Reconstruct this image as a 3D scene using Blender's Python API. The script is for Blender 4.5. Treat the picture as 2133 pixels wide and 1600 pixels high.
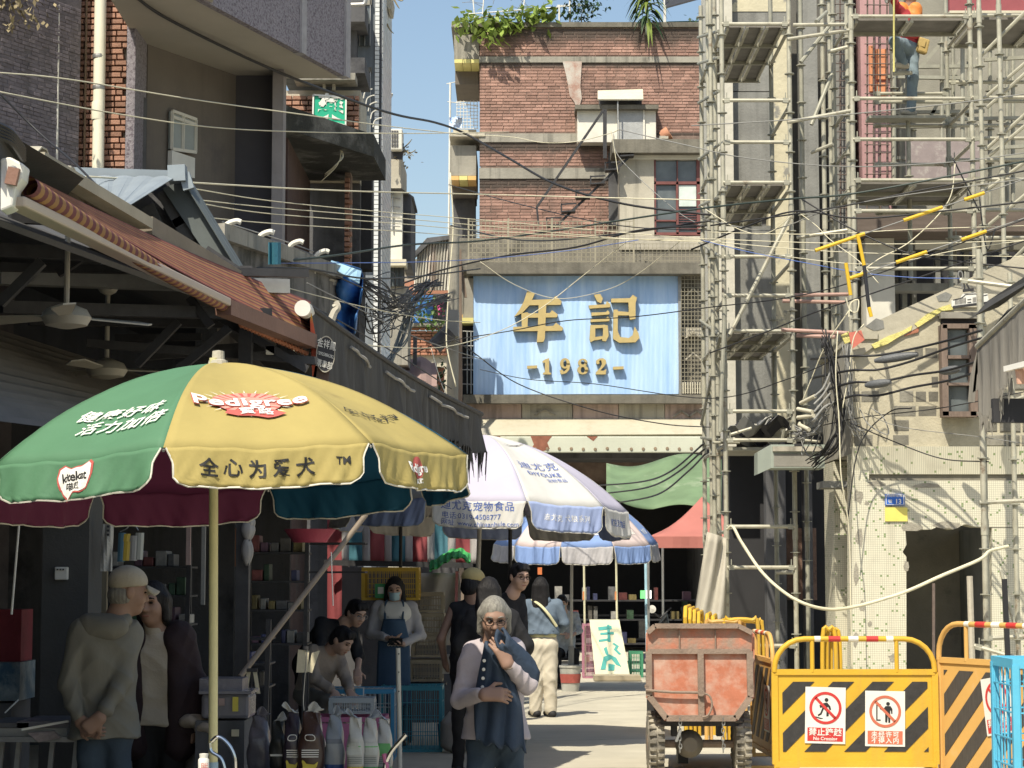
import bpy, math, random
import numpy as np
from mathutils import Vector, Matrix, noise as mnoise
R=math.radians
random.seed(7)
for o in list(bpy.data.objects): bpy.data.objects.remove(o)
S=bpy.context.scene; C=S.collection
# ---------------------------------------------------------------- camera
F=4300.0; CX,CY=1066.5,800.0; TH=math.atan(400/F); EYE=1.65
cam=bpy.data.cameras.new('camera'); co=bpy.data.objects.new('camera',cam); C.objects.link(co)
cam.sensor_width=36; cam.lens=36*F/2133; cam.clip_start=.2; cam.clip_end=900
co.location=(0,0,EYE); co.rotation_euler=(R(90)+TH,0,0); S.camera=co
# ---------------------------------------------------------------- light
SUN_EL,SUN_AZ=54.0,27.0            # the sun stands behind the camera, 27 degrees to its left
wd=bpy.data.worlds.new('World'); S.world=wd; wd.use_nodes=True
nt=wd.node_tree; bg=nt.nodes['Background']
sk=nt.nodes.new('ShaderNodeTexSky'); sk.sky_type='NISHITA'; sk.sun_disc=False
sk.sun_elevation=R(SUN_EL); sk.sun_rotation=R(180+SUN_AZ); sk.air_density=1.3; sk.dust_density=1.9; sk.ozone_density=1.2
nt.links.new(sk.outputs[0],bg.inputs[0]); bg.inputs[1].default_value=.115
sl=bpy.data.lights.new('sun','SUN'); sl.energy=5.0; sl.angle=R(.55); sl.color=(1,.92,.76)
so=bpy.data.objects.new('sun',sl); C.objects.link(so)
sd=Vector((-math.sin(R(SUN_AZ))*math.cos(R(SUN_EL)),-math.cos(R(SUN_AZ))*math.cos(R(SUN_EL)),math.sin(R(SUN_EL))))
so.rotation_euler=sd.to_track_quat('Z','Y').to_euler(); so.location=sd*60
S.view_settings.view_transform='Standard'; S.view_settings.look='None'; S.view_settings.gamma=1
S.view_settings.use_curve_mapping=False; S.view_settings.exposure=.42
S.render.engine='CYCLES'; cy=S.cycles
cy.use_denoising=True; cy.max_bounces=6; cy.diffuse_bounces=4; cy.glossy_bounces=2; cy.transmission_bounces=3; cy.transparent_max_bounces=6
cy.sample_clamp_indirect=6; cy.caustics_reflective=False; cy.caustics_refractive=False
# ---------------------------------------------------------------- helpers
V=Vector
def W(px,py,d):
    """world point at forward distance d seen at photo pixel px,py"""
    u=(px-CX)/F; v=(CY-py)/F
    y=math.cos(TH)-v*math.sin(TH); z=math.sin(TH)+v*math.cos(TH)
    k=d/y
    return V((u*k,d,EYE+z*k))
def X(px,d): return W(px,1000,d).x
def Z(py,d): return W(CX,py,d).z
def M(px,d): return px*d/F                       # pixels -> metres at distance d
def link(o,parent=None):
    C.objects.link(o)
    if parent is not None: o.parent=parent
    return o
def origin(o):
    p=V((0,0,0))
    while o is not None:
        p=p+o.location; o=o.parent
    return p
def thing(name,label,cat,loc=(0,0,0),rz=0,group=None):
    o=bpy.data.objects.new(name,None); C.objects.link(o); o.location=loc; o.rotation_euler=(0,0,rz)
    o.empty_display_size=.1
    o['label']=label; o['category']=cat
    if group: o['group']=group
    return o
def tag(o,label,cat,group=None,kind=None):
    if label: o['label']=label
    if cat: o['category']=cat
    if group: o['group']=group
    if kind: o['kind']=kind
    return o
def rnd(a,b): return random.uniform(a,b)
class MB:
    def __init__(s): s.v=[]; s.f=[]; s.m=[]; s.cm=0
    def add(s,vs,fs):
        n=len(s.v); s.v+= [tuple(p) for p in vs]
        for f in fs: s.f.append(tuple(i+n for i in f)); s.m.append(s.cm)
        return s
    def box(s,c,sz,rz=0,rx=0,ry=0):
        mt=Matrix.Rotation(rz,3,'Z')@Matrix.Rotation(ry,3,'Y')@Matrix.Rotation(rx,3,'X'); c=V(c)
        x,y,z=[k/2 for k in sz]
        vs=[c+mt@V(p) for p in ((-x,-y,-z),(x,-y,-z),(x,y,-z),(-x,y,-z),(-x,-y,z),(x,-y,z),(x,y,z),(-x,y,z))]
        return s.add(vs,((0,3,2,1),(4,5,6,7),(0,1,5,4),(1,2,6,5),(2,3,7,6),(3,0,4,7)))
    def b2(s,a,b):
        a=V(a);b=V(b); return s.box((a+b)/2,[abs(q) for q in (b-a)])
    def beam(s,p,q,w,h,up=(0,0,1)):
        p=V(p);q=V(q); d=(q-p).normalized(); up=V(up)
        if abs(d.dot(up))>.98: up=V((0,1,0))
        a=d.cross(up).normalized(); b=a.cross(d).normalized()
        vs=[]
        for e in (p,q):
            for i,j in ((-1,-1),(1,-1),(1,1),(-1,1)): vs.append(e+a*(i*w/2)+b*(j*h/2))
        return s.add(vs,((0,1,2,3),(7,6,5,4),(0,4,5,1),(1,5,6,2),(2,6,7,3),(3,7,4,0)))
    def tube(s,pts,r,n=8,cap=True,r2=None):
        pts=[V(p) for p in pts]; m=len(pts); vs=[]; fs=[]
        t0=(pts[1]-pts[0]).normalized(); up=V((0,0,1)) if abs(t0.z)<.9 else V((0,1,0))
        a=t0.cross(up).normalized()
        for i,p in enumerate(pts):
            t=(pts[min(i+1,m-1)]-pts[max(i-1,0)]).normalized()
            a=(a-t*a.dot(t)).normalized(); b=t.cross(a)
            rr=r(i/(m-1)) if callable(r) else (r if r2 is None else r+(r2-r)*i/(m-1))
            for k in range(n):
                an=2*math.pi*k/n; vs.append(p+a*(math.cos(an)*rr)+b*(math.sin(an)*rr))
        for i in range(m-1):
            for k in range(n):
                k2=(k+1)%n; fs.append((i*n+k,i*n+k2,(i+1)*n+k2,(i+1)*n+k))
        if cap: fs.append(tuple(range(n))[::-1]); fs.append(tuple((m-1)*n+k for k in range(n)))
        return s.add(vs,fs)
    def lathe(s,c,prof,n=16,ax=None):
        """prof = [(r,z)...] about the z axis (or axis ax) at c"""
        c=V(c); q=V((0,0,1)).rotation_difference(V(ax).normalized()) if ax is not None else None
        vs=[];fs=[];m=len(prof)
        for r,z in prof:
            for k in range(n):
                an=2*math.pi*k/n; p=V((r*math.cos(an),r*math.sin(an),z))
                vs.append(c+(q@p if q else p))
        for i in range(m-1):
            for k in range(n):
                k2=(k+1)%n; fs.append((i*n+k,i*n+k2,(i+1)*n+k2,(i+1)*n+k))
        fs.append(tuple(range(n))[::-1]); fs.append(tuple((m-1)*n+k for k in range(n)))
        return s.add(vs,fs)
    def prism(s,poly,off):
        """extrude a planar polygon (world points) by vector off"""
        n=len(poly); poly=[V(p) for p in poly]; off=V(off)
        vs=poly+[p+off for p in poly]
        fs=[tuple(range(n))[::-1],tuple(range(n,2*n))]
        for i in range(n): j=(i+1)%n; fs.append((i,j,n+j,n+i))
        return s.add(vs,fs)
    def grid(s,fn,nu,nv):
        vs=[fn(i/nu,j/nv) for j in range(nv+1) for i in range(nu+1)]
        fs=[(j*(nu+1)+i,j*(nu+1)+i+1,(j+1)*(nu+1)+i+1,(j+1)*(nu+1)+i) for j in range(nv) for i in range(nu)]
        return s.add(vs,fs)
    def build(s,name,mat,parent=None,smooth=False,local=False):
        me=bpy.data.meshes.new(name)
        vs=s.v
        if parent is not None and not local:
            og=origin(parent); vs=[(a-og.x,b-og.y,c-og.z) for a,b,c in vs]
        me.from_pydata(vs,[],s.f); me.update()
        mats=mat if isinstance(mat,(list,tuple)) else [mat]
        for k in mats: me.materials.append(k)
        if len(mats)>1: me.polygons.foreach_set('material_index',s.m)
        if smooth: me.polygons.foreach_set('use_smooth',[True]*len(me.polygons))
        return link(bpy.data.objects.new(name,me),parent)
def fixn(o):
    import bmesh
    bm=bmesh.new(); bm.from_mesh(o.data); bmesh.ops.recalc_face_normals(bm,faces=bm.faces); bm.to_mesh(o.data); bm.free(); return o
def autosmooth(o,ang=40):
    me=o.data; me.polygons.foreach_set('use_smooth',[True]*len(me.polygons))
    try: me.set_sharp_from_angle(angle=R(ang))
    except Exception: pass
    return o
def bev(o,w=.01,seg=2):
    m=o.modifiers.new('bevel','BEVEL'); m.width=w; m.segments=seg; m.limit_method='ANGLE'; return o
def solid(o,t,off=0):
    m=o.modifiers.new('solid','SOLIDIFY'); m.thickness=t; m.offset=off; return o
def copy_tree(o,parent=None):
    c=o.copy(); C.objects.link(c)
    if parent is not None: c.parent=parent
    for ch in list(o.children): copy_tree(ch,c)
    return c
def spline(pts,n=8):
    """Catmull-Rom through points"""
    pts=[V(p) for p in pts]; out=[]
    if len(pts)<3: return pts
    e=[pts[0]*2-pts[1]]+pts+[pts[-1]*2-pts[-2]]
    for i in range(1,len(e)-2):
        a,b,c,d=e[i-1:i+3]
        for k in range(n):
            t=k/n; out.append(.5*((2*b)+(c-a)*t+(2*a-5*b+4*c-d)*t*t+(3*b-a-3*c+d)*t**3))
    out.append(pts[-1]); return out
# ---------------------------------------------------------------- materials
_m={}
def mat(key,col,rough=.75,var=.25,scale=3.,col2=None,amt=.5,c2scale=1.5,streak=0,streakcol=(.05,.05,.045),bump=.15,bscale=40.,
        metal=0,rand=0,trans=0,spec=.35,edge=None,stretch=None,alpha=1,sharp=.12,emit=None,coat=0,mold=None):
    """general weathered material in world coordinates: noise tone, patches of col2, vertical streaks, per-piece tone"""
    if key in _m: return _m[key]
    m=bpy.data.materials.new(key); m.use_nodes=True; t=m.node_tree; N=t.nodes; L=t.links
    b=N['Principled BSDF']; geo=N.new('ShaderNodeNewGeometry'); pos=geo.outputs['Position']
    def mapv(sc):
        q=N.new('ShaderNodeVectorMath'); q.operation='MULTIPLY'; L.new(pos,q.inputs[0]); q.inputs[1].default_value=sc; return q.outputs[0]
    def noise(vec,sc,det=5,rg=.6):
        q=N.new('ShaderNodeTexNoise'); L.new(vec,q.inputs['Vector']); q.inputs['Scale'].default_value=sc; q.inputs['Detail'].default_value=det; q.inputs['Roughness'].default_value=rg; return q.outputs['Fac']
    def ramp(fac,a,bb):
        q=N.new('ShaderNodeMapRange'); L.new(fac,q.inputs[0]); q.inputs[1].default_value=a; q.inputs[2].default_value=bb; return q.outputs[0]
    def mix(fac,a,bc,bt='MIX'):
        q=N.new('ShaderNodeMix'); q.data_type='RGBA'; q.blend_type=bt
        for s_,val in ((0,fac),(6,a),(7,bc)):
            if hasattr(val,'is_linked') or hasattr(val,'links'): L.new(val,q.inputs[s_])
            else: q.inputs[s_].default_value=val if s_==0 else (*val,1)
        return q.outputs[2]
    base=pos if stretch is None else mapv(stretch)
    n1=noise(base,scale)
    c=mix(ramp(n1,.25,.75),tuple(k*(1-var) for k in col),tuple(min(1,k*(1+var*.8)) for k in col))
    if rand:
        oi=N.new('ShaderNodeObjectInfo'); ad=N.new('ShaderNodeMath'); ad.operation='ADD'
        L.new(oi.outputs['Random'],ad.inputs[0]); L.new(geo.outputs['Random Per Island'],ad.inputs[1])
        fr=N.new('ShaderNodeMath'); fr.operation='FRACT'; L.new(ad.outputs[0],fr.inputs[0])
        c=mix(1.0,c,mix(fr.outputs[0],(1-rand,)*3,(1+rand*.55,)*3),'MULTIPLY')
    if col2 is not None:
        n2=noise(base,c2scale,8,.65); c=mix(ramp(n2,1-amt-sharp/2,1-amt+sharp/2),c,col2)
    if streak:
        n3=noise(mapv((7,7,.35)),1.,4); c=mix(ramp(n3,.5,.75),c,mix(streak,c,streakcol))
    if mold:      # black mould hanging in ragged fringes below ledges: (height of the ledge, reach)
        sx=N.new('ShaderNodeSeparateXYZ'); L.new(pos,sx.inputs[0]); tot=None
        nz=noise(mapv((1.6,1.6,1.1)),1.3,8,.7)
        for z_,h_ in mold:
            q=N.new('ShaderNodeMapRange'); L.new(sx.outputs[2],q.inputs[0]); q.inputs[1].default_value=z_-h_; q.inputs[2].default_value=z_
            lt=N.new('ShaderNodeMath'); lt.operation='LESS_THAN'; L.new(sx.outputs[2],lt.inputs[0]); lt.inputs[1].default_value=z_+.05
            mu=N.new('ShaderNodeMath'); mu.operation='MULTIPLY'; L.new(q.outputs[0],mu.inputs[0]); L.new(lt.outputs[0],mu.inputs[1])
            if tot is None: tot=mu.outputs[0]
            else: mxx=N.new('ShaderNodeMath'); mxx.operation='MAXIMUM'; L.new(tot,mxx.inputs[0]); L.new(mu.outputs[0],mxx.inputs[1]); tot=mxx.outputs[0]
        ad2=N.new('ShaderNodeMath'); ad2.operation='ADD'; L.new(tot,ad2.inputs[0]); L.new(nz,ad2.inputs[1])
        mr=N.new('ShaderNodeMapRange'); L.new(ad2.outputs[0],mr.inputs[0]); mr.inputs[1].default_value=.72; mr.inputs[2].default_value=1.12; mr.inputs[4].default_value=.88
        c=mix(mr.outputs[0],c,(.045,.042,.036))
    L.new(c,b.inputs['Base Color']); b.inputs['Roughness'].default_value=rough; b.inputs['Metallic'].default_value=metal
    b.inputs['Specular IOR Level'].default_value=spec
    if coat: b.inputs['Coat Weight'].default_value=coat
    if bump:
        bn=N.new('ShaderNodeBump'); bn.inputs['Strength'].default_value=bump; bn.inputs['Distance'].default_value=.02
        L.new(noise(base,bscale,4),bn.inputs['Height']); L.new(bn.outputs[0],b.inputs['Normal'])
    if emit: b.inputs['Emission Color'].default_value=(*emit[:3],1); b.inputs['Emission Strength'].default_value=emit[3]
    out=N['Material Output']
    if trans:
        tr=N.new('ShaderNodeBsdfTranslucent'); L.new(c,tr.inputs[0]); mx=N.new('ShaderNodeMixShader'); mx.inputs[0].default_value=trans
        L.new(b.outputs[0],mx.inputs[1]); L.new(tr.outputs[0],mx.inputs[2]); L.new(mx.outputs[0],out.inputs[0])
    if alpha<1: b.inputs['Alpha'].default_value=alpha
    _m[key]=m; return m
def plain(key,col,rough=.6,**k): return mat(key,col,rough,var=k.pop('var',.12),bump=k.pop('bump',.06),**k)
def glass(key,col=(.7,.75,.75),rough=.05,mixv=.35):
    if key in _m: return _m[key]
    m=bpy.data.materials.new(key); m.use_nodes=True; t=m.node_tree; N=t.nodes; L=t.links; b=N['Principled BSDF']
    b.inputs['Base Color'].default_value=(*col,1); b.inputs['Roughness'].default_value=rough; b.inputs['Specular IOR Level'].default_value=.6
    tr=N.new('ShaderNodeBsdfTransparent'); mx=N.new('ShaderNodeMixShader'); mx.inputs[0].default_value=mixv
    L.new(tr.outputs[0],mx.inputs[1]); L.new(b.outputs[0],mx.inputs[2]); L.new(mx.outputs[0],N['Material Output'].inputs[0])
    _m[key]=m; return m
# ---------------------------------------------------------------- lettering
def text_flat(s,size=1.,bold=0.,shear=0.,space=1.,ext=0,line=1.0,align='CENTER'):
    cu=bpy.data.curves.new('t','FONT'); cu.body=s; cu.size=size; cu.offset=bold*size; cu.shear=shear; cu.space_character=space; cu.space_line=line
    cu.extrude=ext; cu.align_x=align; cu.align_y='CENTER'; cu.resolution_u=3
    o=bpy.data.objects.new('t',cu); C.objects.link(o)
    dg=bpy.context.evaluated_depsgraph_get(); me=bpy.data.meshes.new_from_object(o.evaluated_get(dg))
    vs=[v.co.copy() for v in me.vertices]; fs=[tuple(p.vertices) for p in me.polygons]
    bpy.data.objects.remove(o); bpy.data.curves.remove(cu); bpy.data.meshes.remove(me)
    return vs,fs
def put_flat(vs,fs,fn,name,m,parent):
    b=MB(); b.add([fn(v) for v in vs],fs); return b.build(name,m,parent)
def plane_map(o,ux,uy,off=0.004):
    """flat (x,y,z) -> world on a plane with origin o, unit axes ux,uy"""
    o=V(o);ux=V(ux);uy=V(uy);n=ux.cross(uy).normalized()
    return lambda v: o+ux*v[0]+uy*v[1]+n*((v[2] if len(v)>2 else 0)+off)
def poly_tri(pts):
    from mathutils.geometry import tessellate_polygon
    t=tessellate_polygon([[V((p[0],p[1],0)) for p in pts]]); return [V((p[0],p[1],0)) for p in pts],[tuple(q) for q in t]
def disc_flat(r,n=32,cx=0,cy=0,r0=0,sx=1,sy=1):
    vs=[];fs=[]
    for k in range(n):
        a=2*math.pi*k/n; vs.append(V((cx+sx*r*math.cos(a),cy+sy*r*math.sin(a),0)))
    if r0==0: return vs,[tuple(range(n))]
    for k in range(n):
        a=2*math.pi*k/n; vs.append(V((cx+sx*r0*math.cos(a),cy+sy*r0*math.sin(a),0)))
    return vs,[(k,(k+1)%n,n+(k+1)%n,n+k) for k in range(n)]
# ---------------------------------------------------------------- bricks
def brick_mesh(m,key,bevel=.0):
    me=bpy.data.meshes.new(key); b=MB(); c=.06
    x,y,z=.5,.5,.5
    # a box with its front edges chamfered a little, uneven corners
    vs=[(-x,y,-z),(x,y,-z),(x,y,z),(-x,y,z)]
    vs+=[(-x,-y+.12,-z),(x,-y+.12,-z),(x,-y+.12,z),(-x,-y+.12,z)]
    j=lambda: rnd(-.02,.02)
    vs+=[(-x+.03+j(),-y,-z+.1+j()),(x-.03+j(),-y,-z+.1+j()),(x-.03+j(),-y,z-.1+j()),(-x+.03+j(),-y,z-.1+j())]
    fs=[]
    for a in (0,4):
        for i in range(4): k=(i+1)%4; fs.append((a+i,a+k,a+4+k,a+4+i)[::-1])
    fs.append((8,9,10,11)); fs.append((3,2,1,0))
    me.from_pydata(vs,[],fs); me.materials.append(m); me.update(); return me
def brick_wall(par,o,u,n,w,h,bm,bw=.24,bh=.056,j=.011,depth=.05,holes=(),maxn=300,name='brick',rank=None,skip=0.,lv=.12):
    """lay bricks over the rectangle o + u*[0..w] + z*[0..h]; n points out of the wall. holes = (u0,z0,u1,z1) left free"""
    o=V(o);u=V(u).normalized();n=V(n).normalized(); meshes=[brick_mesh(bm,name) for _ in range(4)]
    rot=Matrix((u,-n,V((0,0,1)))).transposed().to_euler(); og=origin(par)
    items=[]; row=0; z=0
    while z+bh*.6<h:
        hh=min(bh,h-z); x=-(bw/2) if row%2 else 0.
        while x<w:
            l=bw*rnd(1.05-lv,1.05) if random.random()>.12 else bw*.5
            a,b=max(0,x),min(w,x+l)
            segs=[(a,b)]
            for (u0,v0,u1,v1) in holes:
                if z+hh>v0+.01 and z<v1-.01:
                    ns=[]
                    for (p,q) in segs:
                        if q<=u0 or p>=u1: ns.append((p,q)); continue
                        if p<u0: ns.append((p,u0))
                        if q>u1: ns.append((u1,q))
                    segs=ns
            for (p,q) in segs:
                if q-p>.035 and random.random()>=skip: items.append(((p+q)/2,z+hh/2,q-p,hh))
            x+=l+j
        z+=bh+j; row+=1
    if rank: items.sort(key=rank)
    else: random.shuffle(items)
    rest=MB()
    for i,(a,z,l,hh) in enumerate(items):
        p=o+u*a+V((0,0,z))+n*rnd(-.005,.004); me=random.choice(meshes); sc=(l,depth,hh*rnd(.94,1.0))
        rl=rnd(-.006,.006)
        if i<maxn:
            ob=bpy.data.objects.new(name,me); ob.location=p-og; ob.rotation_euler=(rot.x,rot.y+rl,rot.z); ob.scale=sc; link(ob,par)
        else:
            mt=Matrix.Translation(p)@rot.to_matrix().to_4x4()@Matrix.Diagonal((*sc,1))
            rest.add([mt@v.co for v in me.vertices],[tuple(f.vertices) for f in me.polygons])
    if rest.v:
        r=rest.build(name+'_field',bm,par); r['kind']='stuff'
    return len(items)
# ================================================================ materials shared by the place
m_conc=mat('stained_concrete',(.285,.27,.23),.9,.3,1.2,(.09,.085,.075),.34,1.1,streak=.75,bump=.35,bscale=18)
m_concl=mat('pale_concrete',(.42,.39,.32),.9,.22,1.5,(.2,.19,.16),.3,1.6,streak=.5,bump=.3,bscale=20)
m_concg=mat('grey_render',(.215,.215,.20),.9,.25,2.,(.33,.325,.30),.22,2.5,bump=.35,bscale=25,streak=.35)
m_moss=mat('mossy_ledge',(.15,.14,.115),.95,.35,2.5,(.30,.28,.22),.3,3,bump=.6,bscale=14,streak=.5)
m_dark=mat('dark_shade_concrete',(.10,.10,.105),.95,.3,1.5,(.04,.04,.045),.4,1.2,streak=.6,bump=.2)  # dark concrete tone, also laid on recesses and walls to stand for shade
m_brick=mat('red_brick',(.345,.21,.168),.9,.25,4,(.10,.08,.07),.30,.8,rand=.27,bump=.6,bscale=60,sharp=.3,streak=.35,mold=[(Z(50,45),.75),(Z(130,45),.22),(Z(282,45),.6),(Z(296,45),.4),(Z(372,45),.45)])
m_brick_old=mat('brown_brick',(.36,.20,.14),.9,.25,5,(.14,.1,.085),.25,1.0,rand=.35,bump=.5,bscale=60,sharp=.25)
m_brick_orange=mat('orange_brick',(.42,.20,.13),.9,.18,5,rand=.25,bump=.4,bscale=60)
m_mortar=mat('grey_mortar',(.19,.14,.115),.95,.3,6,(.05,.05,.045),.35,.8,bump=.4)
m_mortarl=mat('pale_mortar',(.45,.42,.34),.95,.2,6,bump=.4)
m_cream=mat('cream_paint',(.52,.485,.375),.6,.12,1.5,(.30,.22,.15),.12,1.3,bump=.1)
m_rust=mat('rusty_cream_sheet',(.50,.52,.43),.55,.1,1.2,(.22,.09,.055),.22,1.4,bump=.1,sharp=.03,streak=.15,streakcol=(.3,.2,.12))
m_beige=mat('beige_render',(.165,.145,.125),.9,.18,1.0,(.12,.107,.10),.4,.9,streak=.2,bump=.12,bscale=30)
m_pebble=mat('pebble_dash',(.28,.26,.285),.95,.35,60,(.13,.11,.13),.45,35,bump=.7,bscale=90)
m_dirtwhite=mat('weathered_white',(.62,.60,.53),.7,.15,3,(.35,.33,.28),.2,2,bump=.1)
m_steel=mat('dull_steel',(.34,.34,.33),.45,.2,8,metal=.7,bump=.05)
m_iron=mat('black_iron',(.045,.045,.048),.6,.3,10,(.12,.07,.05),.2,6,metal=.3,bump=.1)
m_gal=mat('galvanised_pipe',(.39,.375,.30),.5,.25,6,(.20,.155,.11),.36,7,metal=.18,bump=.06)
m_gald=mat('weathered_pipe',(.30,.295,.24),.55,.25,6,(.2,.15,.11),.25,7,metal=.15,bump=.08)
m_blackhole=plain('shade_black',(.035,.035,.038),.95)  # near-black colour standing in for the shade inside openings
m_glassdk=mat('dirty_glass',(.10,.115,.12),.15,.35,3,(.3,.31,.29),.25,5,spec=.6,bump=0)
m_white=mat('white_paint',(.66,.65,.60),.5,.1,5,bump=.05)
m_cable=plain('black_cable',(.02,.02,.022),.5)
m_cablel=plain('pale_cable',(.62,.58,.43),.55)
m_cableg=plain('grey_cable',(.22,.22,.21),.6)
m_cableb=plain('blue_cable',(.10,.17,.45),.5)
m_leaf=mat('leaf_green',(.085,.16,.035),.5,.5,4,(.17,.25,.05),.4,3,trans=.35,bump=0,spec=.4,rand=.4)
m_leafy=mat('yellow_green_leaf',(.20,.27,.05),.5,.35,4,trans=.35,bump=0,rand=.4)
m_leafd=mat('dark_leaf',(.035,.075,.028),.5,.4,4,trans=.25,bump=0,rand=.4)
m_dry=mat('dry_grass',(.30,.25,.15),.9,.4,6,bump=0,rand=.4)
m_tarpblue=mat('blue_tarpaulin',(.06,.19,.47),.45,.25,2,bump=.2,bscale=14,trans=.15)
m_red=mat('red_paint',(.45,.035,.03),.45,.15,8,bump=.05)
# ================================================================ ground
m_road=mat('road_concrete',(.46,.43,.345),.9,.16,1.6,(.36,.335,.27),.36,.7,bump=.25,bscale=45,sharp=.4)
b=MB(); b.add([(-250,-60,0),(250,-60,0),(250,420,0),(-250,420,0)],[(0,1,2,3)])
tag(b.build('road',m_road),'pale sunlit concrete street running past the stalls',None,kind='structure')
b=MB()
for pts in ([(0.2,25.9),(1.3,25.6),(2.2,25.75)],[(-.2,21.2),(.5,21.0),(1.4,21.25),(2.3,21.1)],[(.3,15.4),(.9,15.8),(1.5,16.6),(1.62,17.3)],[(.1,17.9),(.9,18.05),(1.5,18.)]):
    q=spline([V((x,y,.004)) for x,y in pts],6)
    for i in range(len(q)-1):
        d=(q[i+1]-q[i]).normalized(); s=V((-d.y,d.x,0))*rnd(.005,.009)
        b.add([q[i]-s,q[i+1]-s,q[i+1]+s,q[i]+s],[(0,1,2,3)])
tag(b.build('road_crack',plain('crack_dirt',(.12,.11,.09),.95)),'thin dark cracks across the concrete street',None,kind='structure')
# ================================================================ red brick building in the middle
D=45.
t=thing('brick_building','tall red brick building with plants on its roof behind the blue shop sign','building',(X(1250,D),D,0))
CB=t
def fb(px0,py0,px1,py1,d0,d1,m,name,par,dd=None):
    """box whose front face fills the pixel rectangle at distance d0, running back to d1"""
    a=W(px0,py1,d0); c=W(px1,py0,d0); bb=MB(); bb.b2((a.x,d0,a.z),(c.x,d1,c.z)); return bb.build(name,m,par)
xl,xr=X(998,D),X(1500,D); zt=Z(52,D)
b=MB(); b.b2((xl+.02,D-.032,Z(1000,D)),(xr+.4,D+6,zt-.03)); b.build('wall',m_mortar,t)
def R_(px0,py0,px1,py1): return (X(px0,D)-xl,Z(py1,D)-z0,X(px1,D)-xl,Z(py0,D)-z0)
z0=Z(520,D)
bands=[(998,118,1500,130),(998,278,1205,296),(998,350,1275,372)]
holes=[R_(*q) for q in bands]+[R_(1200,218,1370,297),R_(1272,286,1500,520)]
brick_wall(t,(xl,D,z0),(1,0,0),(0,-1,0),xr-xl,zt-.10-z0,m_brick,bw=.25,bh=.061,j=.008,depth=.09,holes=holes)
for q in bands: fb(*q,D-.07,D+.06,m_conc,'concrete_band',t)
fb(992,46,1500,56,D-.10,D+6,m_moss,'coping',t)
# white lime run down the wall
m_lime=mat('lime_run',(.50,.47,.42),.95,.2,8,(.30,.16,.12),.45,4,bump=.3,bscale=40,sharp=.3)
b=MB(); pr=[(1172,128),(1212,128),(1209,180),(1212,205),(1204,232),(1196,212),(1187,200),(1180,160)]
b.prism([W(x,y,D-.075) for x,y in pr],(0,.012,0)); b.build('lime_stain',m_lime,t)
# hatch with its awning
fb(1203,226,1366,296,D-.45,D+.05,m_dirtwhite,'hatch_box',t)
fb(1198,218,1372,227,D-.62,D+.05,m_moss,'hatch_slab',t)
hb=fb(1288,230,1342,292,D-.47,D-.45,mat('frosted_pane',(.36,.37,.37),.4,.15,9,bump=.5,bscale=60),'hatch_pane',t)
fb(1286,228,1289,294,D-.50,D-.45,m_dirtwhite,'hatch_mullion',t); fb(1340,228,1343,294,D-.50,D-.45,m_dirtwhite,'hatch_mullion',t)
b=MB(); a0,a1=W(1245,190,D-.25),W(1339,187,D-.25); c0,c1=W(1245,207,D-.75),W(1340,207,D-.75)
b.grid(lambda u,v:(a0.lerp(a1,u)).lerp(c0.lerp(c1,u),v)+V((0,0,.014*math.sin(v*18))),2,12)
solid(b.build('hatch_awning',m_cream,t),.03)
fb(1248,208,1337,217,D-.3,D+.05,m_dark,'hatch_recess',t)
fb(1286,205,1288,300,D-.7,D-.68,m_steel,'awning_strut',t)
# bay: slab, cream pier, window
fb(1275,290,1500,318,D-1.1,D+.05,m_moss,'bay_slab',t)
fb(1268,318,1290,470,D-.1,D+.05,m_dark,'bay_return',t)
fb(1291,330,1362,500,D-.8,D+.05,m_concl,'bay_pier',t)
fb(1291,318,1500,332,D-.82,D+.05,m_dirtwhite,'bay_head',t)
wf=thing('w','','x'); bpy.data.objects.remove(wf)
m_frame=mat('maroon_frame',(.16,.06,.055),.6,.2,6,bump=.1)
pn=fb(1362,334,1470,486,D-.70,D-.66,m_glassdk,'bay_window',t)
for q in ((1360,332,1366,488),(1409,380,1413,488),(1452,332,1458,488),(1360,378,1470,384),(1360,484,1470,490),(1410,335,1412,380),(1362,458,1410,461)):
    fb(*q,D-.78,D-.66,m_frame,'window_frame',pn)
fb(1414,386,1450,430,D-.75,D-.71,mat('pale_pane',(.55,.62,.58),.2,.2,4,bump=0),'open_pane',pn)
for k in range(9): fb(1414,436+k*5,1462,437.3+k*5,D-.76,D-.74,m_frame,'grille_bar',pn)
# steel stair climbing to the hatch
st=MB(); A,B=W(1258,228,D-1.2),W(1118,432,D-1.2); st.beam(A,B,.05,.05)
A2,B2=W(1322,316,D-1.0),W(1165,465,D-1.0); st.beam(A2,B2,.05,.05); st.beam(W(1258,228,D-1.2),W(1258,330,D-1.2),.04,.04); st.beam(W(1262,228,D-1.2),W(1262,330,D-1.2),.04,.04)
st.beam(W(1118,432,D-1.2),W(1122,468,D-1.2),.04,.04)
sr=st.build('iron_stair',m_iron,t)
for k in range(6):
    a=.0+k/5.; p=A2.lerp(B2,a*.97)
    b=MB(); p2=p+V((-.22,0,-.02)); b.beam(p+V((-.02,0,-.1)),p2+V((-.1,0,-.1)),.30,.03); b.beam(p2+V((-.1,0,.1)),p2+V((-.1,0,-.1)),.03,.03); b.beam(p2+V((-.1,0,.08)),p+V((0,0,.08)),.03,.03); b.build('stair_tread',m_iron,sr)
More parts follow.
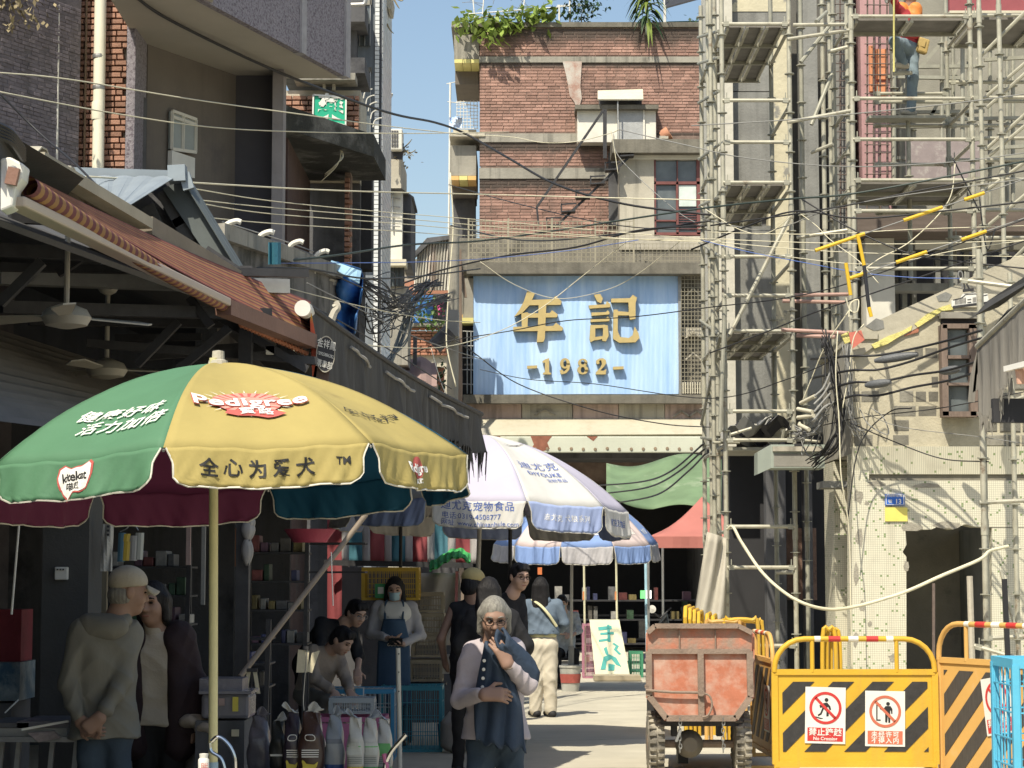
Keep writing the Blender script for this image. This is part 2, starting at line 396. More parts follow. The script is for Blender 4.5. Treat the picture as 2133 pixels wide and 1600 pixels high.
# balconies on its left flank
m_ytile=mat('yellow_trim_tile',(.62,.56,.22),.5,.1,3,bump=.05); m_otile=mat('orange_trim_tile',(.62,.40,.15),.5,.1,3,bump=.05)
for k,(x0,x1,y0,y1,y2,y3,cols) in enumerate(((946,998,72,123,131,176,(0,0,0)),(938,992,303,366,375,402,(1,0,1)),(930,985,560,655,664,700,(0,1,0)))):
    pt=fb(x0,y0,x1,y1,D+.15,D+2.6,m_conc,'balcony_parapet',t)
    fb(x0+2,y2,x1-1,y3,D+.9,D+2.6,m_beige,'balcony_soffit',t)
    n=3
    for i in range(n): fb(x0+(x1-x0)*i/n+.4,y1+.5,x0+(x1-x0)*(i+1)/n-.4,y2,D+.12,D+2.5,m_otile if cols[i] else m_ytile,'trim_tile',pt)
fb(940,48,1000,56,D+.05,D+3,m_conc,'balcony_roof',t); fb(944,56,998,72,D+.9,D+2.6,m_blackhole,'balcony_shadow_gap',t)  # black box stands in for shade in the balcony opening
fb(944,270,992,303,D+1.9,D+2.6,m_cream,'balcony_wall',t); fb(944,402,990,560,D+1.6,D+2.6,m_dark,'balcony_back',t)
fb(936,276,1010,284,D-.1,D+1.5,m_concl,'balcony_ledge',t)
# drying cage of the first-floor balcony (white bars and grid)
b=MB()
for x in (938,): b.tube([W(x,172,D+1),W(934,560,D+1)],.022,6)
for i in range(7): b.tube([W(952+i*7,210,D+1),W(952+i*7,268,D+1)],.008,4)
for i in range(9): b.tube([W(950,212+i*7,D+1),W(996,212+i*7,D+1)],.008,4)
b.tube(spline([W(930,175,D+1),W(960,168,D+1),W(996,155,D+1)]),.01,4); b.tube(spline([W(932,212,D+1),W(965,216,D+1),W(996,222,D+1)]),.01,4)
b.build('balcony_cage',m_white,t)
b=MB(); b.grid(lambda u,v:W(936+u*26,244+v*22+2*math.sin(u*9),D+.8+.08*math.sin(u*7+v*3)),6,4); solid(b.build('sheet_on_cage',mat('blue_white_sheet',(.5,.6,.75),.6,.2,3,(.1,.2,.6),.4,8,bump=.1),t),.01)
# first-floor ledge with its wire mesh, parapet wall and ledges round the sign
fb(950,496,1478,562,D-1.0,D+.05,mat('grimy_parapet',(.22,.205,.17),.95,.3,1.5,(.10,.095,.08),.4,1.6,streak=.6,bump=.4),'parapet_wall',t)
fb(1290,492,1478,520,D-1.05,D+.0,m_concl,'parapet_step',t)
fb(972,547,1470,570,D-1.75,D-1.0,m_moss,'upper_ledge',t)
fb(972,570,1478,824,D-1.0,D+.05,mat('grimy_wall',(.17,.155,.125),.95,.3,1.2,(.07,.065,.055),.4,1.5,bump=.3),'sign_back_wall',t)
fb(965,822,1474,840,D-1.9,D-1.0,m_moss,'lower_ledge',t)
m_mesh=mat('cream_wire_mesh',(.29,.265,.195),.5,.15,4,bump=0)
b=MB(); dm=D-1.55
for i in range(39): b.beam(W(975+i*9.1,461,dm),W(975+i*9.1,556,dm),.013,.013)
for i in range(11): b.beam(W(975,461+i*9.3,dm),W(1321,461+i*9.3,dm),.013,.013)
for x in (976,1059,1150,1240,1320): b.beam(W(x,455,dm),W(x,556,dm),.035,.035)
for i in range(16): b.beam(W(1325+i*8.6,508,dm+.3),W(1325+i*8.6,552,dm+.3),.010,.010)
for i in range(6): b.beam(W(1322,508+i*8.8,dm+.3),W(1460,508+i*8.8,dm+.3),.010,.010)
q=b.build('wire_mesh',m_mesh,t); q['kind']='stuff'
b=MB()
for i in range(8): b.beam(W(1419+i*7,572,dm),W(1419+i*7,820,dm),.010,.010)
for i in range(30): b.beam(W(1417,574+i*8.4,dm),W(1472,574+i*8.4,dm),.010,.010)
q=b.build('side_wire_mesh',m_mesh,t); q['kind']='stuff'
for y in (602,690,735): 
    b=MB(); b.beam(W(1428,y+14,D-1.2),W(1444,y,D-1.2),.03,.03); b.beam(W(1444,y,D-1.2),W(1460,y+14,D-1.2),.03,.03); b.build('chevron_moulding',m_concl,t)
fb(1420,682,1470,700,D-1.15,D-1.0,m_concl,'wall_strip',t)
fb(1421,796,1466,820,D-1.5,D-1.4,m_dark,'vent_back',t)
for i in range(9): fb(1422+i*5,796,1424+i*5,820,D-1.56,D-1.5,m_cream,'vent_bar',t)
# stone panels, cream boxed awning with rust
m_pink=mat('pink_stone_panel',(.47,.36,.31),.8,.15,2,(.33,.27,.2),.3,1.2,streak=.6,bump=.3); m_greyst=mat('grey_stone_panel',(.44,.41,.33),.8,.15,2,(.25,.23,.18),.3,1.2,streak=.6,bump=.3)
for k,(x0,x1) in enumerate(((960,1086),(1087.5,1192),(1193.5,1288),(1289.5,1384),(1385.5,1482))):
    fb(x0,840,x1,873,D-1.62,D-1.0,(m_pink,m_greyst)[k in (1,3)],'stone_panel',t)
for (x,y,w) in ((1135,856,44),(1420,860,34),(1452,860,34)):
    b=MB(); b.beam(W(x-w/2,y+8,D-1.66),W(x,y-4,D-1.66),.03,.03); b.beam(W(x,y-4,D-1.66),W(x+w/2,y+8,D-1.66),.03,.03); b.build('panel_zigzag',m_conc,t)
b=MB(); p=[W(995,872,D-1.65),W(1474,872,D-1.65),W(1474,904,D-2.3),W(995,907,D-2.3)]; b.prism(p,(0,.05,-.03)); b.build('awning_top_sheet',mat('dusty_cream_sheet',(.43,.40,.31),.6,.12,1.2,(.30,.20,.13),.2,1.6,bump=.1,streak=.25,streakcol=(.25,.18,.1)),t)
fr=fb(995,909,1472,943,D-2.32,D-2.2,m_rust,'awning_fascia',t); bev(fr,.02)
for k in range(15):
    b=MB(); c=W(1090+k*25,935+rnd(-1,1),D-2.325); b.lathe(c,[(.035,0),(.03,.012)],8,(0,-1,0)); b.build('fascia_rivet',mat('rust_spot',(.25,.19,.13),.8),fr)
for pts in (((1105,908),(1150,908),(1140,922),(1145,935),(1122,943),(1103,941),(1112,926)),((1010,909),(1042,909),(1044,925),(1030,930),(1008,928)),((1222,909),(1245,909),(1236,919))):
    b=MB(); b.prism([W(x,y,D-2.324) for x,y in pts],(0,.004,0)); b.build('rust_patch',mat('bare_rust',(.24,.10,.065),.9,.3,6,bump=.3),fr)
# ground-floor shop: side walls, back wall, floor step, dim goods
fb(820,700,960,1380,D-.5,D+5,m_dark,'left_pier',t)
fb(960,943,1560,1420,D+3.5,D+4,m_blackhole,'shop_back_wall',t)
fb(1470,850,1700,1420,D-1.0,D+4,m_dark,'right_pier',t)
fb(960,943,1480,955,D-1.6,D+3.5,m_dark,'shop_ceiling',t)
# goods inside that shop: shelf things
sh=thing('shop_shelf','dim shelf of pet goods inside the open shop under the brick building','shelf',(X(1230,D),D+1.5,0))
for y in (1280,1330): fb(1090,y,1480,y+4,D+1.2,D+1.8,m_iron,'shelf_board',sh)
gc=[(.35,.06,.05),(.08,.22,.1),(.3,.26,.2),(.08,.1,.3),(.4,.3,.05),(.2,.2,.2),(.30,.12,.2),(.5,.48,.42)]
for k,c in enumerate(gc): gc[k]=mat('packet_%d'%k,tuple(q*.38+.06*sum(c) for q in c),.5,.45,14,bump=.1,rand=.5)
for y in (1280,1330):
    x=1095
    while x<1470:
        w=rnd(10,26); h=rnd(16,40)
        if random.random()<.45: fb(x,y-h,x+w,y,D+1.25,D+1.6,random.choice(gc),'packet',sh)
        x+=w+rnd(1,12)
# ================================================================ blue sign
DS=D-1.35
m_sign=mat('blue_sign_sheet',(.29,.48,.79),.5,.10,.9,(.55,.70,.87),.45,.9,bump=.04,stretch=(5,5,.45),sharp=.55)
sg=thing('shop_sign','faded sky blue shop sign with raised gold characters and 1982','sign',W(1200,822,DS))
b=MB(); cor=[W(986,822,DS),W(1413,821,DS),W(1416,570,DS),W(986,568,DS)]
sv=[];n=86
for i in range(n+1):
    u=i/n
    for v in (0,1):
        p=cor[0].lerp(cor[1],u).lerp(cor[3].lerp(cor[2],u),v); sv.append(p+V((0,-.004*(i%2)+.02*math.sin(u*9),0)))
b.add(sv,[(2*i,2*i+2,2*i+3,2*i+1) for i in range(n)]); solid(b.build('sign_sheet',m_sign,sg),.03,1)
fb(985,566,1418,570,DS-.06,DS+.1,m_dark,'sign_edge',sg); fb(1414,568,1418,822,DS-.05,DS+.1,m_steel,'sign_side',sg)
m_gold=mat('gold_letter',(.44,.345,.15),.55,.12,6,(.34,.26,.11),.3,4,bump=.08,spec=.4)
m_goldd=mat('gold_letter_side',(.20,.16,.06),.6,.1,6,bump=.05)
def strokes(polys,name,ext=.13):
    bb=MB(); cc=MB()
    for pl in polys:
        P=[W(x,y,DS-.16-.0015*polys.index(pl)) for x,y in pl]; bb.add(*[(P),[tuple(range(len(P)))]])
        Q=[p+V((0,ext,0)) for p in P]; n=len(P)
        cc.add(P+Q,[(i,(i+1)%n,n+(i+1)%n,n+i) for i in range(n)])
    o=bb.build(name,m_gold,sg); s_=cc.build('letter_side',m_goldd,o); return o
# nian
strokes([[(1098,606),(1114,612),(1103,636),(1088,652),(1071,660),(1082,645),(1091,628)],
 [(1101,625),(1152,623),(1157,616),(1170,628),(1168,635),(1097,636)],
 [(1090,653),(1145,652),(1150,646),(1162,655),(1160,661),(1090,662)],
 [(1086,653),(1100,650),(1099,682),(1087,682)],
 [(1069,681),(1152,679),(1158,672),(1173,683),(1171,689),(1069,690)],
 [(1122,634),(1138,634),(1135,705),(1132,712),(1118,713),(1120,690)]],'gold_character')
# ji
strokes([[(1237,614),(1250,612),(1256,622),(1252,632),(1244,628)],
 [(1226,636),(1262,634),(1264,627),(1272,634),(1271,640),(1228,643)],
 [(1232,651),(1262,650),(1266,646),(1270,651),(1269,655),(1232,658)],
 [(1230,664),(1262,663),(1266,659),(1270,664),(1269,669),(1230,671)],
 [(1230,677),(1240,677),(1240,708),(1230,713),(1228,705)],[(1240,677),(1258,677),(1258,683),(1240,684)],[(1256,676),(1266,678),(1268,700),(1262,711),(1254,710),(1256,695)],[(1240,702),(1256,700),(1256,706),(1240,709)],
 [(1273,622),(1312,621),(1318,614),(1327,620),(1324,632),(1324,664),(1312,666),(1310,655),(1309,630),(1273,630)],
 [(1284,648),(1310,650),(1310,657),(1284,657)],
 [(1278,645),(1287,645),(1287,690),(1292,702),(1310,704),(1318,698),(1322,680),(1330,694),(1332,704),(1324,713),(1290,714),(1277,706)]],'gold_character')
# serif numerals, drawn
def ell(cx,cy,rx,ry,n=20,a0=0,a1=2*math.pi): return [(cx+rx*math.cos(a0+(a1-a0)*k/n),cy+ry*math.sin(a0+(a1-a0)*k/n)) for k in range(n+1)]
def ringpoly(o,i): return [[o[k],o[k+1],i[k+1],i[k]] for k in range(len(o)-1)]
strokes([[(1098,762),(1119,761),(1119,767),(1098,768)]],'gold_dash',.1); strokes([[(1277,764),(1299,763),(1299,769),(1277,770)]],'gold_dash',.1)
strokes([[(1130,752),(1137,748),(1144,746),(1144,775),(1148,777),(1148,780),(1131,780),(1131,777),(1135,775),(1135,755),(1130,756)]],'gold_numeral',.1)
strokes(ringpoly(ell(1177,757,10.5,11),ell(1177,757,3.6,7))+[[(1183,760),(1188,760),(1186,770),(1180,777),(1170,780),(1167,777),(1176,773),(1181,768)],[(1166,771),(1172,770),(1174,776),(1168,779)]],'gold_numeral',.1)
strokes(ringpoly(ell(1214,755.5,10,8.5),ell(1214,754.5,4,5))+ringpoly(ell(1214,770.5,11.5,9.5),ell(1214,770.5,4.4,6)),'gold_numeral',.1)
strokes([[(1242,757),(1242,751),(1248,747),(1256,746),(1262,750),(1263,757),(1258,764),(1250,772),(1258,772),(1261,769),(1263,769),(1262,780),(1241,780),(1241,776),(1250,766),(1254,758),(1252,750),(1248,752),(1249,757),(1245,759)]],'gold_numeral',.1)
# ================================================================ roof-top plants and pipes
def leaf_cluster(mb,c,r,n,size,drop=.3,flat=.7):
    for _ in range(n):
        p=V((random.gauss(0,1),random.gauss(0,1),random.gauss(0,flat)))*r*.5+V(c)
        d=V((rnd(-1,1),rnd(-1,1),rnd(-1,.4)-drop)).normalized(); s=d.cross(V((rnd(-.3,.3),rnd(-.3,.3),1))).normalized()*size*rnd(.22,.34); L=d*size*rnd(.7,1.2)
        mb.add([p,p+L*.45+s,p+L,p+L*.45-s],[(0,1,2,3)])
def plant(name,label,spots,m,size,stems,par_loc,cat='plant',group=None):
    t=thing(name,label,cat,par_loc,0,group)
    b=MB(); 
    for (c,r,n) in spots: leaf_cluster(b,c,r,n,size)
    b.build('foliage',m,t)
    s=MB()
    for q in stems: s.tube(spline(q,4),.018,5,r2=.006)
    if stems: s.build('stem',m_dry,t)
    return t
dp=D+.1
sp=[(W(x,y,dp-rnd(0,.5)),.30,26) for x,y in ((985,42),(1005,45),(1030,30),(1050,42),(1075,35),(1095,25),(1010,62),(1018,74),(1060,52),(1110,38),(1130,15),(970,38),(1040,48),(1140,30),(1120,45))]
plant('climbing_plant','yellow green leafy creeper spilling over the left end of the brick roof edge',sp,mat('creeper_leaf',(.25,.34,.075),.5,.4,4,trans=.35,bump=0,rand=.45),.24,[[W(980,50,dp),W(1010,35,dp),W(1080,30,dp),W(1135,15,dp)],[W(1012,52,dp),W(1016,70,dp-.3),W(1019,95,dp-.35)]],W(1040,52,dp))
sp=[(W(x,y,dp+.6),.32,34) for x,y in ((1205,30),(1222,15),(1210,0),(1240,5),(1195,10),(1228,35),(1180,25),(1215,-15))]
plant('roof_shrub','small dark green shrub behind the middle of the brick roof edge',sp,m_leafd,.13,[[W(1212,55,dp+.6),W(1212,30,dp+.6),W(1225,0,dp+.6)]],W(1212,55,dp+.6))
sp=[(W(x,y,dp+.4),.25,20) for x,y in ((1452,48),(1458,40))]
plant('roof_bush','bit of dark bush on the brick roof beside the scaffold poles',sp,m_leafd,.12,[],W(1455,55,dp+.4))
# strap-leaved plant
t=thing('strap_leaf_plant','tall strap leaved plant with arching blades on the brick roof edge','plant',W(1348,52,dp))
b=MB(); b2=MB()
for k in range(64):
    an=rnd(0,6.28); h=rnd(-.05,1.0); c=W(1348,52,dp)+V((0,-.1,h*.75)); L=rnd(.34,.6); up=rnd(.1,.8) if h>.3 else rnd(-.2,.5)
    d=V((math.cos(an),math.sin(an),0)); w=V((-d.y,d.x,0))*.035
    pts=[c+d*(L*t_)+V((0,0,L*(up*t_*1.4-1.25*t_*t_))) for t_ in (0,.25,.5,.75,1)]
    ws=(.5,1,1,.7,.05); vs=[]
    for p,q in zip(pts,ws): vs+=[p-w*q,p+w*q]
    (b2 if random.random()<.3 else b).add(vs,[(2*i,2*i+1,2*i+3,2*i+2) for i in range(4)])
b.build('blade_leaves',m_leafd,t); b2.build('yellow_blade_leaves',m_leafy,t); s=MB(); s.tube([W(1348,54,dp),W(1348,-20,dp)],.03,6); s.build('stem',m_dry,t)
# white roof railing
t=thing('roof_railing','thin white pipe frame of a trellis above the plants on the brick roof','railing',W(1150,52,D+.9)); 
for i,(a,c) in enumerate((((1165,50),(1165,10)),((1187,52),(1187,-40)),((1384,50),(1384,-30)),((968,30),(1200,12)),((985,-5),(990,50)),((1096,-30),(1090,20)),((1010,-30),(1005,30)),((1160,12),(1225,11)),((1388,46),(1470,44)))):
    b=MB(); b.tube([W(*a,D+.9),W(*c,D+.9)],.022 if i<3 else .014,6); b.build('pipe',m_white if i!=8 else plain('green_pipe',(.05,.12,.09)),t)
b=MB()
for i in range(16):
    p=W(rnd(985,1150),rnd(-15,20),D+1); q=p+V((rnd(-.7,.7),0,rnd(-.25,.25))); b.tube(spline([p,p.lerp(q,.5)+V((0,0,rnd(-.1,.1))),q]),.006,4)
b.build('trellis_wire',m_steel,t)
t=thing('shade_awning','dark sheet shade raised over the roof beside the strap leaved plant','awning',W(1420,10,D+.6)); b=MB(); b.prism([W(1388,18,D+.6),W(1475,-6,D+.6),W(1475,-30,D+2.2),W(1375,-8,D+2.2)],(0,0,.04)); b.build('sheet',m_iron,t); b=MB(); b.tube([W(1474,-5,D+.6),W(1474,52,D+.6)],.02,6); b.tube([W(1386,12,D+.7),W(1386,50,D+.7)],.02,6); b.build('post',m_white,t)
t=thing('terracotta_pot','broken terracotta pot tipped over on the slab right of the roof hatch','plant pot',W(1386,288,D-.5)); b=MB(); b.lathe(W(1378,286,D-.7),[(.10,0),(.14,.06),(.15,.2),(.13,.2),(.09,.05)],14,(.9,-.2,.5)); autosmooth(b.build('pot',mat('terracotta',(.42,.20,.12),.8)  ,t)); fb(1374,283,1392,289,D-.85,D-.5,m_concl,'pot_foot',t)
# ================================================================ left: near tiled wall
dirn=V((.48,.87,0)).normalized(); nrm=V((dirn.y,-dirn.x,0))
e=V((X(150,21.3),21.3,0))
t=thing('tiled_wall','grey purple wall clad in small weathered tiles at the upper left edge','wall',e)
b=MB(); z0=0; h=9
P=[e-dirn*3.2,e]; b.prism([P[0]+V((0,0,z0)),P[1]+V((0,0,z0)),P[1]+V((0,0,z0+h)),P[0]+V((0,0,z0+h))],-nrm*2.2); b.build('wall_core',mat('tile_bedding',(.15,.135,.14),.95,.3,3,bump=.3),t)
m_gtile=mat('grey_purple_tile',(.20,.175,.19),.75,.2,2,(.13,.115,.12),.3,.8,rand=.25,bump=.2,streak=.4)
brick_wall(t,e-dirn*1.25+V((0,0,5.3)),dirn,nrm,1.24,2.3,m_gtile,bw=.095,bh=.035,j=.006,depth=.014,name='tile',skip=.01)
b=MB(); leaf_cluster(b,W(14,0,20.2),.40,260,.075,drop=.9); b.build('dry_weed',m_dry,t)
b=MB(); b.tube([W(122,10,21.0),W(118,340,21.0)],.014,6); b.build('drain_wire',m_dirtwhite,t)
# ================================================================ left: building with pipe, recess and balcony
D2=21.5
t=thing('balcony_building','house with a sunlit brick pier, shaded recess and pebble dashed balcony','building',(X(250,D2),D2,0))
xa,xb=X(146,D2),X(250,D2); zz0=4.9; zz1=7.9
b=MB(); b.b2((xa-1.2,D2+.05,0),(xb,D2+.6,zz1)); b.build('pier_core',m_mortarl,t)
brick_wall(t,(xa,D2,zz0+.6),(1,0,0),(0,-1,0),xb-xa,zz1-zz0-.6,m_brick_old,bw=.125,bh=.053,j=.011,depth=.10)
b=MB(); b.b2((xb+.002,D2-.06,0),(X(270,D2),D2+.6,zz1)); bev(b.build('pebble_edge',m_pebble,t),.01)
x1=X(272,D2)
side0=V((x1,D2+.6,0)); side1=V((X(481,23.5),23.5,0))
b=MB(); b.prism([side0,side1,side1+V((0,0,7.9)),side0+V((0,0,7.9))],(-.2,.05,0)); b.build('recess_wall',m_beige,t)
b=MB(); b.b2((side1.x-.1,23.5,0),(X(582,23.6),23.7,7.9)); b.build('recess_back_wall',plain('shaded_plaster',(.075,.073,.083),.95,scale=2),t)  # shade of the recess put into the plaster tone
b=MB(); b.b2((X(559,23.2),23.2,0),(X(582,23.2),23.495,7.9)); b.build('corner_post',mat('grey_post',(.27,.25,.25),.9,.15,4,bump=.2),t)
# balcony slab with parapet (runs along the street)
s0=V((X(272,20.4),20.3,7.43)); pa=V((X(425,20.6),20.6,7.43)); pb=V((X(700,23.5),23.5,7.43)); pc=V((side1.x,23.5,7.43))
b=MB(); b.prism([V((x1-.05,19.4,7.43)),V((X(420,19.4)+.15,19.4,7.43)),pa,pb+V((0,.15,0)),pc+V((-.1,.15,0)),side0+V((-.1,0,7.43))],(0,0,.1)); b.build('balcony_soffit',mat('soffit_plaster',(.42,.39,.33),.9,.1,1.2,bump=.08),t)
pdir=(pb-pa).normalized(); pn_=V((pdir.y,-pdir.x,0))
b=MB(); b.prism([pa-pdir*1.6+V((0,0,-.02)),pb+V((0,0,-.02)),pb+V((0,0,1.2)),pa-pdir*1.6+V((0,0,1.2))],pn_*.08); b.build('balcony_parapet',m_pebble,t)
m_rib=mat('smooth_granite_strip',(.33,.32,.33),.85,.2,8,bump=.2)
for px_ in (597,700):
    d_=23.5-(700-px_)/275*2.9; o=pb+ (pa-pb)*((700-px_)/275.); b=MB(); b.prism([o-pdir*.05+V((0,0,-.03)),o+pdir*.07+V((0,0,-.03)),o+pdir*.07+V((0,0,1.2)),o-pdir*.05+V((0,0,1.2))],pn_*.11); b.build('parapet_strip',m_rib,t)
# recess fittings
def on_side(px,py,out=.02):
    """point on the recess wall under a pixel"""
    u=(px-CX)/F; d=side1-side0
    # solve side0 + d*k has x/y = u
    k=(u*side0.y-side0.x)/(d.x-u*d.y); p=side0+d*k
    return V((p.x+out,p.y-out*.2,Z(py,p.y)))
sw=MB(); q=[on_side(336,311),on_side(387,318),on_side(387,250),on_side(336,232)]; sw.prism(q,(.0,.0,0) if 0 else (.03,-.01,0)); wn=sw.build('recess_window',mat('frosted_dim_glass',(.30,.33,.32),.3,.15,3,bump=0),t)
for a,c in (((336,232),(387,250)),((336,311),(387,318)),((336,232),(336,311)),((387,250),(387,318)),((360,241),(360,314)),((336,244),(387,261))):
    b=MB(); b.beam(on_side(*a,.06),on_side(*c,.06),.03,.035); b.build('window_frame',m_dirtwhite,wn)
b=MB(); b.prism([on_side(335,362),on_side(384,372),on_side(384,330),on_side(335,314)],(.05,-.015,0)); b.build('air_shutter',m_white,t)
b=MB(); b.prism([on_side(272,365),on_side(280,366),on_side(280,206),on_side(272,203)],(.05,-.015,0)); b.build('door_jamb',m_dark,t)
for a in ((303,41),(375,37)):
    c=W(*a,21.6); b=MB(); b.tube(spline([c+V((x*.01,0,z*.01)) for x,z in ((-3,-1),(-5,2),(-3,5),(0,3),(2,0),(5,-3),(8,-4),(11,-1),(12,3),(9,6),(7,4))],5),.008,5); b.build('scroll_iron',m_iron,t)
b=MB(); b.beam(W(274,51,21.6),W(402,46,21.6),.03,.02); b.build('scroll_bar',m_iron,t)
b=MB(); b.beam(W(333,72,22),W(420,72,22),.02,.02); b.beam(W(333,72,22),W(333,82,22),.02,.02); b.build('lamp_arm',m_iron,t)
b=MB(); b.beam(W(410,58,22.1),W(493,95,22.9),.12,.06); b.build('tube_lamp',m_cream,t)
# white downpipe and thin conduit
t=thing('downpipe','wide cream white downpipe on the sunlit brick pier','drainpipe',W(200,400,D2-.12)); b=MB(); b.tube([W(203,420,D2-.14),W(210,-40,D2-.14)],.062,20); autosmooth(b.build('pipe',mat('cream_pvc',(.74,.71,.57),.4,.06,2,bump=.02),t))
for y in (118,183): b=MB(); c=W(206,y,D2-.14); b.lathe(c+V((0,0,-.02)),[(.066,0),(.068,.02),(.066,.04)],20); b.build('pipe_band',m_steel,t)
b=MB(); b.lathe(W(204,250,D2-.14),[(.066,0),(.069,.03),(.069,.16),(.066,.19)],20); autosmooth(b.build('pipe_socket',mat('cream_pvc',(.74,.71,.57)),t))
t=thing('conduit','thin brown conduit left of the cream downpipe on the brick pier','pipe',W(177,400,D2-.05)); b=MB(); b.tube([W(174,420,D2-.05),W(181,-30,D2-.05)],.014,8); b.build('pipe',mat('brown_conduit',(.22,.15,.09),.5),t)
# ================================================================ left: brick house with green pharmacy sign
D3=27.
t=thing('brick_house','shaded brown brick house under a mouldy concrete canopy','building',(X(660,D3),D3,0))
b=MB(); b.b2((X(575,D3),D3+.06,6.85),(X(745,D3),D3+1.2,8.1)); b.build('wall',m_mortarl,t)
b=MB(); b.b2((X(575,D3),D3+.07,0),(X(745,D3),D3+1.2,6.84)); b.build('lower_wall',m_dark,t)
brick_wall(t,(X(585,D3),D3,6.9),(1,0,0),(0,-1,0),X(742,D3)-X(585,D3),1.15,m_brick_old,bw=.19,bh=.056,j=.014,depth=.1,maxn=120)
brick_wall(t,(X(585,D3),D3+.01,3.2),(1,0,0),(0,-1,0),X(700,D3)-X(585,D3),2.5,mat('dark_brick',(.11,.07,.06),.95,.25,4,(.07,.055,.05),.4,1.,rand=.3,bump=.4),bw=.19,bh=.056,j=.012,depth=.09,maxn=60)
fb(612,152,740,166,D3-.35,D3+.05,m_conc,'sill_slab',t)
fb(585,120,760,152,D3-.1,D3+1,m_dark,'upper_wall',t)
for x in (672,692): fb(x,166,x+6,188,D3-.12,D3-.02,m_concl,'pipe_stub',t)
b=MB(); cz=.42
b.prism([V((X(580,23.7),23.7,6.86)),V((X(775,25.4),25.4,6.86)),V((X(775,25.4)+.05,26.95,6.86)),V((X(580,23.7)-.1,26.95,6.86))],(0,0,.28)); b.build('concrete_canopy',mat('mouldy_canopy',(.13,.13,.12),.95,.35,2,(.035,.037,.033),.55,1.6,streak=.7,bump=.5),t)
b=MB(); b.b2((X(714,26.3),26.3,0),(X(726,26.3),26.6,6.84)); b.build('pier_backing',m_mortar,t)
brick_wall(t,(X(714,26.25),26.25,4.6),(1,0,0),(0,-1,0),X(726,26.25)-X(714,26.25)+.02,2.2,m_brick_old,bw=.12,bh=.056,j=.014,depth=.1,maxn=60)
b=MB(); b.b2((X(582,24.2),24.2,0),(X(582,24.2)+.06,26.9,6.84)); b.build('side_wall',mat('dark_brick',()),t)
fb(700,300,775,560,D3+.3,D3+.6,m_blackhole,'dark_gap',t)
sgn=thing('pharmacy_sign','bright green sign with a white character on the brown brick house','sign',W(687,262,D3-.15))
o=W(655,264,D3-.22); px=M(1,D3)
P=[W(652,236,D3-.2),W(720,262,D3-.2),W(721,204,D3-.2),W(653,198,D3-.2)]
P[0]=W(652,243,D3-.2)
b=MB(); b.prism(P,(0,.04,0)); b.build('sign_board',mat('green_sign',(.02,.36,.21),.4,.05,4,bump=.02),sgn)
vs,fs=text_flat('藥',M(56,D3),.03)
put_flat(vs,fs,plane_map(W(689,226,D3-.205),(1,0,-.06),(0.05,0,1),.006),'sign_character',m_white,sgn)
b=MB()
for a,c in zip(P,P[1:]+P[:1]): b.beam(a+V((0,-.01,0)),c+V((0,-.01,0)),.02,.02)
b.build('sign_rim',m_white,sgn)
# ================================================================ left: tall white tiled tower
D4=31.
t=thing('tiled_tower','narrow tall building faced with white tiles, dark windows on its shaded side','building',(X(760,D4),D4,0))
m_wtile=mat('white_wall_tile',(.62,.64,.64),.35,.1,4,rand=.12,bump=.05); m_tgrout=plain('dark_grout',(.07,.075,.085),.9)
b=MB(); b.b2((X(700,D4),D4+.03,0),(X(785,D4),D4+2.5,11)); b.build('wall',mat('blue_grey_render',(.20,.225,.25),.8,.15,2,streak=.4,bump=.1),t)
b=MB(); b.b2((X(774.5,D4),D4,0),(X(785.5,D4),D4+.028,11)); b.build('tile_bed',m_tgrout,t)
zt=4.9
while zt<10.6:
    b=MB(); b.b2((X(775.6,D4),D4-.012,zt),(X(784.6,D4),D4+.01,zt+.058)); b.build('tile',m_wtile,t); zt+=.068
# right flank tiles: big slabs in perspective
zt=4.6; k=0
b=MB(); b.b2((X(785.5,D4),D4+.03,0),(X(785.5,D4)+.03,D4+2.4,11)); b.build('flank_bed',m_tgrout,t)
while zt<10.9:
    for j in range(4):
        b=MB(); b.b2((X(785.5,D4)+.02,D4+.05+j*.58,zt),(X(785.5,D4)+.045,D4+.05+j*.58+.565,zt+.10)); b.build('flank_tile',m_wtile,t)
    zt+=.112
for (y0,y1) in ((-40,95),(150,330),(380,520)):
    q=fb(748,y0,772,y1,D4-.02,D4+.05,m_glassdk,'window',t)
    for x in (748,759,770): fb(x,y0,x+2.4,y1,D4-.05,D4-.02,m_steel,'window_frame',q)
for y in (0,140,345,545): fb(700,y,774,y+10,D4-.05,D4+.04,m_conc,'floor_band',t)
fb(700,50,742,150,D4-.4,D4-.05,m_dark,'dark_bay',t); fb(705,0,760,45,D4-.9,D4-.1,m_dark,'eave_box',t)
b=MB(); b.tube(spline([W(690,10,28),W(745,10,28),W(760,6,28),W(762,-20,28)],5),.03,8); b.build('bent_pipe',m_steel,t)
b=MB(); b.prism([W(799,-5,D4+1),W(818,-5,D4+1),W(815,18,D4+1),W(808,18,D4+1)],(0,.6,0)); b.build('eave_stub',m_concl,t)
b=MB()
for k,y in enumerate((145,163,180,195,208,222,238,255)):
    c=W(742+k*5,y+10,D4-1.2); b.tube(spline([c,c+V((.02,0,.09)),c+V((.08,0,.13)),c+V((.13,0,.14))],4),.008,5)
b.build('bent_spike',m_dirtwhite,t)
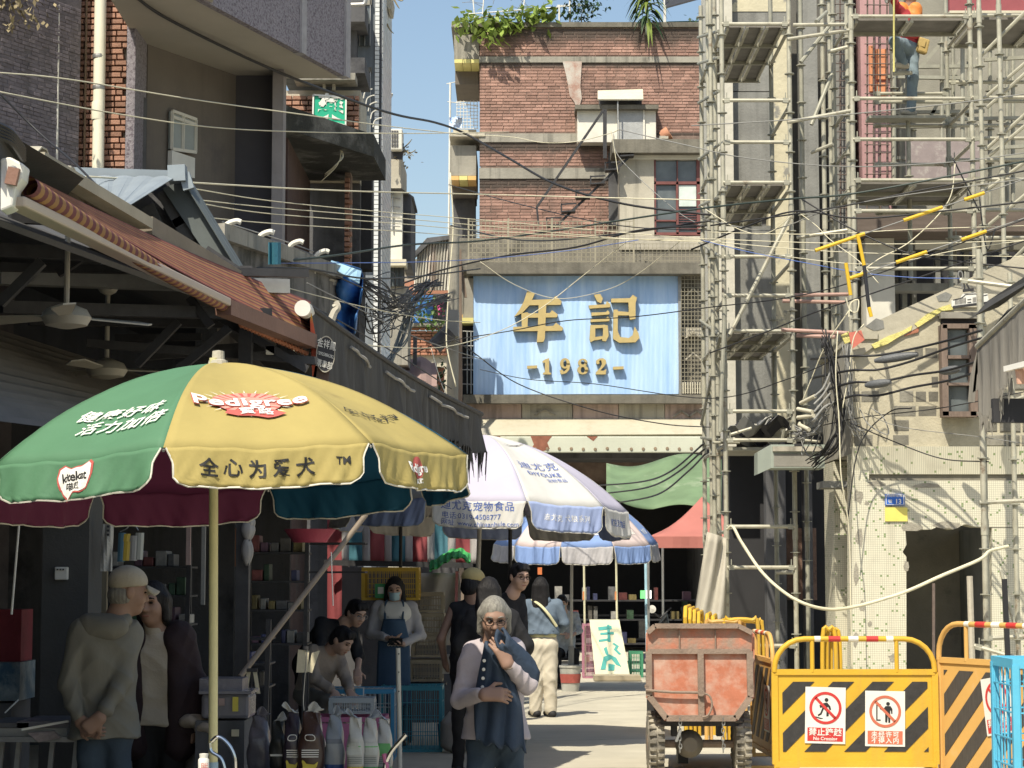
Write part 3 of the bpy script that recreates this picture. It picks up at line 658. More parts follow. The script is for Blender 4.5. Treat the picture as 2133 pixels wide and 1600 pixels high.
# ================================================================ yellow-white house behind with its air conditioner
D5=38.
t=thing('far_cream_house','sunlit cream house seen in the gap behind the tiled tower','building',(X(825,D5),D5,0))
fb(805,320,836,540,D5,D5+2,m_concl,'wall',t); fb(800,395,838,540,D5-.3,D5-.02,m_dirtwhite,'lower_wall',t)
for y in (412,430,450,470): 
    b=MB(); b.tube([W(806,y,D5-.35),W(834,y+2,D5-.35)],.012,5); b.build('wall_pipe',m_steel,t)
b=MB(); b.tube([W(818,395,D5-.35),W(818,480,D5-.35)],.014,5); b.build('wall_pipe',m_steel,t)
fb(838,405,856,550,D5+.1,D5+2,m_dark,'shaded_flank',t)  # flank's shade painted by a dark wall tone
b=MB(); b.prism([W(800,392,D5-.6),W(836,392,D5-.6),W(862,410,D5+.5),W(862,416,D5+.5),W(800,399,D5-.6)],(0,1.5,0)); b.build('roof',m_dark,t)
w=fb(812,552,842,596,D5-.2,D5,m_glassdk,'window',t)
for x in (812,821,830,840): fb(x,552,x+2,596,D5-.25,D5-.2,m_iron,'window_bar',w)
fb(806,540,846,553,D5-.5,D5,m_cream,'window_head',t); fb(800,596,850,760,D5-.1,D5+1,m_conc,'ground_wall',t)
t=thing('air_conditioner','grey air conditioner unit on the cream wall against the sky','air conditioner',W(825,320,D5-.5))
bev(fb(814,268,838,312,D5-.7,D5-.2,m_dirtwhite,'case',t),.02)
for i in range(3):
    for j in range(4): fb(815.5+i*5,272+j*9,819.3+i*5,279+j*9,D5-.715,D5-.69,m_dark,'grille_pane',t)
b=MB(); b.beam(W(812,314,D5-.5),W(840,316,D5-.5),.05,.3); b.build('bracket',m_iron,t); b=MB(); b.tube([W(813,268,D5-.3),W(813,200,D5-.3)],.02,5); b.tube([W(806,198,D5-.3),W(818,196,D5-.3)],.02,5); b.tube([W(806,222,D5-.3),W(818,197,D5-.3)],.012,5); b.build('mast',m_steel,t)
plant('dry_twigs','bare dry twigs growing from the wall under the air conditioner',[(W(845,320,D5-.3),.3,26)],m_dry,.1,[[W(815,322,D5-.3),W(840,312,D5-.3),W(862,325,D5-.3)],[W(830,318,D5-.3),W(850,300,D5-.3),W(858,290,D5-.3)],[W(838,315,D5-.3),W(856,318,D5-.3),W(866,312,D5-.3)]],W(825,322,D5-.3))
plant('hanging_twigs','leafless twigs hanging at the top of the tiled tower against the sky',[],m_dry,.1,[[W(818,-6,D4+1),W(828,12,D4+1),W(832,18,D4+1)],[W(820,-6,D4+1),W(836,2,D4+1),W(842,-4,D4+1)],[W(806,50,D4+1),W(812,62,D4+1),W(820,70,D4+1)]],W(818,0,D4+1))
# ================================================================ low houses at the end of the side lane
D6=42.
t=thing('low_lane_house','low brick house with blue tarpaulin balcony at the far end of the lane','building',(X(880,D6),D6,0))
b=MB(); b.b2((X(790,D6),D6+.06,0),(X(945,D6),D6+2,Z(690,D6))); b.build('wall',m_mortarl,t)
brick_wall(t,(X(832,D6),D6,Z(740,D6)),(1,0,0),(0,-1,0),X(932,D6)-X(832,D6),M(62,D6),m_brick_orange,bw=.2,bh=.05,j=.014,depth=.08,maxn=60)
fb(830,673,938,680,D6-.2,D6+.3,m_conc,'parapet_coping',t)
fb(830,585,938,612,D6+1,D6+1.6,m_brick_orange,'upper_wall',t); fb(800,540,945,588,D6+1.2,D6+2,m_conc,'rear_wall',t)
fb(838,615,902,672,D6+.7,D6+.75,m_tarpblue,'blue_sheet',t); fb(840,660,900,673,D6-.1,D6+.05,mat('bright_blue_sheet',(.08,.22,.6),.5,.2,3),'blue_rim',t)
fb(902,612,940,672,D6+.8,D6+1,m_dark,'dark_window',t)
for x in range(0,6): fb(904+x*6,615,905.5+x*6,672,D6+.3,D6+.34,m_iron,'bar',t)
b=MB(); leaf_cluster(b,W(895,640,D6),.5,70,.13); leaf_cluster(b,W(900,665,D6-.2),.3,70,.12); leaf_cluster(b,W(878,660,D6-.2),.25,30,.14); b.build('potted_leaves',m_leaf,t)
b=MB(); leaf_cluster(b,W(912,640,D6-.2),.2,24,.09); b.build('pink_blossom',mat('pink_petal',(.45,.06,.2),.6,bump=0),t)
t=thing('corrugated_shed','rust streaked corrugated shed wall at the end of the lane','shed',(X(905,D6-1),D6-1,0))
b=MB(); dd=D6-.9
sv=[]; n=40
for i in range(n+1):
    for y in (605,500+ (0 if i>6 else 30-i*4)): 
        p=W(862+i*2.1+(8 if y<600 else 0),y if i>0 else y,dd+1); sv.append(p+V((0,.05*math.sin(i*2.2),0)))
b.add(sv,[(2*i,2*i+2,2*i+3,2*i+1) for i in range(n)]); solid(b.build('corrugated_sheet',mat('rusty_corrugated',(.52,.50,.44),.6,.2,2,(.25,.13,.08),.3,1.2,bump=.1,streak=.6,streakcol=(.22,.1,.06)),t),.02)
b=MB(); b.prism([W(858,545,dd+1),W(895,508,dd+1),W(940,500,dd+1),W(940,492,dd+1),W(890,498,dd+1),W(852,540,dd+1)],(0,-.15,0)); b.build('roof_sheet',m_dark,t)
t=thing('lane_awning','faded brown cloth awning over the dark doorway in the lane','awning',W(870,780,D6-3))
b=MB(); b.grid(lambda u,v:W(820+u*90,738+v*48+u*16,D6-2.5-v*1.5)+V((0,0,.05*math.sin(u*12))),8,4); solid(b.build('cloth',mat('faded_brown_cloth',(.26,.18,.16),.8,.15,3,bump=.1),t),.02)
fb(820,800,912,830,D6-2,D6-1.8,m_conc,'beam',t); fb(860,700,868,800,D6-3,D6-2.8,m_dark,'post',t); fb(800,830,912,960,D6-1.7,D6-1.6,m_dark,'doorway',t)
t=thing('white_panel_wall','small white tiled wall with a leafy plant beside the utility pole','wall',W(900,860,D6-1)); fb(878,770,905,850,D6-1.2,D6-1,m_dirtwhite,'wall',t); fb(905,765,925,900,D6-1.2,D6-1,m_brick_orange,'brick_edge',t); b=MB(); leaf_cluster(b,W(908,775,D6-1.3),.3,60,.15); leaf_cluster(b,W(905,815,D6-1.3),.25,40,.15); b.build('leaves',m_leafd,t)
t=thing('utility_pole','grey concrete utility pole with cables left of the blue sign','pole',(X(943,40),40,0)); b=MB(); b.tube([V((X(938,40),40,0)),V((X(945,40),40,Z(470,40)))],.13,14,r2=.10); autosmooth(b.build('pole_shaft',m_conc,t))
fb(927,645,955,700,39.7,40.3,m_cableg,'cable_box',t); b=MB(); b.tube([W(905,722,39.6),W(938,690,39.6)],.16,10); b.build('meter_drum',m_dark,t)
t=thing('wooden_post','brown wooden post beside the left edge of the blue sign','post',(X(960,42),42,0)); b=MB(); b.beam(V((X(963,42),42,0)),V((X(955,42),42,Z(520,42))),.10,.10); b.build('post',mat('old_timber',(.17,.13,.10),.9,.3,4,stretch=(6,6,.6),bump=.3),t)
b=MB(); b.beam(W(970,620,42.1),W(957,530,42.1),.06,.06); b.build('brace',mat('old_timber',()),t)
# dark gap left of the sign: balcony with yellow tiles and bars
t=thing('side_balcony','dark balcony with iron bars squeezed between pole and blue sign','balcony',W(968,700,43.5))
fb(950,672,986,830,43.9,44.3,m_blackhole,'recess',t); fb(946,662,986,673,43.4,43.9,m_ytile,'tile_edge',t); fb(964,580,986,662,43.6,44,m_conc,'wall',t)
for y in (690,720,745,770,800): b=MB(); b.tube([W(962,y,43.5),W(986,y+1,43.5)],.012,5); b.build('bar',m_steel,t)
for x in (973,981): b=MB(); b.tube([W(x,690,43.5),W(x,820,43.5)],.014,5); b.build('bar',m_steel,t)
# ================================================================ market canopy on the left
t=thing('market_canopy','dark tin roofed market canopy along the left side of the street','canopy',(-3.5,14,0))
m_tin=mat('old_tin_sheet',(.09,.088,.085),.7,.25,2,(.10,.07,.05),.3,1.5,bump=.15,metal=.2)
m_tindk=mat('dark_tin_sheet',(.075,.075,.075),.8,.3,2,(.12,.10,.08),.25,1.5,bump=.15)  # dark tin mottled with browner patches
roofp=[(-7.5,2.0),(-2.75,2.0),(-2.62,8.6),(-1.62,13.0),(-.52,22.3),(-7.5,22.3)]
edge=[(-2.9,-14.0),(-2.62,8.6),(-1.66,13.0),(-.5,17.6),(-.75,19.5),(-1.25,21.2)]  # roof runs on behind the camera to cut skylight over the stalls
b=MB(); vs=[]
for x,y in edge:
    ze=3.30 if y<14 else 2.95
    vs+=[V((x,y,ze)),V((-7.5,y,ze+.42*(x+7.5)))]
b.add(vs,[(2*i,2*i+1,2*i+3,2*i+2) for i in range(5)]); solid(b.build('roof_sheet',m_tin,t),.03)
b=MB(); b.b2((-7.4,-14,0),(-7.3,24,5.2)); b.build('left_wall',m_dark,t)  # lengthened out of view to shut skylight out
b=MB(); b.b2((-7.4,-14.1,0),(-2.9,-14,4.6)); b.build('sky_block_wall',m_dark,t)  # unseen end wall added to keep skylight from the stalls
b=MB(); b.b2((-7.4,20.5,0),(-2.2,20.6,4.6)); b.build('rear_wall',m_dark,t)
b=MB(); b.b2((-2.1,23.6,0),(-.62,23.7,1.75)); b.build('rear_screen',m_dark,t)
# corrugated ceiling sheet in the lower left
b=MB(); n=60; sv=[]
A0,A1=W(-60,870,9.4),W(420,930,13.5); B0,B1=W(-60,672,13.0),W(345,800,17.)
for i in range(n+1):
    u=i/n; 
    for v in (0,1): p=(A0.lerp(B0,u)).lerp(A1.lerp(B1,u),v); sv.append(p+V((0,0,.02*math.sin(i*1.3))))
b.add(sv,[(2*i,2*i+2,2*i+3,2*i+1) for i in range(n)]); b.build('lower_ceiling_sheet',mat('ceiling_sheet',(.20,.185,.165),.7,.2,2,(.14,.11,.08),.3,1.5,bump=.1),t)
b=MB(); b.prism([W(0,835,12),W(95,860,13),W(95,885,13),W(0,865,12)],(0,.05,0)); b.build('paper_strip',m_concl,t)
# trusses: level tubes and diagonals
for (x0,y0,x1,y1,d0,d1,w) in ((-20,520,320,538,11,12,.07),(-20,556,640,570,12,13,.05),(0,578,600,598,12.5,13.2,.09),(0,640,560,655,11.5,12.8,.07),(60,668,520,675,13,13.6,.06),(240,705,420,702,14,14,.05),(300,740,640,716,14,14.2,.07),(20,455,330,470,11,11.5,.05),(180,715,660,752,12.8,13.2,.05)):
    b=MB(); b.beam(W(x0,y0,d0),W(x1,y1,d1),w,w); b.build('truss_tube',m_iron if w<.08 else m_steel,t)
for (x0,y0,x1,y1,d) in ((0,632,88,545,10.5),(285,760,372,670,12.5),(372,770,478,683,12.6),(395,620,440,680,12.4),(455,660,640,770,13),(210,510,120,570,12),(560,690,640,770,13.4),(520,580,430,520,13)):
    b=MB(); b.beam(W(x0,y0,d),W(x1,y1,d),.05,.05); b.build('truss_brace',m_iron,t)
b=MB(); b.b2((-1.72,12.9,0),(-1.64,13.0,3.6)); b.build('steel_post',m_iron,t)
b=MB(); b.beam(W(606,712,13.6),W(648,748,13.5),.10,.10); b.build('cream_gutter',m_concl,t)
b=MB(); b.beam(W(555,730,13),W(572,730,13),.05,.05); b.build('camera_hook',m_dirtwhite,t)
# dark pillar with socket
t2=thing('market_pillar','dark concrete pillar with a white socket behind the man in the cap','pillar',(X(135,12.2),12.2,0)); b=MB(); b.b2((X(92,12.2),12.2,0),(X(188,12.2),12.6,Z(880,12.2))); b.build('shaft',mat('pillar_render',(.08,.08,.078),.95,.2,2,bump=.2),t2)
so_=fb(113,1181,141,1208,12.17,12.205,m_white,'wall_socket',t2); bev(so_,.006)
for i in range(3): fb(118+i*6,1185,121+i*6,1188,12.16,12.175,m_iron,'socket_hole',so_)
def fan(px,py,d,sc,label,rot):
    c=W(px,py,d); t=thing('ceiling_fan',label,'ceiling fan',c,0,'ceiling fans under the market canopy')
    m=mat('fan_cream',(.42,.40,.34),.5,.12,6,bump=.03)
    b=MB(); b.lathe(c+V((0,0,.30*sc)),[(.015*sc,.55*sc),(.10*sc,.42*sc),(.105*sc,.34*sc),(.06*sc,.27*sc),(.022*sc,.25*sc)],16); autosmooth(b.build('canopy_cup',m,t))
    b=MB(); b.tube([c+V((0,0,.95*sc)),c],.018*sc,8); b.build('down_rod',m,t)
    b=MB(); b.lathe(c+V((0,0,-.09*sc)),[(.04*sc,0),(.13*sc,.02*sc),(.16*sc,.07*sc),(.13*sc,.12*sc),(.03*sc,.16*sc)],20); autosmooth(b.build('motor',m,t))
    for k in range(3):
        a=rot+k*2.094; d_=V((math.cos(a),math.sin(a),0)); w=V((-d_.y,d_.x,.22))*.075*sc; z=V((0,0,-.02*sc))
        b=MB(); b.prism([c+z+d_*.14*sc-w*.5,c+z+d_*.55*sc-w,c+z+d_*.62*sc,c+z+d_*.55*sc+w,c+z+d_*.14*sc+w*.5],(0,0,.01*sc)); b.build('blade',m,t)
fan(138,655,11,.85,'cream ceiling fan nearer the street opening, above and left of the green umbrella panel',2.8)
fan(222,765,13.2,.85,'second ceiling fan hanging lower, just above the green umbrella top',.3)
# ---------------- striped retractable awning
A=W(55,386,9.0); B=W(535,672,12.6)
t=thing('striped_awning','rolled maroon and ochre striped awning in a cream cassette at the upper left','awning',A)
m_mar=mat('maroon_cloth',(.15,.05,.052),.85,.2,8,bump=.08); m_och=mat('ochre_cloth',(.31,.17,.07),.85,.2,8,bump=.08); m_org=mat('orange_cloth',(.30,.115,.06),.85,.2,8,bump=.08)
ax=(B-A); L=ax.length; ax.normalize(); s1=ax.cross(V((0,0,1))).normalized(); s2=s1.cross(ax)
b=MB(); n=84
rings=[]
for i in range(n+1):
    u=i/n; r=.046-.014*u; p=A+ax*(L*u)-V((0,0,.03*math.sin(3.14*u)))
    rings+= [p+ax*(.018*math.cos(k*math.pi/8))+s1*(r*math.cos(k*math.pi/8))+s2*(r*math.sin(k*math.pi/8)) for k in range(16)]
b.v=[tuple(q) for q in rings]
for i in range(n):
    for k in range(16): b.f.append((i*16+k,i*16+(k+1)%16,(i+1)*16+(k+1)%16,(i+1)*16+k)); b.m.append(i%2)
b.build('cloth_roll',[m_mar,m_och],t,smooth=True)
# unrolled cloth above the roll, in stripes that run along it
NS=24
for k in range(NS):
    def edge_(u,w):
        d_=9.1+4.3*w; yb=374+330*w+14*math.sin(3.14*w); yt=366+262*w+10*math.sin(3.14*w)
        return W(58+588*w,yb+(yt-yb)*u,d_+.5*u*w+.02)
    b=MB(); q=[]
    for w in [i/24 for i in range(25)]: q+=[edge_(k/NS,w),edge_((k+1)/NS,w)]
    b.add(q,[(2*i,2*i+2,2*i+3,2*i+1) for i in range(24)]); solid(b.build('cloth_stripe',(m_mar,m_org,m_mar,m_och,m_org,m_mar,m_och)[k%7],t),.006)
b=MB(); b.beam(W(30,420,8.95),W(465,630,11.9),.10,.048); bev(b.build('front_bar',mat('cassette_cream',(.46,.38,.31),.5,.1,2,bump=.04),t),.010)
b=MB(); b.beam(W(465,640,11.9),W(645,712,13.3),.10,.09); b.build('rear_bar',mat('brown_bar',(.20,.11,.08),.6),t)
b=MB(); b.prism([W(x,y,8.9) for x,y in ((0,330),(20,326),(50,342),(46,372),(32,392),(26,430),(12,436),(0,440))],(0,.12,0)); br=b.build('end_bracket',m_white,t); bev(br,.01)
for (x,y) in ((29,356),(24,378)):
    b=MB(); b.lathe(W(x,y,8.9),[(.02,0),(.02,.02),(.012,.028)],12,(0,-1,0)); b.build('bracket_bolt',m_steel,br)
b=MB(); b.beam(W(30,350,8.88),W(22,385,8.88),.05,.03); b.build('bracket_arm',mat('brown_bar',()),br)
b=MB(); b.tube([W(630,642,13.2),W(630,642,13.2)+V((.0,.45,0.02))],.052,20); autosmooth(b.build('roller_end',m_white,t))
b=MB(); nn=40; Pq=[W(500,660,12.4).lerp(W(640,722,13.3),i/nn)+V((0,0,-.04-.012*(i%2))) for i in range(nn+1)]; b.tube(Pq,.014,6); b.build('scalloped_hem',m_org,t)
# ---------------- fringe awning
A=W(645,645,13.4); B=W(1003,868,17.8)
t=thing('fringe_awning','weathered black awning with a frayed hanging valance along the stalls','awning',A)
m_fr=mat('grey_black_cloth',(.085,.083,.08),.95,.35,3,(.16,.155,.145),.35,2.,stretch=(5,5,.35),bump=.25,bscale=30,trans=.1)
random.seed(11)
def frpt(u,v):
    p=A.lerp(B,u); sag=-.05*math.sin(u*math.pi); wob=.045*math.sin(u*60)+.03*math.sin(u*131+1)+.016*math.sin(u*223)
    h=(.50-.18*u)*(1+.07*math.sin(u*22)+.05*math.sin(u*57))
    return p+V((wob*v,wob*v*.3,sag-h*v))
b=MB(); b.grid(frpt,190,5); 
# frayed threads at the hem
n=230
for i in range(n):
    u=(i+rnd(0,.8))/n; p=frpt(min(1,u),.97); l=rnd(.03,.24)*(.5+u*.7); w=rnd(.010,.035)
    dx=(B-A).normalized()
    b.add([p-dx*w,p+dx*w,p+dx*rnd(-.01,.03)+V((rnd(-.02,.02),0,-l))],[(0,1,2)])
solid(b.build('valance',m_fr,t),.004)
b=MB(); b.grid(lambda u,v:A.lerp(B,u)+V((-.5*v,.2*v,-.10*v-.05*math.sin(u*math.pi))),30,2); solid(b.build('top_cloth',m_fr,t),.008)
b=MB(); b.tube([frpt(i/30,0)+V((0,0,.02)) for i in range(31)],.022,8); b.build('front_rail',m_iron,t)
for (u0,u1) in ((.18,.28),(.36,.52),(.62,.86)):
    b=MB(); q=[frpt(u0+(u1-u0)*i/12,.16+.10*i/12)+V((.03,-.012,0)) for i in range(13)]; b.tube(q,.012,5); b.build('frayed_seam',mat('frayed_grey',(.30,.29,.27),.95,bump=.5),t)
# coloured end with its round printed patch
e0=W(645,655,13.33); P=lambda x,y:W(x,y,13.3)
b=MB(); b.prism([P(646,668),P(648,650),P(664,735),P(658,790),P(651,795)],(0,.01,0)); b.build('red_yellow_edge',mat('red_orange_print',(.50,.10,.05),.7,.1,4,(.55,.34,.05),.4,3,sharp=.05),t)
b=MB(); b.prism([P(650,795),P(662,735),P(690,745),P(683,800),P(672,795),P(664,798),P(656,806)],(0,.01,0)); b.build('brown_tongue',mat('brown_print',(.13,.085,.07),.8),t)
c=W(678,738,13.27); vs,fs=disc_flat(.062,30,sx=1,sy=1.9); pm=plane_map(c,(.94,.3,-.25),(0.1,0,1),.004)
dk=put_flat(vs,fs,pm,'round_patch',mat('black_print',(.03,.03,.034),.7),t); vs,fs=disc_flat(.062,30,r0=.058,sx=1,sy=1.9); put_flat(vs,fs,lambda v:pm(v)+V((0,-.003,0)),'patch_rim',m_concl,t)
for k,(s_,sz) in enumerate((('金祥鳳',.042),('13925886282',.020),('購車部',.036))):
    vs,fs=text_flat(s_,sz); put_flat([V((v.x,v.y*1.5+.06-.065*k,0)) for v in vs],fs,lambda v:pm(v)+V((0,-.005,0)),'patch_lettering',m_white,t)
b=MB(); b.tube(spline([W(690,668,14.5),W(697,650,14.5),W(704,640,14.5),W(700,628,14.5)],5),.03,7,r2=.02); b.tube([W(694,640,14.5),W(706,634,14.5)],.02,6); b.build('cream_tap',m_concl,t)
# ---------------- tin roof edge above the striped awning and the grey gable
t=thing('tin_roof_edge','torn tin roof edge with a cream beam above the striped awning','roof',W(80,330,9.6))
b=MB(); b.beam(W(72,330,9.6),W(300,466,11.3),.10,.06); b.build('cream_beam',mat('beam_tan',(.36,.32,.24),.7,.2,3,(.2,.15,.1),.3,3),t)
b=MB(); b.beam(W(300,470,11.35),W(640,672,14.2),.10,.10); b.build('brown_beam',mat('beam_brown',(.20,.17,.13),.8,.2,3),t)
b=MB(); b.grid(lambda u,v:W(78+u*380,318+u*262,9.65+u*3.2)+V((-.45*v,.25*v,.05*math.sin(u*40)*(1-v)+.10*v)),40,3); solid(b.build('torn_foil',mat('torn_foil',(.40,.37,.29),.5,.3,6,(.12,.09,.06),.4,3,bump=.3),t),.008)
b=MB(); b.prism([W(-20,255,8.8),W(175,372,9.8),W(60,372,9.8),W(-20,330,8.8)],(-.2,.5,0)); b.build('black_sheet',m_tindk,t)
b=MB()
for k in range(5): b.tube(spline([W(-5,258+k*7,8.7),W(25,275+k*6,8.8),W(50,310+k*6,9)],5),.012,5)
b.build('cable_bunch',m_cable,t); t.children[-1]['kind']='stuff'
t=thing('tin_gable','blue grey corrugated tin gable roof between the awnings and the balcony house','roof',W(300,400,15))
m_tinb=mat('blue_grey_tin',(.25,.29,.32),.55,.15,2,(.20,.18,.15),.2,2,metal=.25,bump=.05)
def sheet(c00,c10,c01,c11,nc,amp,m,name,par):
    b=MB(); n=nc*4; sv=[]
    nn=((c10-c00).cross(c01-c00)).normalized()
    for i in range(n+1):
        u=i/n; o=nn*amp*max(-.3,math.cos(u*nc*2*math.pi))
        sv+=[c00.lerp(c10,u)+o,c01.lerp(c11,u)+o]
    b.add(sv,[(2*i,2*i+2,2*i+3,2*i+1) for i in range(n)]); o=b.build(name,m,par); solid(o,.006); return o
sheet(W(120,366,15.8),W(362,368,15),W(190,438,13.2),W(258,432,12.6),6,.010,m_tinb,'left_slope',t)
sheet(W(385,372,15),W(392,365,15.6),W(500,560,15),W(505,552,15.6),2,.02,mat('dark_tin_slope',(.10,.115,.115),.6,.2,2,metal=.2,bump=.05),'right_slope',t)
b=MB(); b.prism([W(338,392,15.1),W(388,374,15.1),W(500,560,15.1),W(440,545,15.1)],(0,.05,0)); b.build('slope_underside',mat('dark_tin_slope',()),t)
b=MB(); b.prism([W(x,y,15.3) for x,y in ((262,425),(350,378),(448,548),(455,600),(262,470))],(0,.05,0)); b.build('gable_board',m_dark,t)
b=MB(); b.beam(W(160,359,15.8),W(362,366,15.1),.07,.07); b.beam(W(352,364,15),W(388,362,15),.12,.12); b.beam(W(384,362,15),W(394,395,15),.05,.08); b.build('ridge_cap',m_tinb,t)
for (x0,y0,x1,y1) in ((340,400,380,470),(372,455,400,505),(310,430,340,500)): 
    b=MB(); b.beam(W(x0,y0,15.2),W(x1,y1,15.2),.10,.10); b.build('rafter',m_tindk,t)
# ---------------- concrete parapet with curved barbed brackets, blue tarpaulin
t=thing('parapet_roof_wall','weathered flat roof parapet with curved white brackets under the wires','wall',W(600,600,21))
pa_=[W(455,500,17.5),W(705,583,22.5)]
b=MB(); z1=pa_[0].z
b.prism([pa_[0],pa_[1],V((pa_[1].x,pa_[1].y,3.3)),V((pa_[0].x,pa_[0].y,3.3))],(-.2,.1,0)); b.build('wall',mat('streaked_parapet',(.20,.19,.175),.95,.25,1.5,(.07,.068,.06),.45,1.,streak=.8,bump=.4),t)
b=MB(); b.prism([pa_[0]+V((.06,-.05,0)),pa_[1]+V((.06,-.05,0)),pa_[1]+V((.06,-.05,.14)),pa_[0]+V((.06,-.05,.14))],(-.3,.15,0)); b.build('coping',m_conc,t)
b=MB(); b.prism([W(688,580,22),W(705,585,22.4),W(705,596,22.4),W(680,590,22)],(0,.5,0)); b.build('broken_corner',m_concl,t)
for (x,y) in ((463,498),(535,520),(598,540),(653,560)):
    d=17.7+(x-463)/242*4.6; c=W(x,y,d); h=M(38,d)
    b=MB(); b.tube(spline([c+V((0,0,-.05)),c+V((.01,0,h*.5)),c+V((.05,0,h*.85)),c+V((.12,0,h)),c+V((.16,0,h*.93))],5),.026,7); b.build('curved_bracket',m_dirtwhite,t)
b=MB()
for k in range(3): b.tube(spline([W(463+ (x-463),y-22-k*7+ (x-463)*.0,17.7+(x-463)/242*4.6) for x,y in ((463,498),(535,520),(598,540),(653,560))],4),.006,4)
b.build('barbed_wire',m_steel,t); t.children[-1]['kind']='stuff'
t=thing('blue_tarpaulin','crumpled blue tarpaulin hanging over the end of the grey parapet','tarpaulin',W(720,620,23))
tp=[[(640,548),(700,545),(752,560),(756,575)],[(655,570),(705,585),(748,600),(755,600)],[(688,590),(712,640),(745,640),(752,630)],[(690,660),(715,680),(738,660),(745,650)],[(712,690),(722,715),(736,700),(742,690)]]
b=MB()
def tpf(u,v):
    i=min(3,int(v*4)); f=v*4-i; j=min(2,int(u*3)); g=u*3-j
    q=lambda r,c:V((tp[r][c][0],tp[r][c][1],0))
    p=(q(i,j)*(1-g)+q(i,j+1)*g)*(1-f)+(q(i+1,j)*(1-g)+q(i+1,j+1)*g)*f
    return W(p.x,p.y,22.6+.25*math.sin(u*9+v*4)+.12*math.sin(v*14))
b.grid(tpf,18,20); solid(b.build('sheet',m_tarpblue,t,smooth=True),.01)
b=MB(); b.grid(lambda u,v:W(690+u*62,543+u*22+v*38*(.5+u*.4),22.3+.1*math.sin(u*6))+V((0,-.3*v,0)),8,4); solid(b.build('light_fold',mat('pale_blue_fold',(.30,.48,.62),.5,.15,5,bump=.1),t),.01)
b=MB(); b.grid(lambda u,v:W(560+u*24,505+v*46,18.6+.05*math.sin(u*8)),4,4); solid(b.build('far_corner',mat('teal_cloth',(.04,.16,.22),.7),t),.01)
# ================================================================ right: concrete building being rebuilt
D7=30.
m_darkr=mat('shade_rear_render',(.12,.115,.10),.95,.3,2,(.24,.225,.19),.3,1.8,bump=.3)  # deep shade behind the scaffold put into the wall colour
t=thing('gutted_building','grey gutted concrete building behind the scaffolding','building',(X(1700,D7),D7,0))
RB=t
fb(1478,-60,1524,930,D7-.25,D7+.45,mat('white_tile_strip',(.50,.48,.41),.7,.15,6,(.40,.38,.33),.25,5,bump=.3,bscale=12),'white_flank',t)
m_peel=mat('peeling_cream',(.52,.48,.35),.9,.12,4,(.24,.235,.21),.42,2.2,bump=.5,bscale=12,sharp=.04)
fb(1524,-60,1642,24,D7-.05,D7+.6,m_peel,'peeling_panel',t); fb(1524,24,1642,58,D7-.04,D7+.6,m_concg,'scraped_panel',t)
for (y0,y1) in ((58,190),(192,380),(470,700),(702,905)):
    fb(1524,y0,1606,y1,D7-.04 if y0!=192 else D7-.06,D7+.6,m_concg,'rendered_panel',t)
fb(1606,58,1642,905,D7+.02,D7+.6,m_peel,'peeling_strip',t)
fb(1524,380,1642,470,D7+.3,D7+.6,m_dark,'void_band',t)
# columns with reinforcement
fb(1684,-60,1700,900,D7-.3,D7+.4,m_concg,'column',t); fb(1742,-60,1776,720,D7-.1,D7+.4,m_concg,'column',t)
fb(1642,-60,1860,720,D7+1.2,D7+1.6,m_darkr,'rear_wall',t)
m_reb=mat('rebar',(.13,.10,.085),.8,.3,20,bump=.2)
def cage(x0,x1,y0,y1,d,nv,ny,name='rebar_bar'):
    cg=MB()
    for i in range(nv):
        x=x0+(x1-x0)*i/(nv-1); 
        b=MB(); b.tube([W(x,y1,d+.1*(i%2)),W(x+rnd(-1,1),y0,d+.1*(i%2))],.013,5); b.build(name,m_reb,t)
    for j in range(ny):
        y=y0+(y1-y0)*(j+.5)/ny+rnd(-2,2); b=MB(); b.tube([W(x0-5,y+rnd(-1,1),d-.02),W(x1+5,y+rnd(-1,1),d-.02)],.008,4); b.build('rebar_tie',m_reb,t)
cage(1738,1776,0,460,D7-.35,4,26)
cage(1806,1848,0,455,D7-.6,4,22)
fb(1798,-60,1850,450,D7-.3,D7+.3,mat('pink_formwork',(.40,.24,.24),.85,.2,3,(.2,.16,.17),.3,2,bump=.15),'formwork_column',t)
for (y0,y1) in ((102,165),(172,200)): 
    b=MB(); 
    fb(1826,y0,1846,y1,D7-.36,D7-.28,mat('orange_board',(.58,.24,.12),.8,.15,5),'orange_board',t)
fb(1812,95,1820,190,D7-.36,D7-.3,mat('orange_board',()),'orange_board',t)
# rear rooms behind the scaffold
fb(1850,-60,2300,470,D7+2.2,D7+2.5,mat('pale_rear_render',(.25,.24,.20),.9,.25,2,(.38,.36,.29),.3,2.5,bump=.3),'room_back_wall',t)  # room shade carried by a darker wall tone
fb(1890,292,2042,378,D7-1.2,D7-1.1,mat('purple_grey_board',(.26,.22,.22),.85,.15,6,(.36,.33,.31),.4,7,bump=.15,stretch=(1,1,1)),'grey_panel',t)
fb(1978,-30,2300,22,D7-1.0,D7-.9,mat('maroon_board',(.27,.075,.085),.8,.15,5,(.42,.25,.25),.3,4,bump=.1),'maroon_panel',t); fb(1978,22,2300,27,D7-1.02,D7-.9,m_cream,'board_edge',t)
fb(1786,440,2300,482,D7-1.,D7-.2,mat('brown_beam_form',(.12,.095,.08),.85,.3,3,stretch=(.6,3,5),bump=.2),'formwork_beam',t)
fb(1786,392,1850,440,D7-.6,D7+.5,m_dark,'beam_shadow',t)  # dark box stands in for shadow at the beam
fb(1786,482,2300,520,D7+.4,D7+.6,mat('olive_lining',(.13,.125,.10),.9),'soffit',t)
fb(1806,482,1862,720,D7-.4,D7+.2,m_dirtwhite,'white_column',t)
fb(1862,515,2300,720,D7+1.6,D7+2,m_blackhole,'dark_room',t)
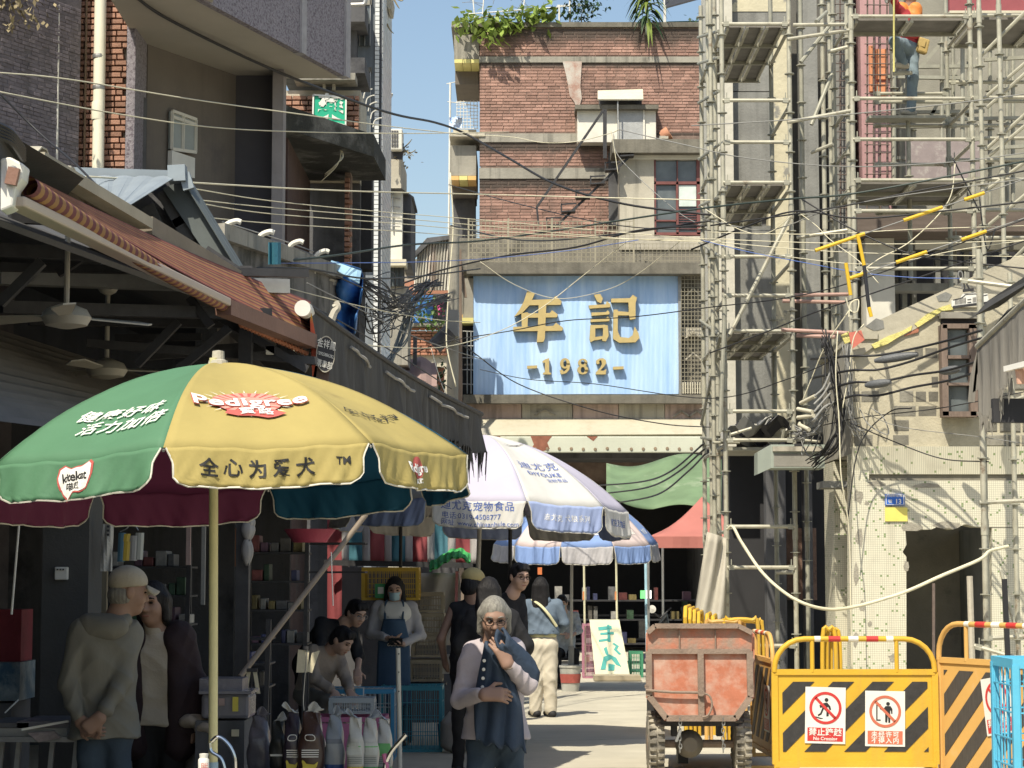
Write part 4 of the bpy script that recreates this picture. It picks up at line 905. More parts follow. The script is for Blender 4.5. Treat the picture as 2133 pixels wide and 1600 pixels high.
for x in (1880,1900,1950,1985,2010): fb(x,520,x+8,640,D7+.6,D7+.75,m_concg,'timber_stud',t)
fb(1862,590,1990,606,D7+.2,D7+.5,m_concg,'cross_board',t)
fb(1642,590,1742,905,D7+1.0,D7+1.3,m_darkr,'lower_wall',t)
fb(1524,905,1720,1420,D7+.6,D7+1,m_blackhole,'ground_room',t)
for x in (1600,1625,1680): fb(x,905,x+10,1400,D7-.1,D7+.2,m_dark,'ground_post',t)
fb(1640,1100,1700,1250,D7+.2,D7+.5,mat('rubble_brick',(.25,.16,.12),.9,.35,8,bump=.4),'brick_stub',t)
# props behind the scaffold, each a pole with its flanges
pr=thing('shoring_props','dark shoring props standing in the gutted rooms behind the worker','prop stand',(X(1980,D7-.6),D7-.6,0))
for i,(x,d,y0,y1) in enumerate(((1862,D7-.4,60,380),(1873,D7+.3,60,380),(1962,D7-.2,45,300),(1985,D7+.5,45,300),(2005,D7-.5,50,300),(2018,D7+.4,40,420),(2062,D7+.2,60,430),(2085,D7-.1,50,430),(2110,D7+.3,60,430),(1900,D7+.4,70,300),(2098,D7+.6,60,420))):
    b=MB(); b.tube([W(x,y1,d),W(x,y0,d)],.032,8); o=b.build('prop',m_gald,pr)
    b=MB()
    for k in range(4): b.lathe(W(x,y0+40+k*82+rnd(-9,9),d),[(.07,0),(.07,.012)],10)
    b.build('flange',m_gald,o); o.children[-1]['kind']='stuff'
for (x0,y0,x1,y1,d) in ((1860,140,2040,138,D7-.1),(1850,235,2050,232,D7+.3),(1845,160,2000,163,D7-.3),(1900,250,2133,246,D7+.1),(1850,330,2133,326,D7),(1870,195,1960,90,D7+.2),(1940,240,2010,110,D7+.3),(2050,310,2133,305,D7),(2050,125,2133,120,D7),(1845,265,1990,262,D7-.2)):
    b=MB(); b.beam(W(x0,y0,d),W(x1,y1,d),.06,.05); b.build('cross_bar',m_gald,pr)
# ================================================================ ring-lock scaffolding
def coupler(c,par,r=.062):
    b=MB(); b.lathe(c+V((0,0,-.006)),[(r*.45,-.03),(r*.5,0),(r,0),(r,.012),(r*.5,.012),(r*.45,.04)],10); return b.build('coupler',m_gald,par)
DT=25.5
def zpx(y,d=DT): return Z(y,d)
def pole(t,x,y,z0,z1,r=.030,step=.5,m=None,ph=.0):
    b=MB(); b.tube([V((x,y,z0)),V((x,y,z1))],r,10); o=autosmooth(b.build('standard',m or m_gal,t))
    z=z0+ph+.35
    me=None
    while z<z1-.05:
        if me is None: c=coupler(V((x,y,z)),o); me=c.data; zb=z
        else:
            c=bpy.data.objects.new('coupler',me); c.location=(0,0,z-zb); link(c,o)
        z+=step
    # sleeve joints
    for zz in (z0+2.1,z0+4.1,z0+6.1):
        if zz<z1: b=MB(); b.tube([V((x,y,zz)),V((x,y,zz+.18))],r*1.17,10); b.build('sleeve',m_gal,o)
    return o
def ledger(t,p,q,r=.024,name='ledger',m=None):
    b=MB(); b.tube([p,q],r,8); o=autosmooth(b.build(name,m or m_gal,t))
    d=(q-p).normalized(); b=MB()
    for e,s_ in ((p,1),(q,-1)): b.beam(e+d*(.02*s_)+V((0,0,-.005)),e+d*(.09*s_),.045,.06)
    for e,s_ in ((p,1),(q,-1)): b.box(e+d*(.055*s_)+V((0,0,.055)),(.012,.012,.09))
    if name=='ledger': b.build('wedge_head',m_gald,o); o.children[-1]['kind']='stuff'
    return o
t=thing('scaffold_tower','narrow pale ringlock scaffold tower with three plank decks beside the brick building','scaffold',(X(1580,DT),DT,0))
xa,xb=X(1512,DT),X(1655,DT); rows=[DT,DT+.9,DT+1.8,DT+2.8]
ztop=9.6
for k,y in enumerate(rows):
    pole(t,xa,y,0,ztop,ph=.09); 
pole(t,xb,rows[0],0,ztop,ph=.09); pole(t,xb,rows[2],0,ztop,ph=.2,m=m_gald); pole(t,X(1680,DT+1.2),DT+1.2,0,ztop,m=m_gald)
pole(t,X(1726,DT+.8),DT+.8,0.0,ztop,m=m_gal,ph=.2); pole(t,X(1741,DT+1.6),DT+1.6,3.2,ztop,ph=.3)
pole(t,X(1488,DT+.3),DT+.3,0,ztop,ph=.3,r=.027)
LV=[51,210,297,381,535,616,690,857,917,1097,1182,1345]
zl=[zpx(y) for y in LV]
for k,z in enumerate(zl):
    ledger(t,V((xa,DT-.02,z)),V((xb,DT-.02,z)))
    if k in (0,2,3,5,6,8,9): ledger(t,V((xa,rows[0],z-.06)),V((xa,rows[3],z-.06)))
    if k in (0,1,3,4,6,7,10): ledger(t,V((xb,rows[0],z-.06)),V((xb,rows[2],z-.06)))
# diagonal side braces
for i,(ya,yb) in enumerate(((65,-90),(190,60),(300,190),(410,297),(535,381),(700,560),(690,800),(917,830),(120,-30))):
    b=MB(); b.tube([V((xa-.04,rows[0],zpx(ya)+.0)),V((xa-.04,rows[3],zpx(yb)-.3))],.021,7); b.build('side_brace',m_gald,t)
b=MB(); b.tube([W(1520,697,DT-.1),W(1645,452,DT-.1)],.026,8); b.build('front_brace',m_gal,t)
b=MB(); b.tube([W(1500,900,DT-.15),W(1510,640,DT-.15)],.028,8); b.build('leaning_tube',m_gald,t)
# plank decks seen from below: three bays deep
def deck(t,x0,x1,z,rws,nb=3):
    for r_ in range(len(rws)-1):
        for j in range(nb):
            w=(x1-x0-.1)/nb; cx=x0+.05+w*(j+.5)
            b=MB(); b.box((cx,(rws[r_]+rws[r_+1])/2,z-.02),(w-.035,rws[r_+1]-rws[r_]-.08,.035)); pl=b.build('deck_board',mat('deck_ply',(.19,.18,.165),.85,.25,5,(.10,.095,.09),.35,3,bump=.2),t)
            b=MB()
            for s_ in (-1,1): b.box((cx+s_*(w/2-.03),(rws[r_]+rws[r_+1])/2,z-.055),(.035,rws[r_+1]-rws[r_]-.06,.03))
            b.build('deck_rail',m_gal,pl); pl.children[-1]['kind']='stuff'
        b=MB(); b.box(((x0+x1)/2,rws[r_+1]-.03,z-.05),(x1-x0-.06,.05,.07)); b.build('deck_beam',m_gald,t)
for y in (51,381,690): deck(t,xa,xb,zpx(y)+.01,rows)
# linking tubes to the right-hand scaffold
for (x0,y0,x1,y1,d0,d1,m) in ((1640,82,1775,62,DT-.1,DT,m_gal),(1652,52,1760,51,DT-.05,DT-.05,m_gal),(1640,255,1775,230,DT-.1,DT,m_gal),(1725,108,1765,98,DT,DT,m_gal),(1690,318,1735,300,DT+.2,DT,m_gal),(1660,495,1775,478,DT+.6,DT+.4,m_gal),(1628,687,1770,694,DT-.2,DT-.5,mat('rusty_pink_tube',(.40,.26,.22),.7,.2,6)),(1660,699,1740,702,DT-.2,DT-.5,mat('rusty_pink_tube',())),(1655,615,1775,613,DT+.3,DT+.3,mat('rusty_pink_tube',())),(1630,627,1760,630,DT+.5,DT+.5,mat('rusty_pink_tube',())),(1700,45,1722,25,DT-.5,DT,m_gald)):
    ledger(t,W(x0,y0,d0),W(x1,y1,d1),name='link_tube',m=m)
b=MB(); b.tube([W(1668,130,DT),W(1735,45,DT+.3)],.026,8); b.build('link_brace',m_gald,t); b=MB(); b.tube([W(1690,260,DT+.2),W(1735,150,DT+.3)],.026,8); b.build('link_brace',m_gald,t)
# tower foot: grey tarpaulin
tp_=thing('grey_tarpaulin','grey white tarpaulin tied round the foot of the scaffold tower','tarpaulin',W(1480,1280,DT-.3))
b=MB(); b.grid(lambda u,v:W(1473-v*30+u*(40+v*28),1108+v*190+14*u*(1-v),DT-.25-.3*v+.08*math.sin(u*10+v*3))+V((0,-.12*math.sin(u*3.14),0)),14,10); solid(b.build('sheet',mat('grey_white_tarp',(.44,.41,.34),.8,.15,3,(.3,.28,.23),.3,2,bump=.2,trans=.15),tp_,smooth=True),.01)
# right-hand scaffold
t=thing('scaffold_wall','wide scaffold bay with crossing braces in front of the gutted building at the right','scaffold',(X(1930,DT),DT,0))
xs=[X(1787,DT),X(2040,DT),X(2340,DT)]; rw=[DT,DT+1.3]
zb=Z(735,DT)
for i,x in enumerate(xs):
    pole(t,x,rw[0],zb,ztop,ph=.07,r=.032); pole(t,x-.02,rw[1],zb,ztop,ph=.3,m=m_gald)
pole(t,X(1778,DT+.25),DT+.25,zb,ztop,ph=.2); pole(t,X(1905,DT+1.1),DT+1.1,5.5,ztop,m=m_gald); pole(t,X(2060,DT-.3),DT-.3,zb,ztop,ph=.2); pole(t,X(2102,DT-.5),DT-.5,zb,ztop,ph=.3)
for y in (35,206,291,376,560,440):
    ledger(t,V((xs[0],DT-.02,zpx(y))),V((xs[1],DT-.02,zpx(y)))); ledger(t,V((xs[1],DT-.02,zpx(y-2))),V((xs[2],DT-.02,zpx(y-2))))
for y in (145,163,215,406,300): ledger(t,V((xs[0]+.5,rw[1],zpx(y))),V((xs[1],rw[1],zpx(y)))); 
for y in (120,162,215,290,460): ledger(t,V((xs[1],rw[1],zpx(y))),V((xs[2],rw[1],zpx(y))))
for y in (35,206,291,376): 
    for x in xs[:2]: ledger(t,V((x,rw[0],zpx(y)-.05)),V((x,rw[1],zpx(y)-.05)))
deck(t,xs[0],xs[1],zpx(35)+.0,[DT,DT+.65],2); deck(t,xs[0],xs[1],zpx(376),[DT,DT+.65,DT+1.3],2); deck(t,xs[1],xs[2],zpx(33)+.0,[DT,DT+1.3],2)
for (x0,y0,x1,y1) in ((2035,125,2133,25),(2055,200,2150,120),(2055,225,2150,140),(2055,310,2150,225),(2060,325,2150,250),(2040,485,2150,395),(2050,400,2150,330),(2070,580,2150,500)):
    b=MB(); b.tube([W(x0,y0,DT-.15),W(x1+20,y1-18,DT-.5)],.024,8); b.build('cross_brace',m_gal,t)
b=MB(); b.tube([W(1862,150,DT-.05),W(1862,-10,DT-.05)],.012,6); b.build('yellow_rod',mat('yellow_rod',(.55,.50,.18),.5),t)
# front poles before the tiled house
t=thing('scaffold_poles','tall scaffold poles standing before the tiled house by the door opening','scaffold',(X(1880,22.8),22.8,0))
d=22.8
for x,ph in ((2048,.1),(2062,.1)): pole(t,X(x,d),d+(.25 if x>2050 else 0),0,Z(520,d),ph=ph,r=.032)
pole(t,X(2113,d+.3),d+.3,0,Z(560,d),ph=.1,r=.028)
ledger(t,W(2040,1047,d),W(2150,1042,d)); ledger(t,W(2050,860,d-.2),W(2150,820,d-.6)); ledger(t,W(2000,583,d-.3),W(2133,600,d-.6)); ledger(t,W(2050,1330,d),W(2150,1325,d)); ledger(t,W(2030,1345,d-.1),W(2133,1375,d-.4))
b=MB(); b.tube([W(1945,1390,d+.2),W(1945,1215,d+.2)],.018,6); b.build('rusty_bar',m_reb,t)
for (x,m) in ((2026,m_concl),): b=MB(); b.tube([W(x,1400,d+.4),W(x-6,1200,d+.4)],.035,8); b.build('pvc_pipe',m,t)
b=MB(); b.beam(W(2100,1390,d-.5),W(2092,1206,d-.5),.05,.05); b.build('black_tube',m_cable,t)
b=MB(); b.tube([W(2085,1190,d-.3),W(2120,1330,d-.3)],.02,6); b.build('raking_tube',m_gal,t)
# guy wires with yellow and black guards
t=thing('guarded_guy_wires','guy wires sleeved with yellow guards crossing before the scaffold','guy wire',W(1780,520,23.5))
m_yel=mat('yellow_plastic',(.62,.40,.03),.45,.08,6,bump=.03); m_blk=plain('black_plastic',(.025,.025,.03),.4)
for seg in (((1698,522,23.4),(2050,402,23.6),((0,.29),(.52,.75),(.88,1.))),((1770,580,23.2),(2060,480,23.4),((0,.12),(.33,.55),(.80,.98)))):
    a,c,rs=seg; a=W(*a);c=W(*c); b=MB(); b.tube([a,c+(c-a)*.3],.007,5); b.build('wire',m_cableg,t)
    for (u0,u1) in rs: b=MB(); b.tube([a.lerp(c,u0),a.lerp(c,u1)],.021,8); b.build('yellow_guard',m_yel,t)
for (x0,y0,x1,y1,m) in ((1789,500,1800,553,m_yel),(1800,553,1810,640,m_blk),(1810,640,1815,660,m_yel),(1762,548,1772,615,m_yel),(1786,490,1790,505,m_yel)):
    b=MB(); b.tube([W(x0,y0,23.2),W(x1,y1,23.2)],.022,8); b.build('yellow_guard' if m is m_yel else 'black_guard',m,t)
b=MB(); b.tube(spline([W(1762,620,23.2),W(1770,645,23.2),W(1785,650,23.1),W(1788,625,23.1),W(1772,632,23.1),W(1768,660,23.1)],5),.008,5); b.build('wire_knot',m_cablel,t)
# ================================================================ small tiled house
D8=24.
t=thing('tiled_house','small house with white mosaic tiles below and bare grey blocks above','house',(X(1950,D8),D8,0))
m_block=mat('grey_stone_block',(.19,.18,.15),.95,.28,6,(.33,.30,.24),.27,4,rand=.3,bump=.5,bscale=35)
m_blkmort=mat('cream_mortar',(.42,.385,.29),.95,.2,5,(.30,.27,.21),.3,2,bump=.4)
m_coping=mat('lime_coping',(.41,.38,.30),.95,.25,2,(.24,.23,.20),.33,2.,bump=.35,bscale=16)
# mosaic: grid of small cream tiles with stray green ones, in world coordinates
def mosaic(key='cream_mosaic'):
    if key in _m: return _m[key]
    m=bpy.data.materials.new(key); m.use_nodes=True; T=m.node_tree; N=T.nodes; L=T.links; b=N['Principled BSDF']
    g=N.new('ShaderNodeNewGeometry'); ts=.0252
    q=N.new('ShaderNodeVectorMath'); q.operation='DIVIDE'; L.new(g.outputs['Position'],q.inputs[0]); q.inputs[1].default_value=(ts,ts,ts)
    fl=N.new('ShaderNodeVectorMath'); fl.operation='FLOOR'; L.new(q.outputs[0],fl.inputs[0])
    # drop the axis the surface faces, so joints lie only across the surface
    ab=N.new('ShaderNodeVectorMath'); ab.operation='ABSOLUTE'; L.new(g.outputs['Normal'],ab.inputs[0])
    fr=N.new('ShaderNodeVectorMath'); fr.operation='FRACTION'; L.new(q.outputs[0],fr.inputs[0])
    mx=N.new('ShaderNodeVectorMath'); mx.operation='MAXIMUM'; L.new(fr.outputs[0],mx.inputs[0]); L.new(ab.outputs[0],mx.inputs[1])
    sp=N.new('ShaderNodeSeparateXYZ'); L.new(mx.outputs[0],sp.inputs[0])
    mn=N.new('ShaderNodeMath'); mn.operation='MINIMUM'; L.new(sp.outputs[0],mn.inputs[0]); L.new(sp.outputs[1],mn.inputs[1])
    m2=N.new('ShaderNodeMath'); m2.operation='MINIMUM'; L.new(mn.outputs[0],m2.inputs[0]); L.new(sp.outputs[2],m2.inputs[1])
    gt=N.new('ShaderNodeMath'); gt.operation='GREATER_THAN'; L.new(m2.outputs[0],gt.inputs[0]); gt.inputs[1].default_value=.15
    wn=N.new('ShaderNodeTexWhiteNoise'); L.new(fl.outputs[0],wn.inputs['Vector'])
    g1=N.new('ShaderNodeMath'); g1.operation='GREATER_THAN'; L.new(wn.outputs['Value'],g1.inputs[0]); g1.inputs[1].default_value=.955
    def mix(f,a,c):
        z=N.new('ShaderNodeMix'); z.data_type='RGBA'; L.new(f,z.inputs[0])
        for i,v in ((6,a),(7,c)):
            if isinstance(v,tuple): z.inputs[i].default_value=(*v,1)
            else: L.new(v,z.inputs[i])
        return z.outputs[2]
    c=mix(g1.outputs[0],(.60,.575,.455),(.20,.27,.12)); c=mix(gt.outputs[0],(.34,.325,.255),c)
    no=N.new('ShaderNodeTexNoise'); L.new(g.outputs['Position'],no.inputs['Vector']); no.inputs['Scale'].default_value=2.2; no.inputs['Detail'].default_value=8
    mr=N.new('ShaderNodeMapRange'); L.new(no.outputs[0],mr.inputs[0]); mr.inputs[1].default_value=.58; mr.inputs[2].default_value=.78; mr.inputs[4].default_value=.55
    c=mix(mr.outputs[0],c,(.30,.27,.21))
    vm=N.new('ShaderNodeVectorMath'); vm.operation='MULTIPLY'; L.new(g.outputs['Position'],vm.inputs[0]); vm.inputs[1].default_value=(5,5,.4)
    n2=N.new('ShaderNodeTexNoise'); L.new(vm.outputs[0],n2.inputs['Vector']); n2.inputs['Scale'].default_value=1.3; n2.inputs['Detail'].default_value=6
    m3=N.new('ShaderNodeMapRange'); L.new(n2.outputs[0],m3.inputs[0]); m3.inputs[1].default_value=.52; m3.inputs[2].default_value=.75; m3.inputs[4].default_value=.45
    c=mix(m3.outputs[0],c,(.33,.30,.23)); L.new(c,b.inputs['Base Color']); b.inputs['Roughness'].default_value=.5
    bp=N.new('ShaderNodeBump'); bp.inputs['Strength'].default_value=.4; bp.inputs['Distance'].default_value=.003; L.new(gt.outputs[0],bp.inputs['Height']); L.new(bp.outputs[0],b.inputs['Normal'])
    _m[key]=m; return m
m_mos=mosaic()
XL=X(1775,D8); 
def zf(px): # gable line of the front wall
    return Z(692-(px-1775)*.458,D8)
# front wall in pieces round the window and the doorway
def fpoly(pts,d0,dep,m,name,par=t):
    b=MB(); b.prism([W(x,y,d0) for x,y in pts],(0,dep,0)); return b.build(name,m,par)
fpoly([(1776,930),(1960,930),(1960,620),(1776,700)],D8+.008,.35,m_blkmort,'block_bed')
fpoly([(2050,935),(2330,935),(2330,450),(2050,570)],D8+.008,.35,m_blkmort,'block_bed')
fpoly([(1960,935),(2050,935),(2050,868),(1960,868)],D8+.008,.35,m_blkmort,'block_bed')
fpoly([(1960,672),(2050,672),(2050,570),(1960,618)],D8+.008,.35,m_blkmort,'block_bed')
zb0=Z(930,D8)
brick_wall(t,(XL+.03,D8+.03,zb0),(1,0,0),(0,-1,0),X(1962,D8)-XL-.05,1.32,m_block,bw=.25,bh=.145,j=.025,depth=.045,maxn=300,name='stone_block',skip=.06,lv=.45,holes=[(X(1776,D8)-XL,Z(790,D8)-zb0,X(1850,D8)-XL,2),(X(1850,D8)-XL,Z(740,D8)-zb0,X(1905,D8)-XL,2),(X(1905,D8)-XL,Z(715,D8)-zb0,X(1960,D8)-XL,2)])
brick_wall(t,(X(2052,D8),D8+.03,zb0),(1,0,0),(0,-1,0),.5,1.4,m_block,bw=.25,bh=.135,j=.03,depth=.07,name='stone_block')
fpoly([(1772,694),(1990,594),(2060,560),(2330,440),(2330,500),(2060,640),(1985,640),(1930,672),(1880,700),(1820,722),(1795,740),(1776,745)],D8-.02,.42,m_coping,'gable_coping')
for pts in ([(1815,718),(1850,700),(1878,690),(1900,678),(1898,688),(1872,702),(1850,716),(1822,726)],[(1905,675),(1930,655),(1960,640),(1985,632),(1985,645),(1962,648),(1940,664),(1912,682)],[(1752,698),(1768,690),(1772,712),(1760,716)]):
    fpoly(pts,D8-.03,.03,mat('yellow_foam',(.62,.56,.20),.85,.15,12,bump=.6,bscale=60),'yellow_foam')
for pts in ([(1803,680),(1825,663),(1840,668),(1842,684),(1822,690)],[(1950,617),(1970,608),(1983,614),(1975,628),(1955,628)]): fpoly(pts,D8-.026,.02,m_concg,'cement_patch')
fpoly([(1880,690),(1915,680),(1913,692),(1884,700)],D8-.015,.04,mat('red_block',(.38,.16,.10),.9,.2,8,bump=.4),'red_block')
# left flank of the house
fl0=V((XL,D8,0)); fl1=V((X(1716,D8+2.1),D8+2.1,0))
b=MB(); b.prism([fl0+V((0,.02,Z(945,D8))),fl1+V((0,0,Z(945,D8))),V((fl1.x,fl1.y,Z(735,D8+2.1))),V((fl0.x,D8+.02,Z(700,D8)))],(.25,0,0)); b.build('flank_render',mat('flank_cement',(.33,.31,.26),.9,.2,2,(.2,.19,.16),.35,1.5,streak=.5,bump=.2),t)
b=MB(); b.prism([W(1700,748,D8+1.9),W(1775,690,D8-.05),W(1775,706,D8-.05),W(1706,760,D8+1.9)],(.3,0,0)); b.build('flank_coping',m_coping,t)
b=MB(); b.prism([fl0+V((0,.02,0)),fl0+V((0,.35,0)),fl0+V((0,.35,Z(945,D8))),fl0+V((0,.02,Z(945,D8)))],(.2,0,0)); b.build('flank_tile_front',m_mos,t)
b=MB(); b.prism([fl1+V((0,-.8,0)),fl1,fl1+V((0,0,Z(945,D8)-.02)),fl1+V((0,-.8,Z(945,D8)-.02))],(.2,0,0)); b.build('flank_tile_back',m_mos,t)
b=MB(); b.prism([V((XL+.25,D8+.3,0)),V((XL+.25,D8+2.0,0)),V((XL+.25,D8+2.0,Z(960,D8))),V((XL+.25,D8+.3,Z(960,D8)))],(.1,0,0)); b.build('niche_back',m_mos,t)
fb(1714,1002,1776,1016,D8+.4,D8+.9,m_concg,'niche_lintel',t)
# tiled lower front
ledge=MB(); ledge.prism([W(1775,930,D8-.04),W(2330,930,D8-.04),W(2330,988,D8+.03),W(1775,988,D8+.03)],(0,.3,0)); ledge.build('tiled_band',m_mos,t)
fb(1775,989,2330,1001,D8+.06,D8+.35,mat('grimy_joint',(.20,.185,.15),.95,.3,5,bump=.3),'grimy_joint',t)
fpoly([(1775,1001),(2330,1001),(2330,1100),(2035,1098),(2010,1092),(1985,1103),(1960,1094),(1940,1103),(1886,1103),(1775,1103)],D8,.35,m_mos,'tiled_front')
fpoly([(1775,1103),(1886,1103),(1888,1135),(1880,1150),(1888,1160),(1888,1500),(1775,1500)],D8,.35,m_mos,'tiled_pier')
fpoly([(2066,1100),(2330,1100),(2330,1500),(2066,1500)],D8,.35,m_mos,'tiled_pier')
fb(1888,1060,2066,1460,D8+2.0,D8+2.2,mat('bare_interior',(.26,.24,.20),.95,.2,2,(.12,.11,.10),.35,1.5,bump=.3),'room_back_wall',t)
fb(2066,1100,2110,1460,D8+.4,D8+2,m_concg,'room_side',t)
b=MB(); b.b2((XL,D8+.36,Z(700,D8)-.55),(X(2330,D8),D8+2.1,Z(700,D8)-.5)); b.build('ceiling',m_concg,t)
b=MB(); b.b2((X(1890,D8+1.),D8+.6,0),(X(2060,D8+1),D8+1.9,.25)); b.build('rubble_step',m_concg,t)
# brown casement window
wn=fpoly([(1968,862),(2030,862),(2030,678),(1968,678)],D8-.12,.05,m_glassdk,'casement_window')
m_wood=mat('weathered_brown_wood',(.18,.135,.11),.85,.25,6,(.25,.2,.17),.3,5,stretch=(5,5,.8),bump=.3)
for q in ((1964,676,1973,866),(2022,676,2034,866),(1964,674,2034,684),(1973,740,2022,747),(1973,797,2022,803),(1964,857,2034,868)):
    fb(*q,D8-.22,D8-.05,m_wood,'window_frame',wn)
fb(1962,662,2048,676,D8-.05,D8+.05,m_blackhole,'window_head',t); fb(1960,650,2052,663,D8-.12,D8+.04,m_conc,'window_lintel',t)
fb(2034,676,2050,868,D8-.02,D8+.06,m_dark,'window_reveal',t)
m_chip=mat('chipped_bedding',(.30,.28,.23),.95,.25,9,(.42,.39,.31),.35,8,bump=.6,bscale=40)
for cx_,cy_,rx_,ry_ in ((1788,1035,9,16),(1806,1048,6,5),(1790,1120,8,20),(1784,1195,6,24),(1796,1262,7,12),(1782,1330,6,18),(1812,1300,5,6),(1895,1098,26,9),(1975,1094,30,8),(1888,1180,7,14),(1860,1370,10,8),(1930,1012,30,5),(1826,1008,22,6)):
    pts=[(cx_+rx_*rnd(.6,1.25)*math.cos(a_*.5236),cy_+ry_*rnd(.6,1.25)*math.sin(a_*.5236)) for a_ in range(12)]
    fpoly(pts,D8-.003,.012,m_chip,'missing_tile_patch')
# number plate, yellow plate, red notch board
npl=thing('number_plate','blue street number plate reading 13 on the white mosaic wall','house number',W(1864,1053,D8-.03))
o=fb(1844,1029,1884,1053,D8-.03,D8-.004,mat('plate_blue',(.02,.12,.50),.35,.05,4,bump=0),'plate',npl); bev(o,.004)
pm=plane_map(W(1864,1041,D8-.031),(1,0,0),(0,0,1),.003); u=M(1,D8)
for s_,x,y,sz in (('北關新基圍街',2,8,.040),('13',7,-4,.078),('號',-10,-4,.05)):
    vs,fs=text_flat(s_,sz,.02 if s_=='13' else 0); put_flat([V((v.x+x*u,v.y+y*u,0)) for v in vs],fs,pm,'plate_lettering',m_white,npl)
fr_=MB()
for q in ((1845.5,1030.5,1882.5,1031.3),(1845.5,1050.7,1882.5,1051.5),(1845.5,1030.5,1846.3,1051.5),(1881.7,1030.5,1882.5,1051.5)):
    a=W(q[0],q[3],D8-.033); c=W(q[2],q[1],D8-.033); fr_.b2((a.x,D8-.0345,a.z),(c.x,D8-.031,c.z))
fr_.build('plate_border',m_white,npl)
yp=thing('yellow_plate','blank faded yellow plate below the blue number plate','plate',W(1866,1086,D8-.02)); fb(1844,1057,1890,1086,D8-.02,D8-.004,mat('faded_yellow',(.66,.58,.14),.5,.1,6,(.7,.66,.4),.3,3,bump=.03),'plate',yp)
rb_=thing('red_board','small red board tied to the gable corner of the tiled house','board',W(1790,720,D8-.2)); b=MB(); b.prism([W(x,y,D8-.16) for x,y in ((1768,693),(1794,688),(1801,708),(1775,727))],(0,.02,0)); b.build('board',mat('salmon_red_board',(.50,.15,.11),.6,.08,4),rb_)
# ================================================================ white ornamental plaque on an arm
t=thing('white_plaque','white ornamental plaque hung under a pipe above the brown window','plaque',W(2020,620,D8-.6))
dd=D8-.6
b=MB(); b.prism([W(x,y,dd) for x,y in ((1982,626),(2000,622),(2006,612),(2030,609),(2038,613),(2057,611),(2060,628),(2050,633),(1986,642),(1982,637))],(0,.02,0)); pq=b.build('board',m_white,t)
b=MB(); b.beam(W(1985,640,dd-.01),W(2056,631,dd-.01),.05,.025); b.build('lower_bar',m_iron,t)
b=MB(); b.beam(W(2006,606,dd),W(2028,603,dd),.03,.03); b.beam(W(2010,606,dd),W(2008,588,dd),.015,.015); b.beam(W(2020,604,dd),W(2012,588,dd),.015,.015); b.build('hanger',m_iron,t)
b=MB(); b.tube(spline([W(2003,592,dd),W(1996,572,dd),W(2000,565,dd),W(2005,572,dd),W(2004,600,dd)],5),.008,5); b.build('hanger_loop',m_cableg,t)
for i in range(9):
    for x0 in (1990,2027): 
        b=MB(); b.beam(W(x0+i*2.6,634-i*.35-(x0-1990)*.12,dd-.004),W(x0+i*2.6,624-i*.5-(x0-1990)*.12,dd-.004),.006,.004); b.build('slot_mark',m_iron,pq)
for k in range(2): b=MB(); b.beam(W(2015,630-k*6,dd-.004),W(2023,629-k*6,dd-.004),.006,.004); b.build('slot_mark',m_iron,pq)
b=MB(); b.tube([W(1985,625,dd-.003),W(2004,620,dd-.003),W(2012,613,dd-.003),W(2032,612,dd-.003),W(2042,617,dd-.003),W(2057,614,dd-.003)],.004,4); b.build('edge_line',m_iron,pq)
# ================================================================ fringe awning at the right edge
t=thing('grey_fringe_awning','grey frayed awning hanging over white rods at the right edge','awning',W(2100,700,20))
A=W(2036,722,20); B=W(2190,575,18.2)
m_fr2=mat('grey_fray_cloth',(.27,.255,.225),.95,.2,3,(.16,.15,.13),.4,2.,stretch=(5,5,.3),bump=.25,bscale=30,trans=.25)
def fr2(u,v):
    p=A.lerp(B,u); h=.62+.12*math.sin(u*9); return p+V((.03*math.sin(u*50)*v,0,-.03-h*v))
b=MB(); b.grid(fr2,60,5)
for i in range(90):
    u=(i+rnd(0,.9))/91; p=fr2(u,.98); b.add([p+V((-.02,0,0)),p+V((.02,0,0)),p+V((rnd(-.03,.03),0,-rnd(.05,.22)))],[(0,1,2)])
solid(b.build('valance',m_fr2,t),.004)
b=MB(); b.grid(lambda u,v:W(2036+v*14-u*24,728+u*110,20)+V((.02*math.sin(u*8),0,0)),2,4); b.add([W(2036,728,20),W(2048,735,20),W(2040,810,20),W(2026,818,20)],[(0,1,2,3)]); solid(b.build('torn_strip',m_fr2,t),.004)
b=MB(); b.tube([A,B],.03,8); b.build('front_pipe',m_gal,t)
b=MB(); b.prism([W(2030,658,20.3),W(2060,625,20.2),W(2190,540,18.8),W(2190,560,18.8),W(2080,640,20.1)],(0,.03,0)); b.prism([W(2045,712,20.4),W(2100,645,20.),W(2190,590,19),W(2190,650,19),W(2110,690,20)],(0,.05,0)); b.build('torn_black_cloth',mat('torn_black',(.045,.045,.045),.9,bump=.2),t)
b=MB(); b.beam(W(2095,769,18.8),W(2190,745,18.2),.05,.05); b.build('white_rod',m_white,t)
b=MB(); b.lathe(W(2126,800,18.7),[(.035,0),(.05,.14),(.055,.15)],12); b.build('hanging_pot',mat('pink_pot',(.55,.33,.24),.7),t)
fb(2070,830,2200,880,19.5,19.6,m_blackhole,'dark_sheet',t)  # near-black sheet closing the space below the awning
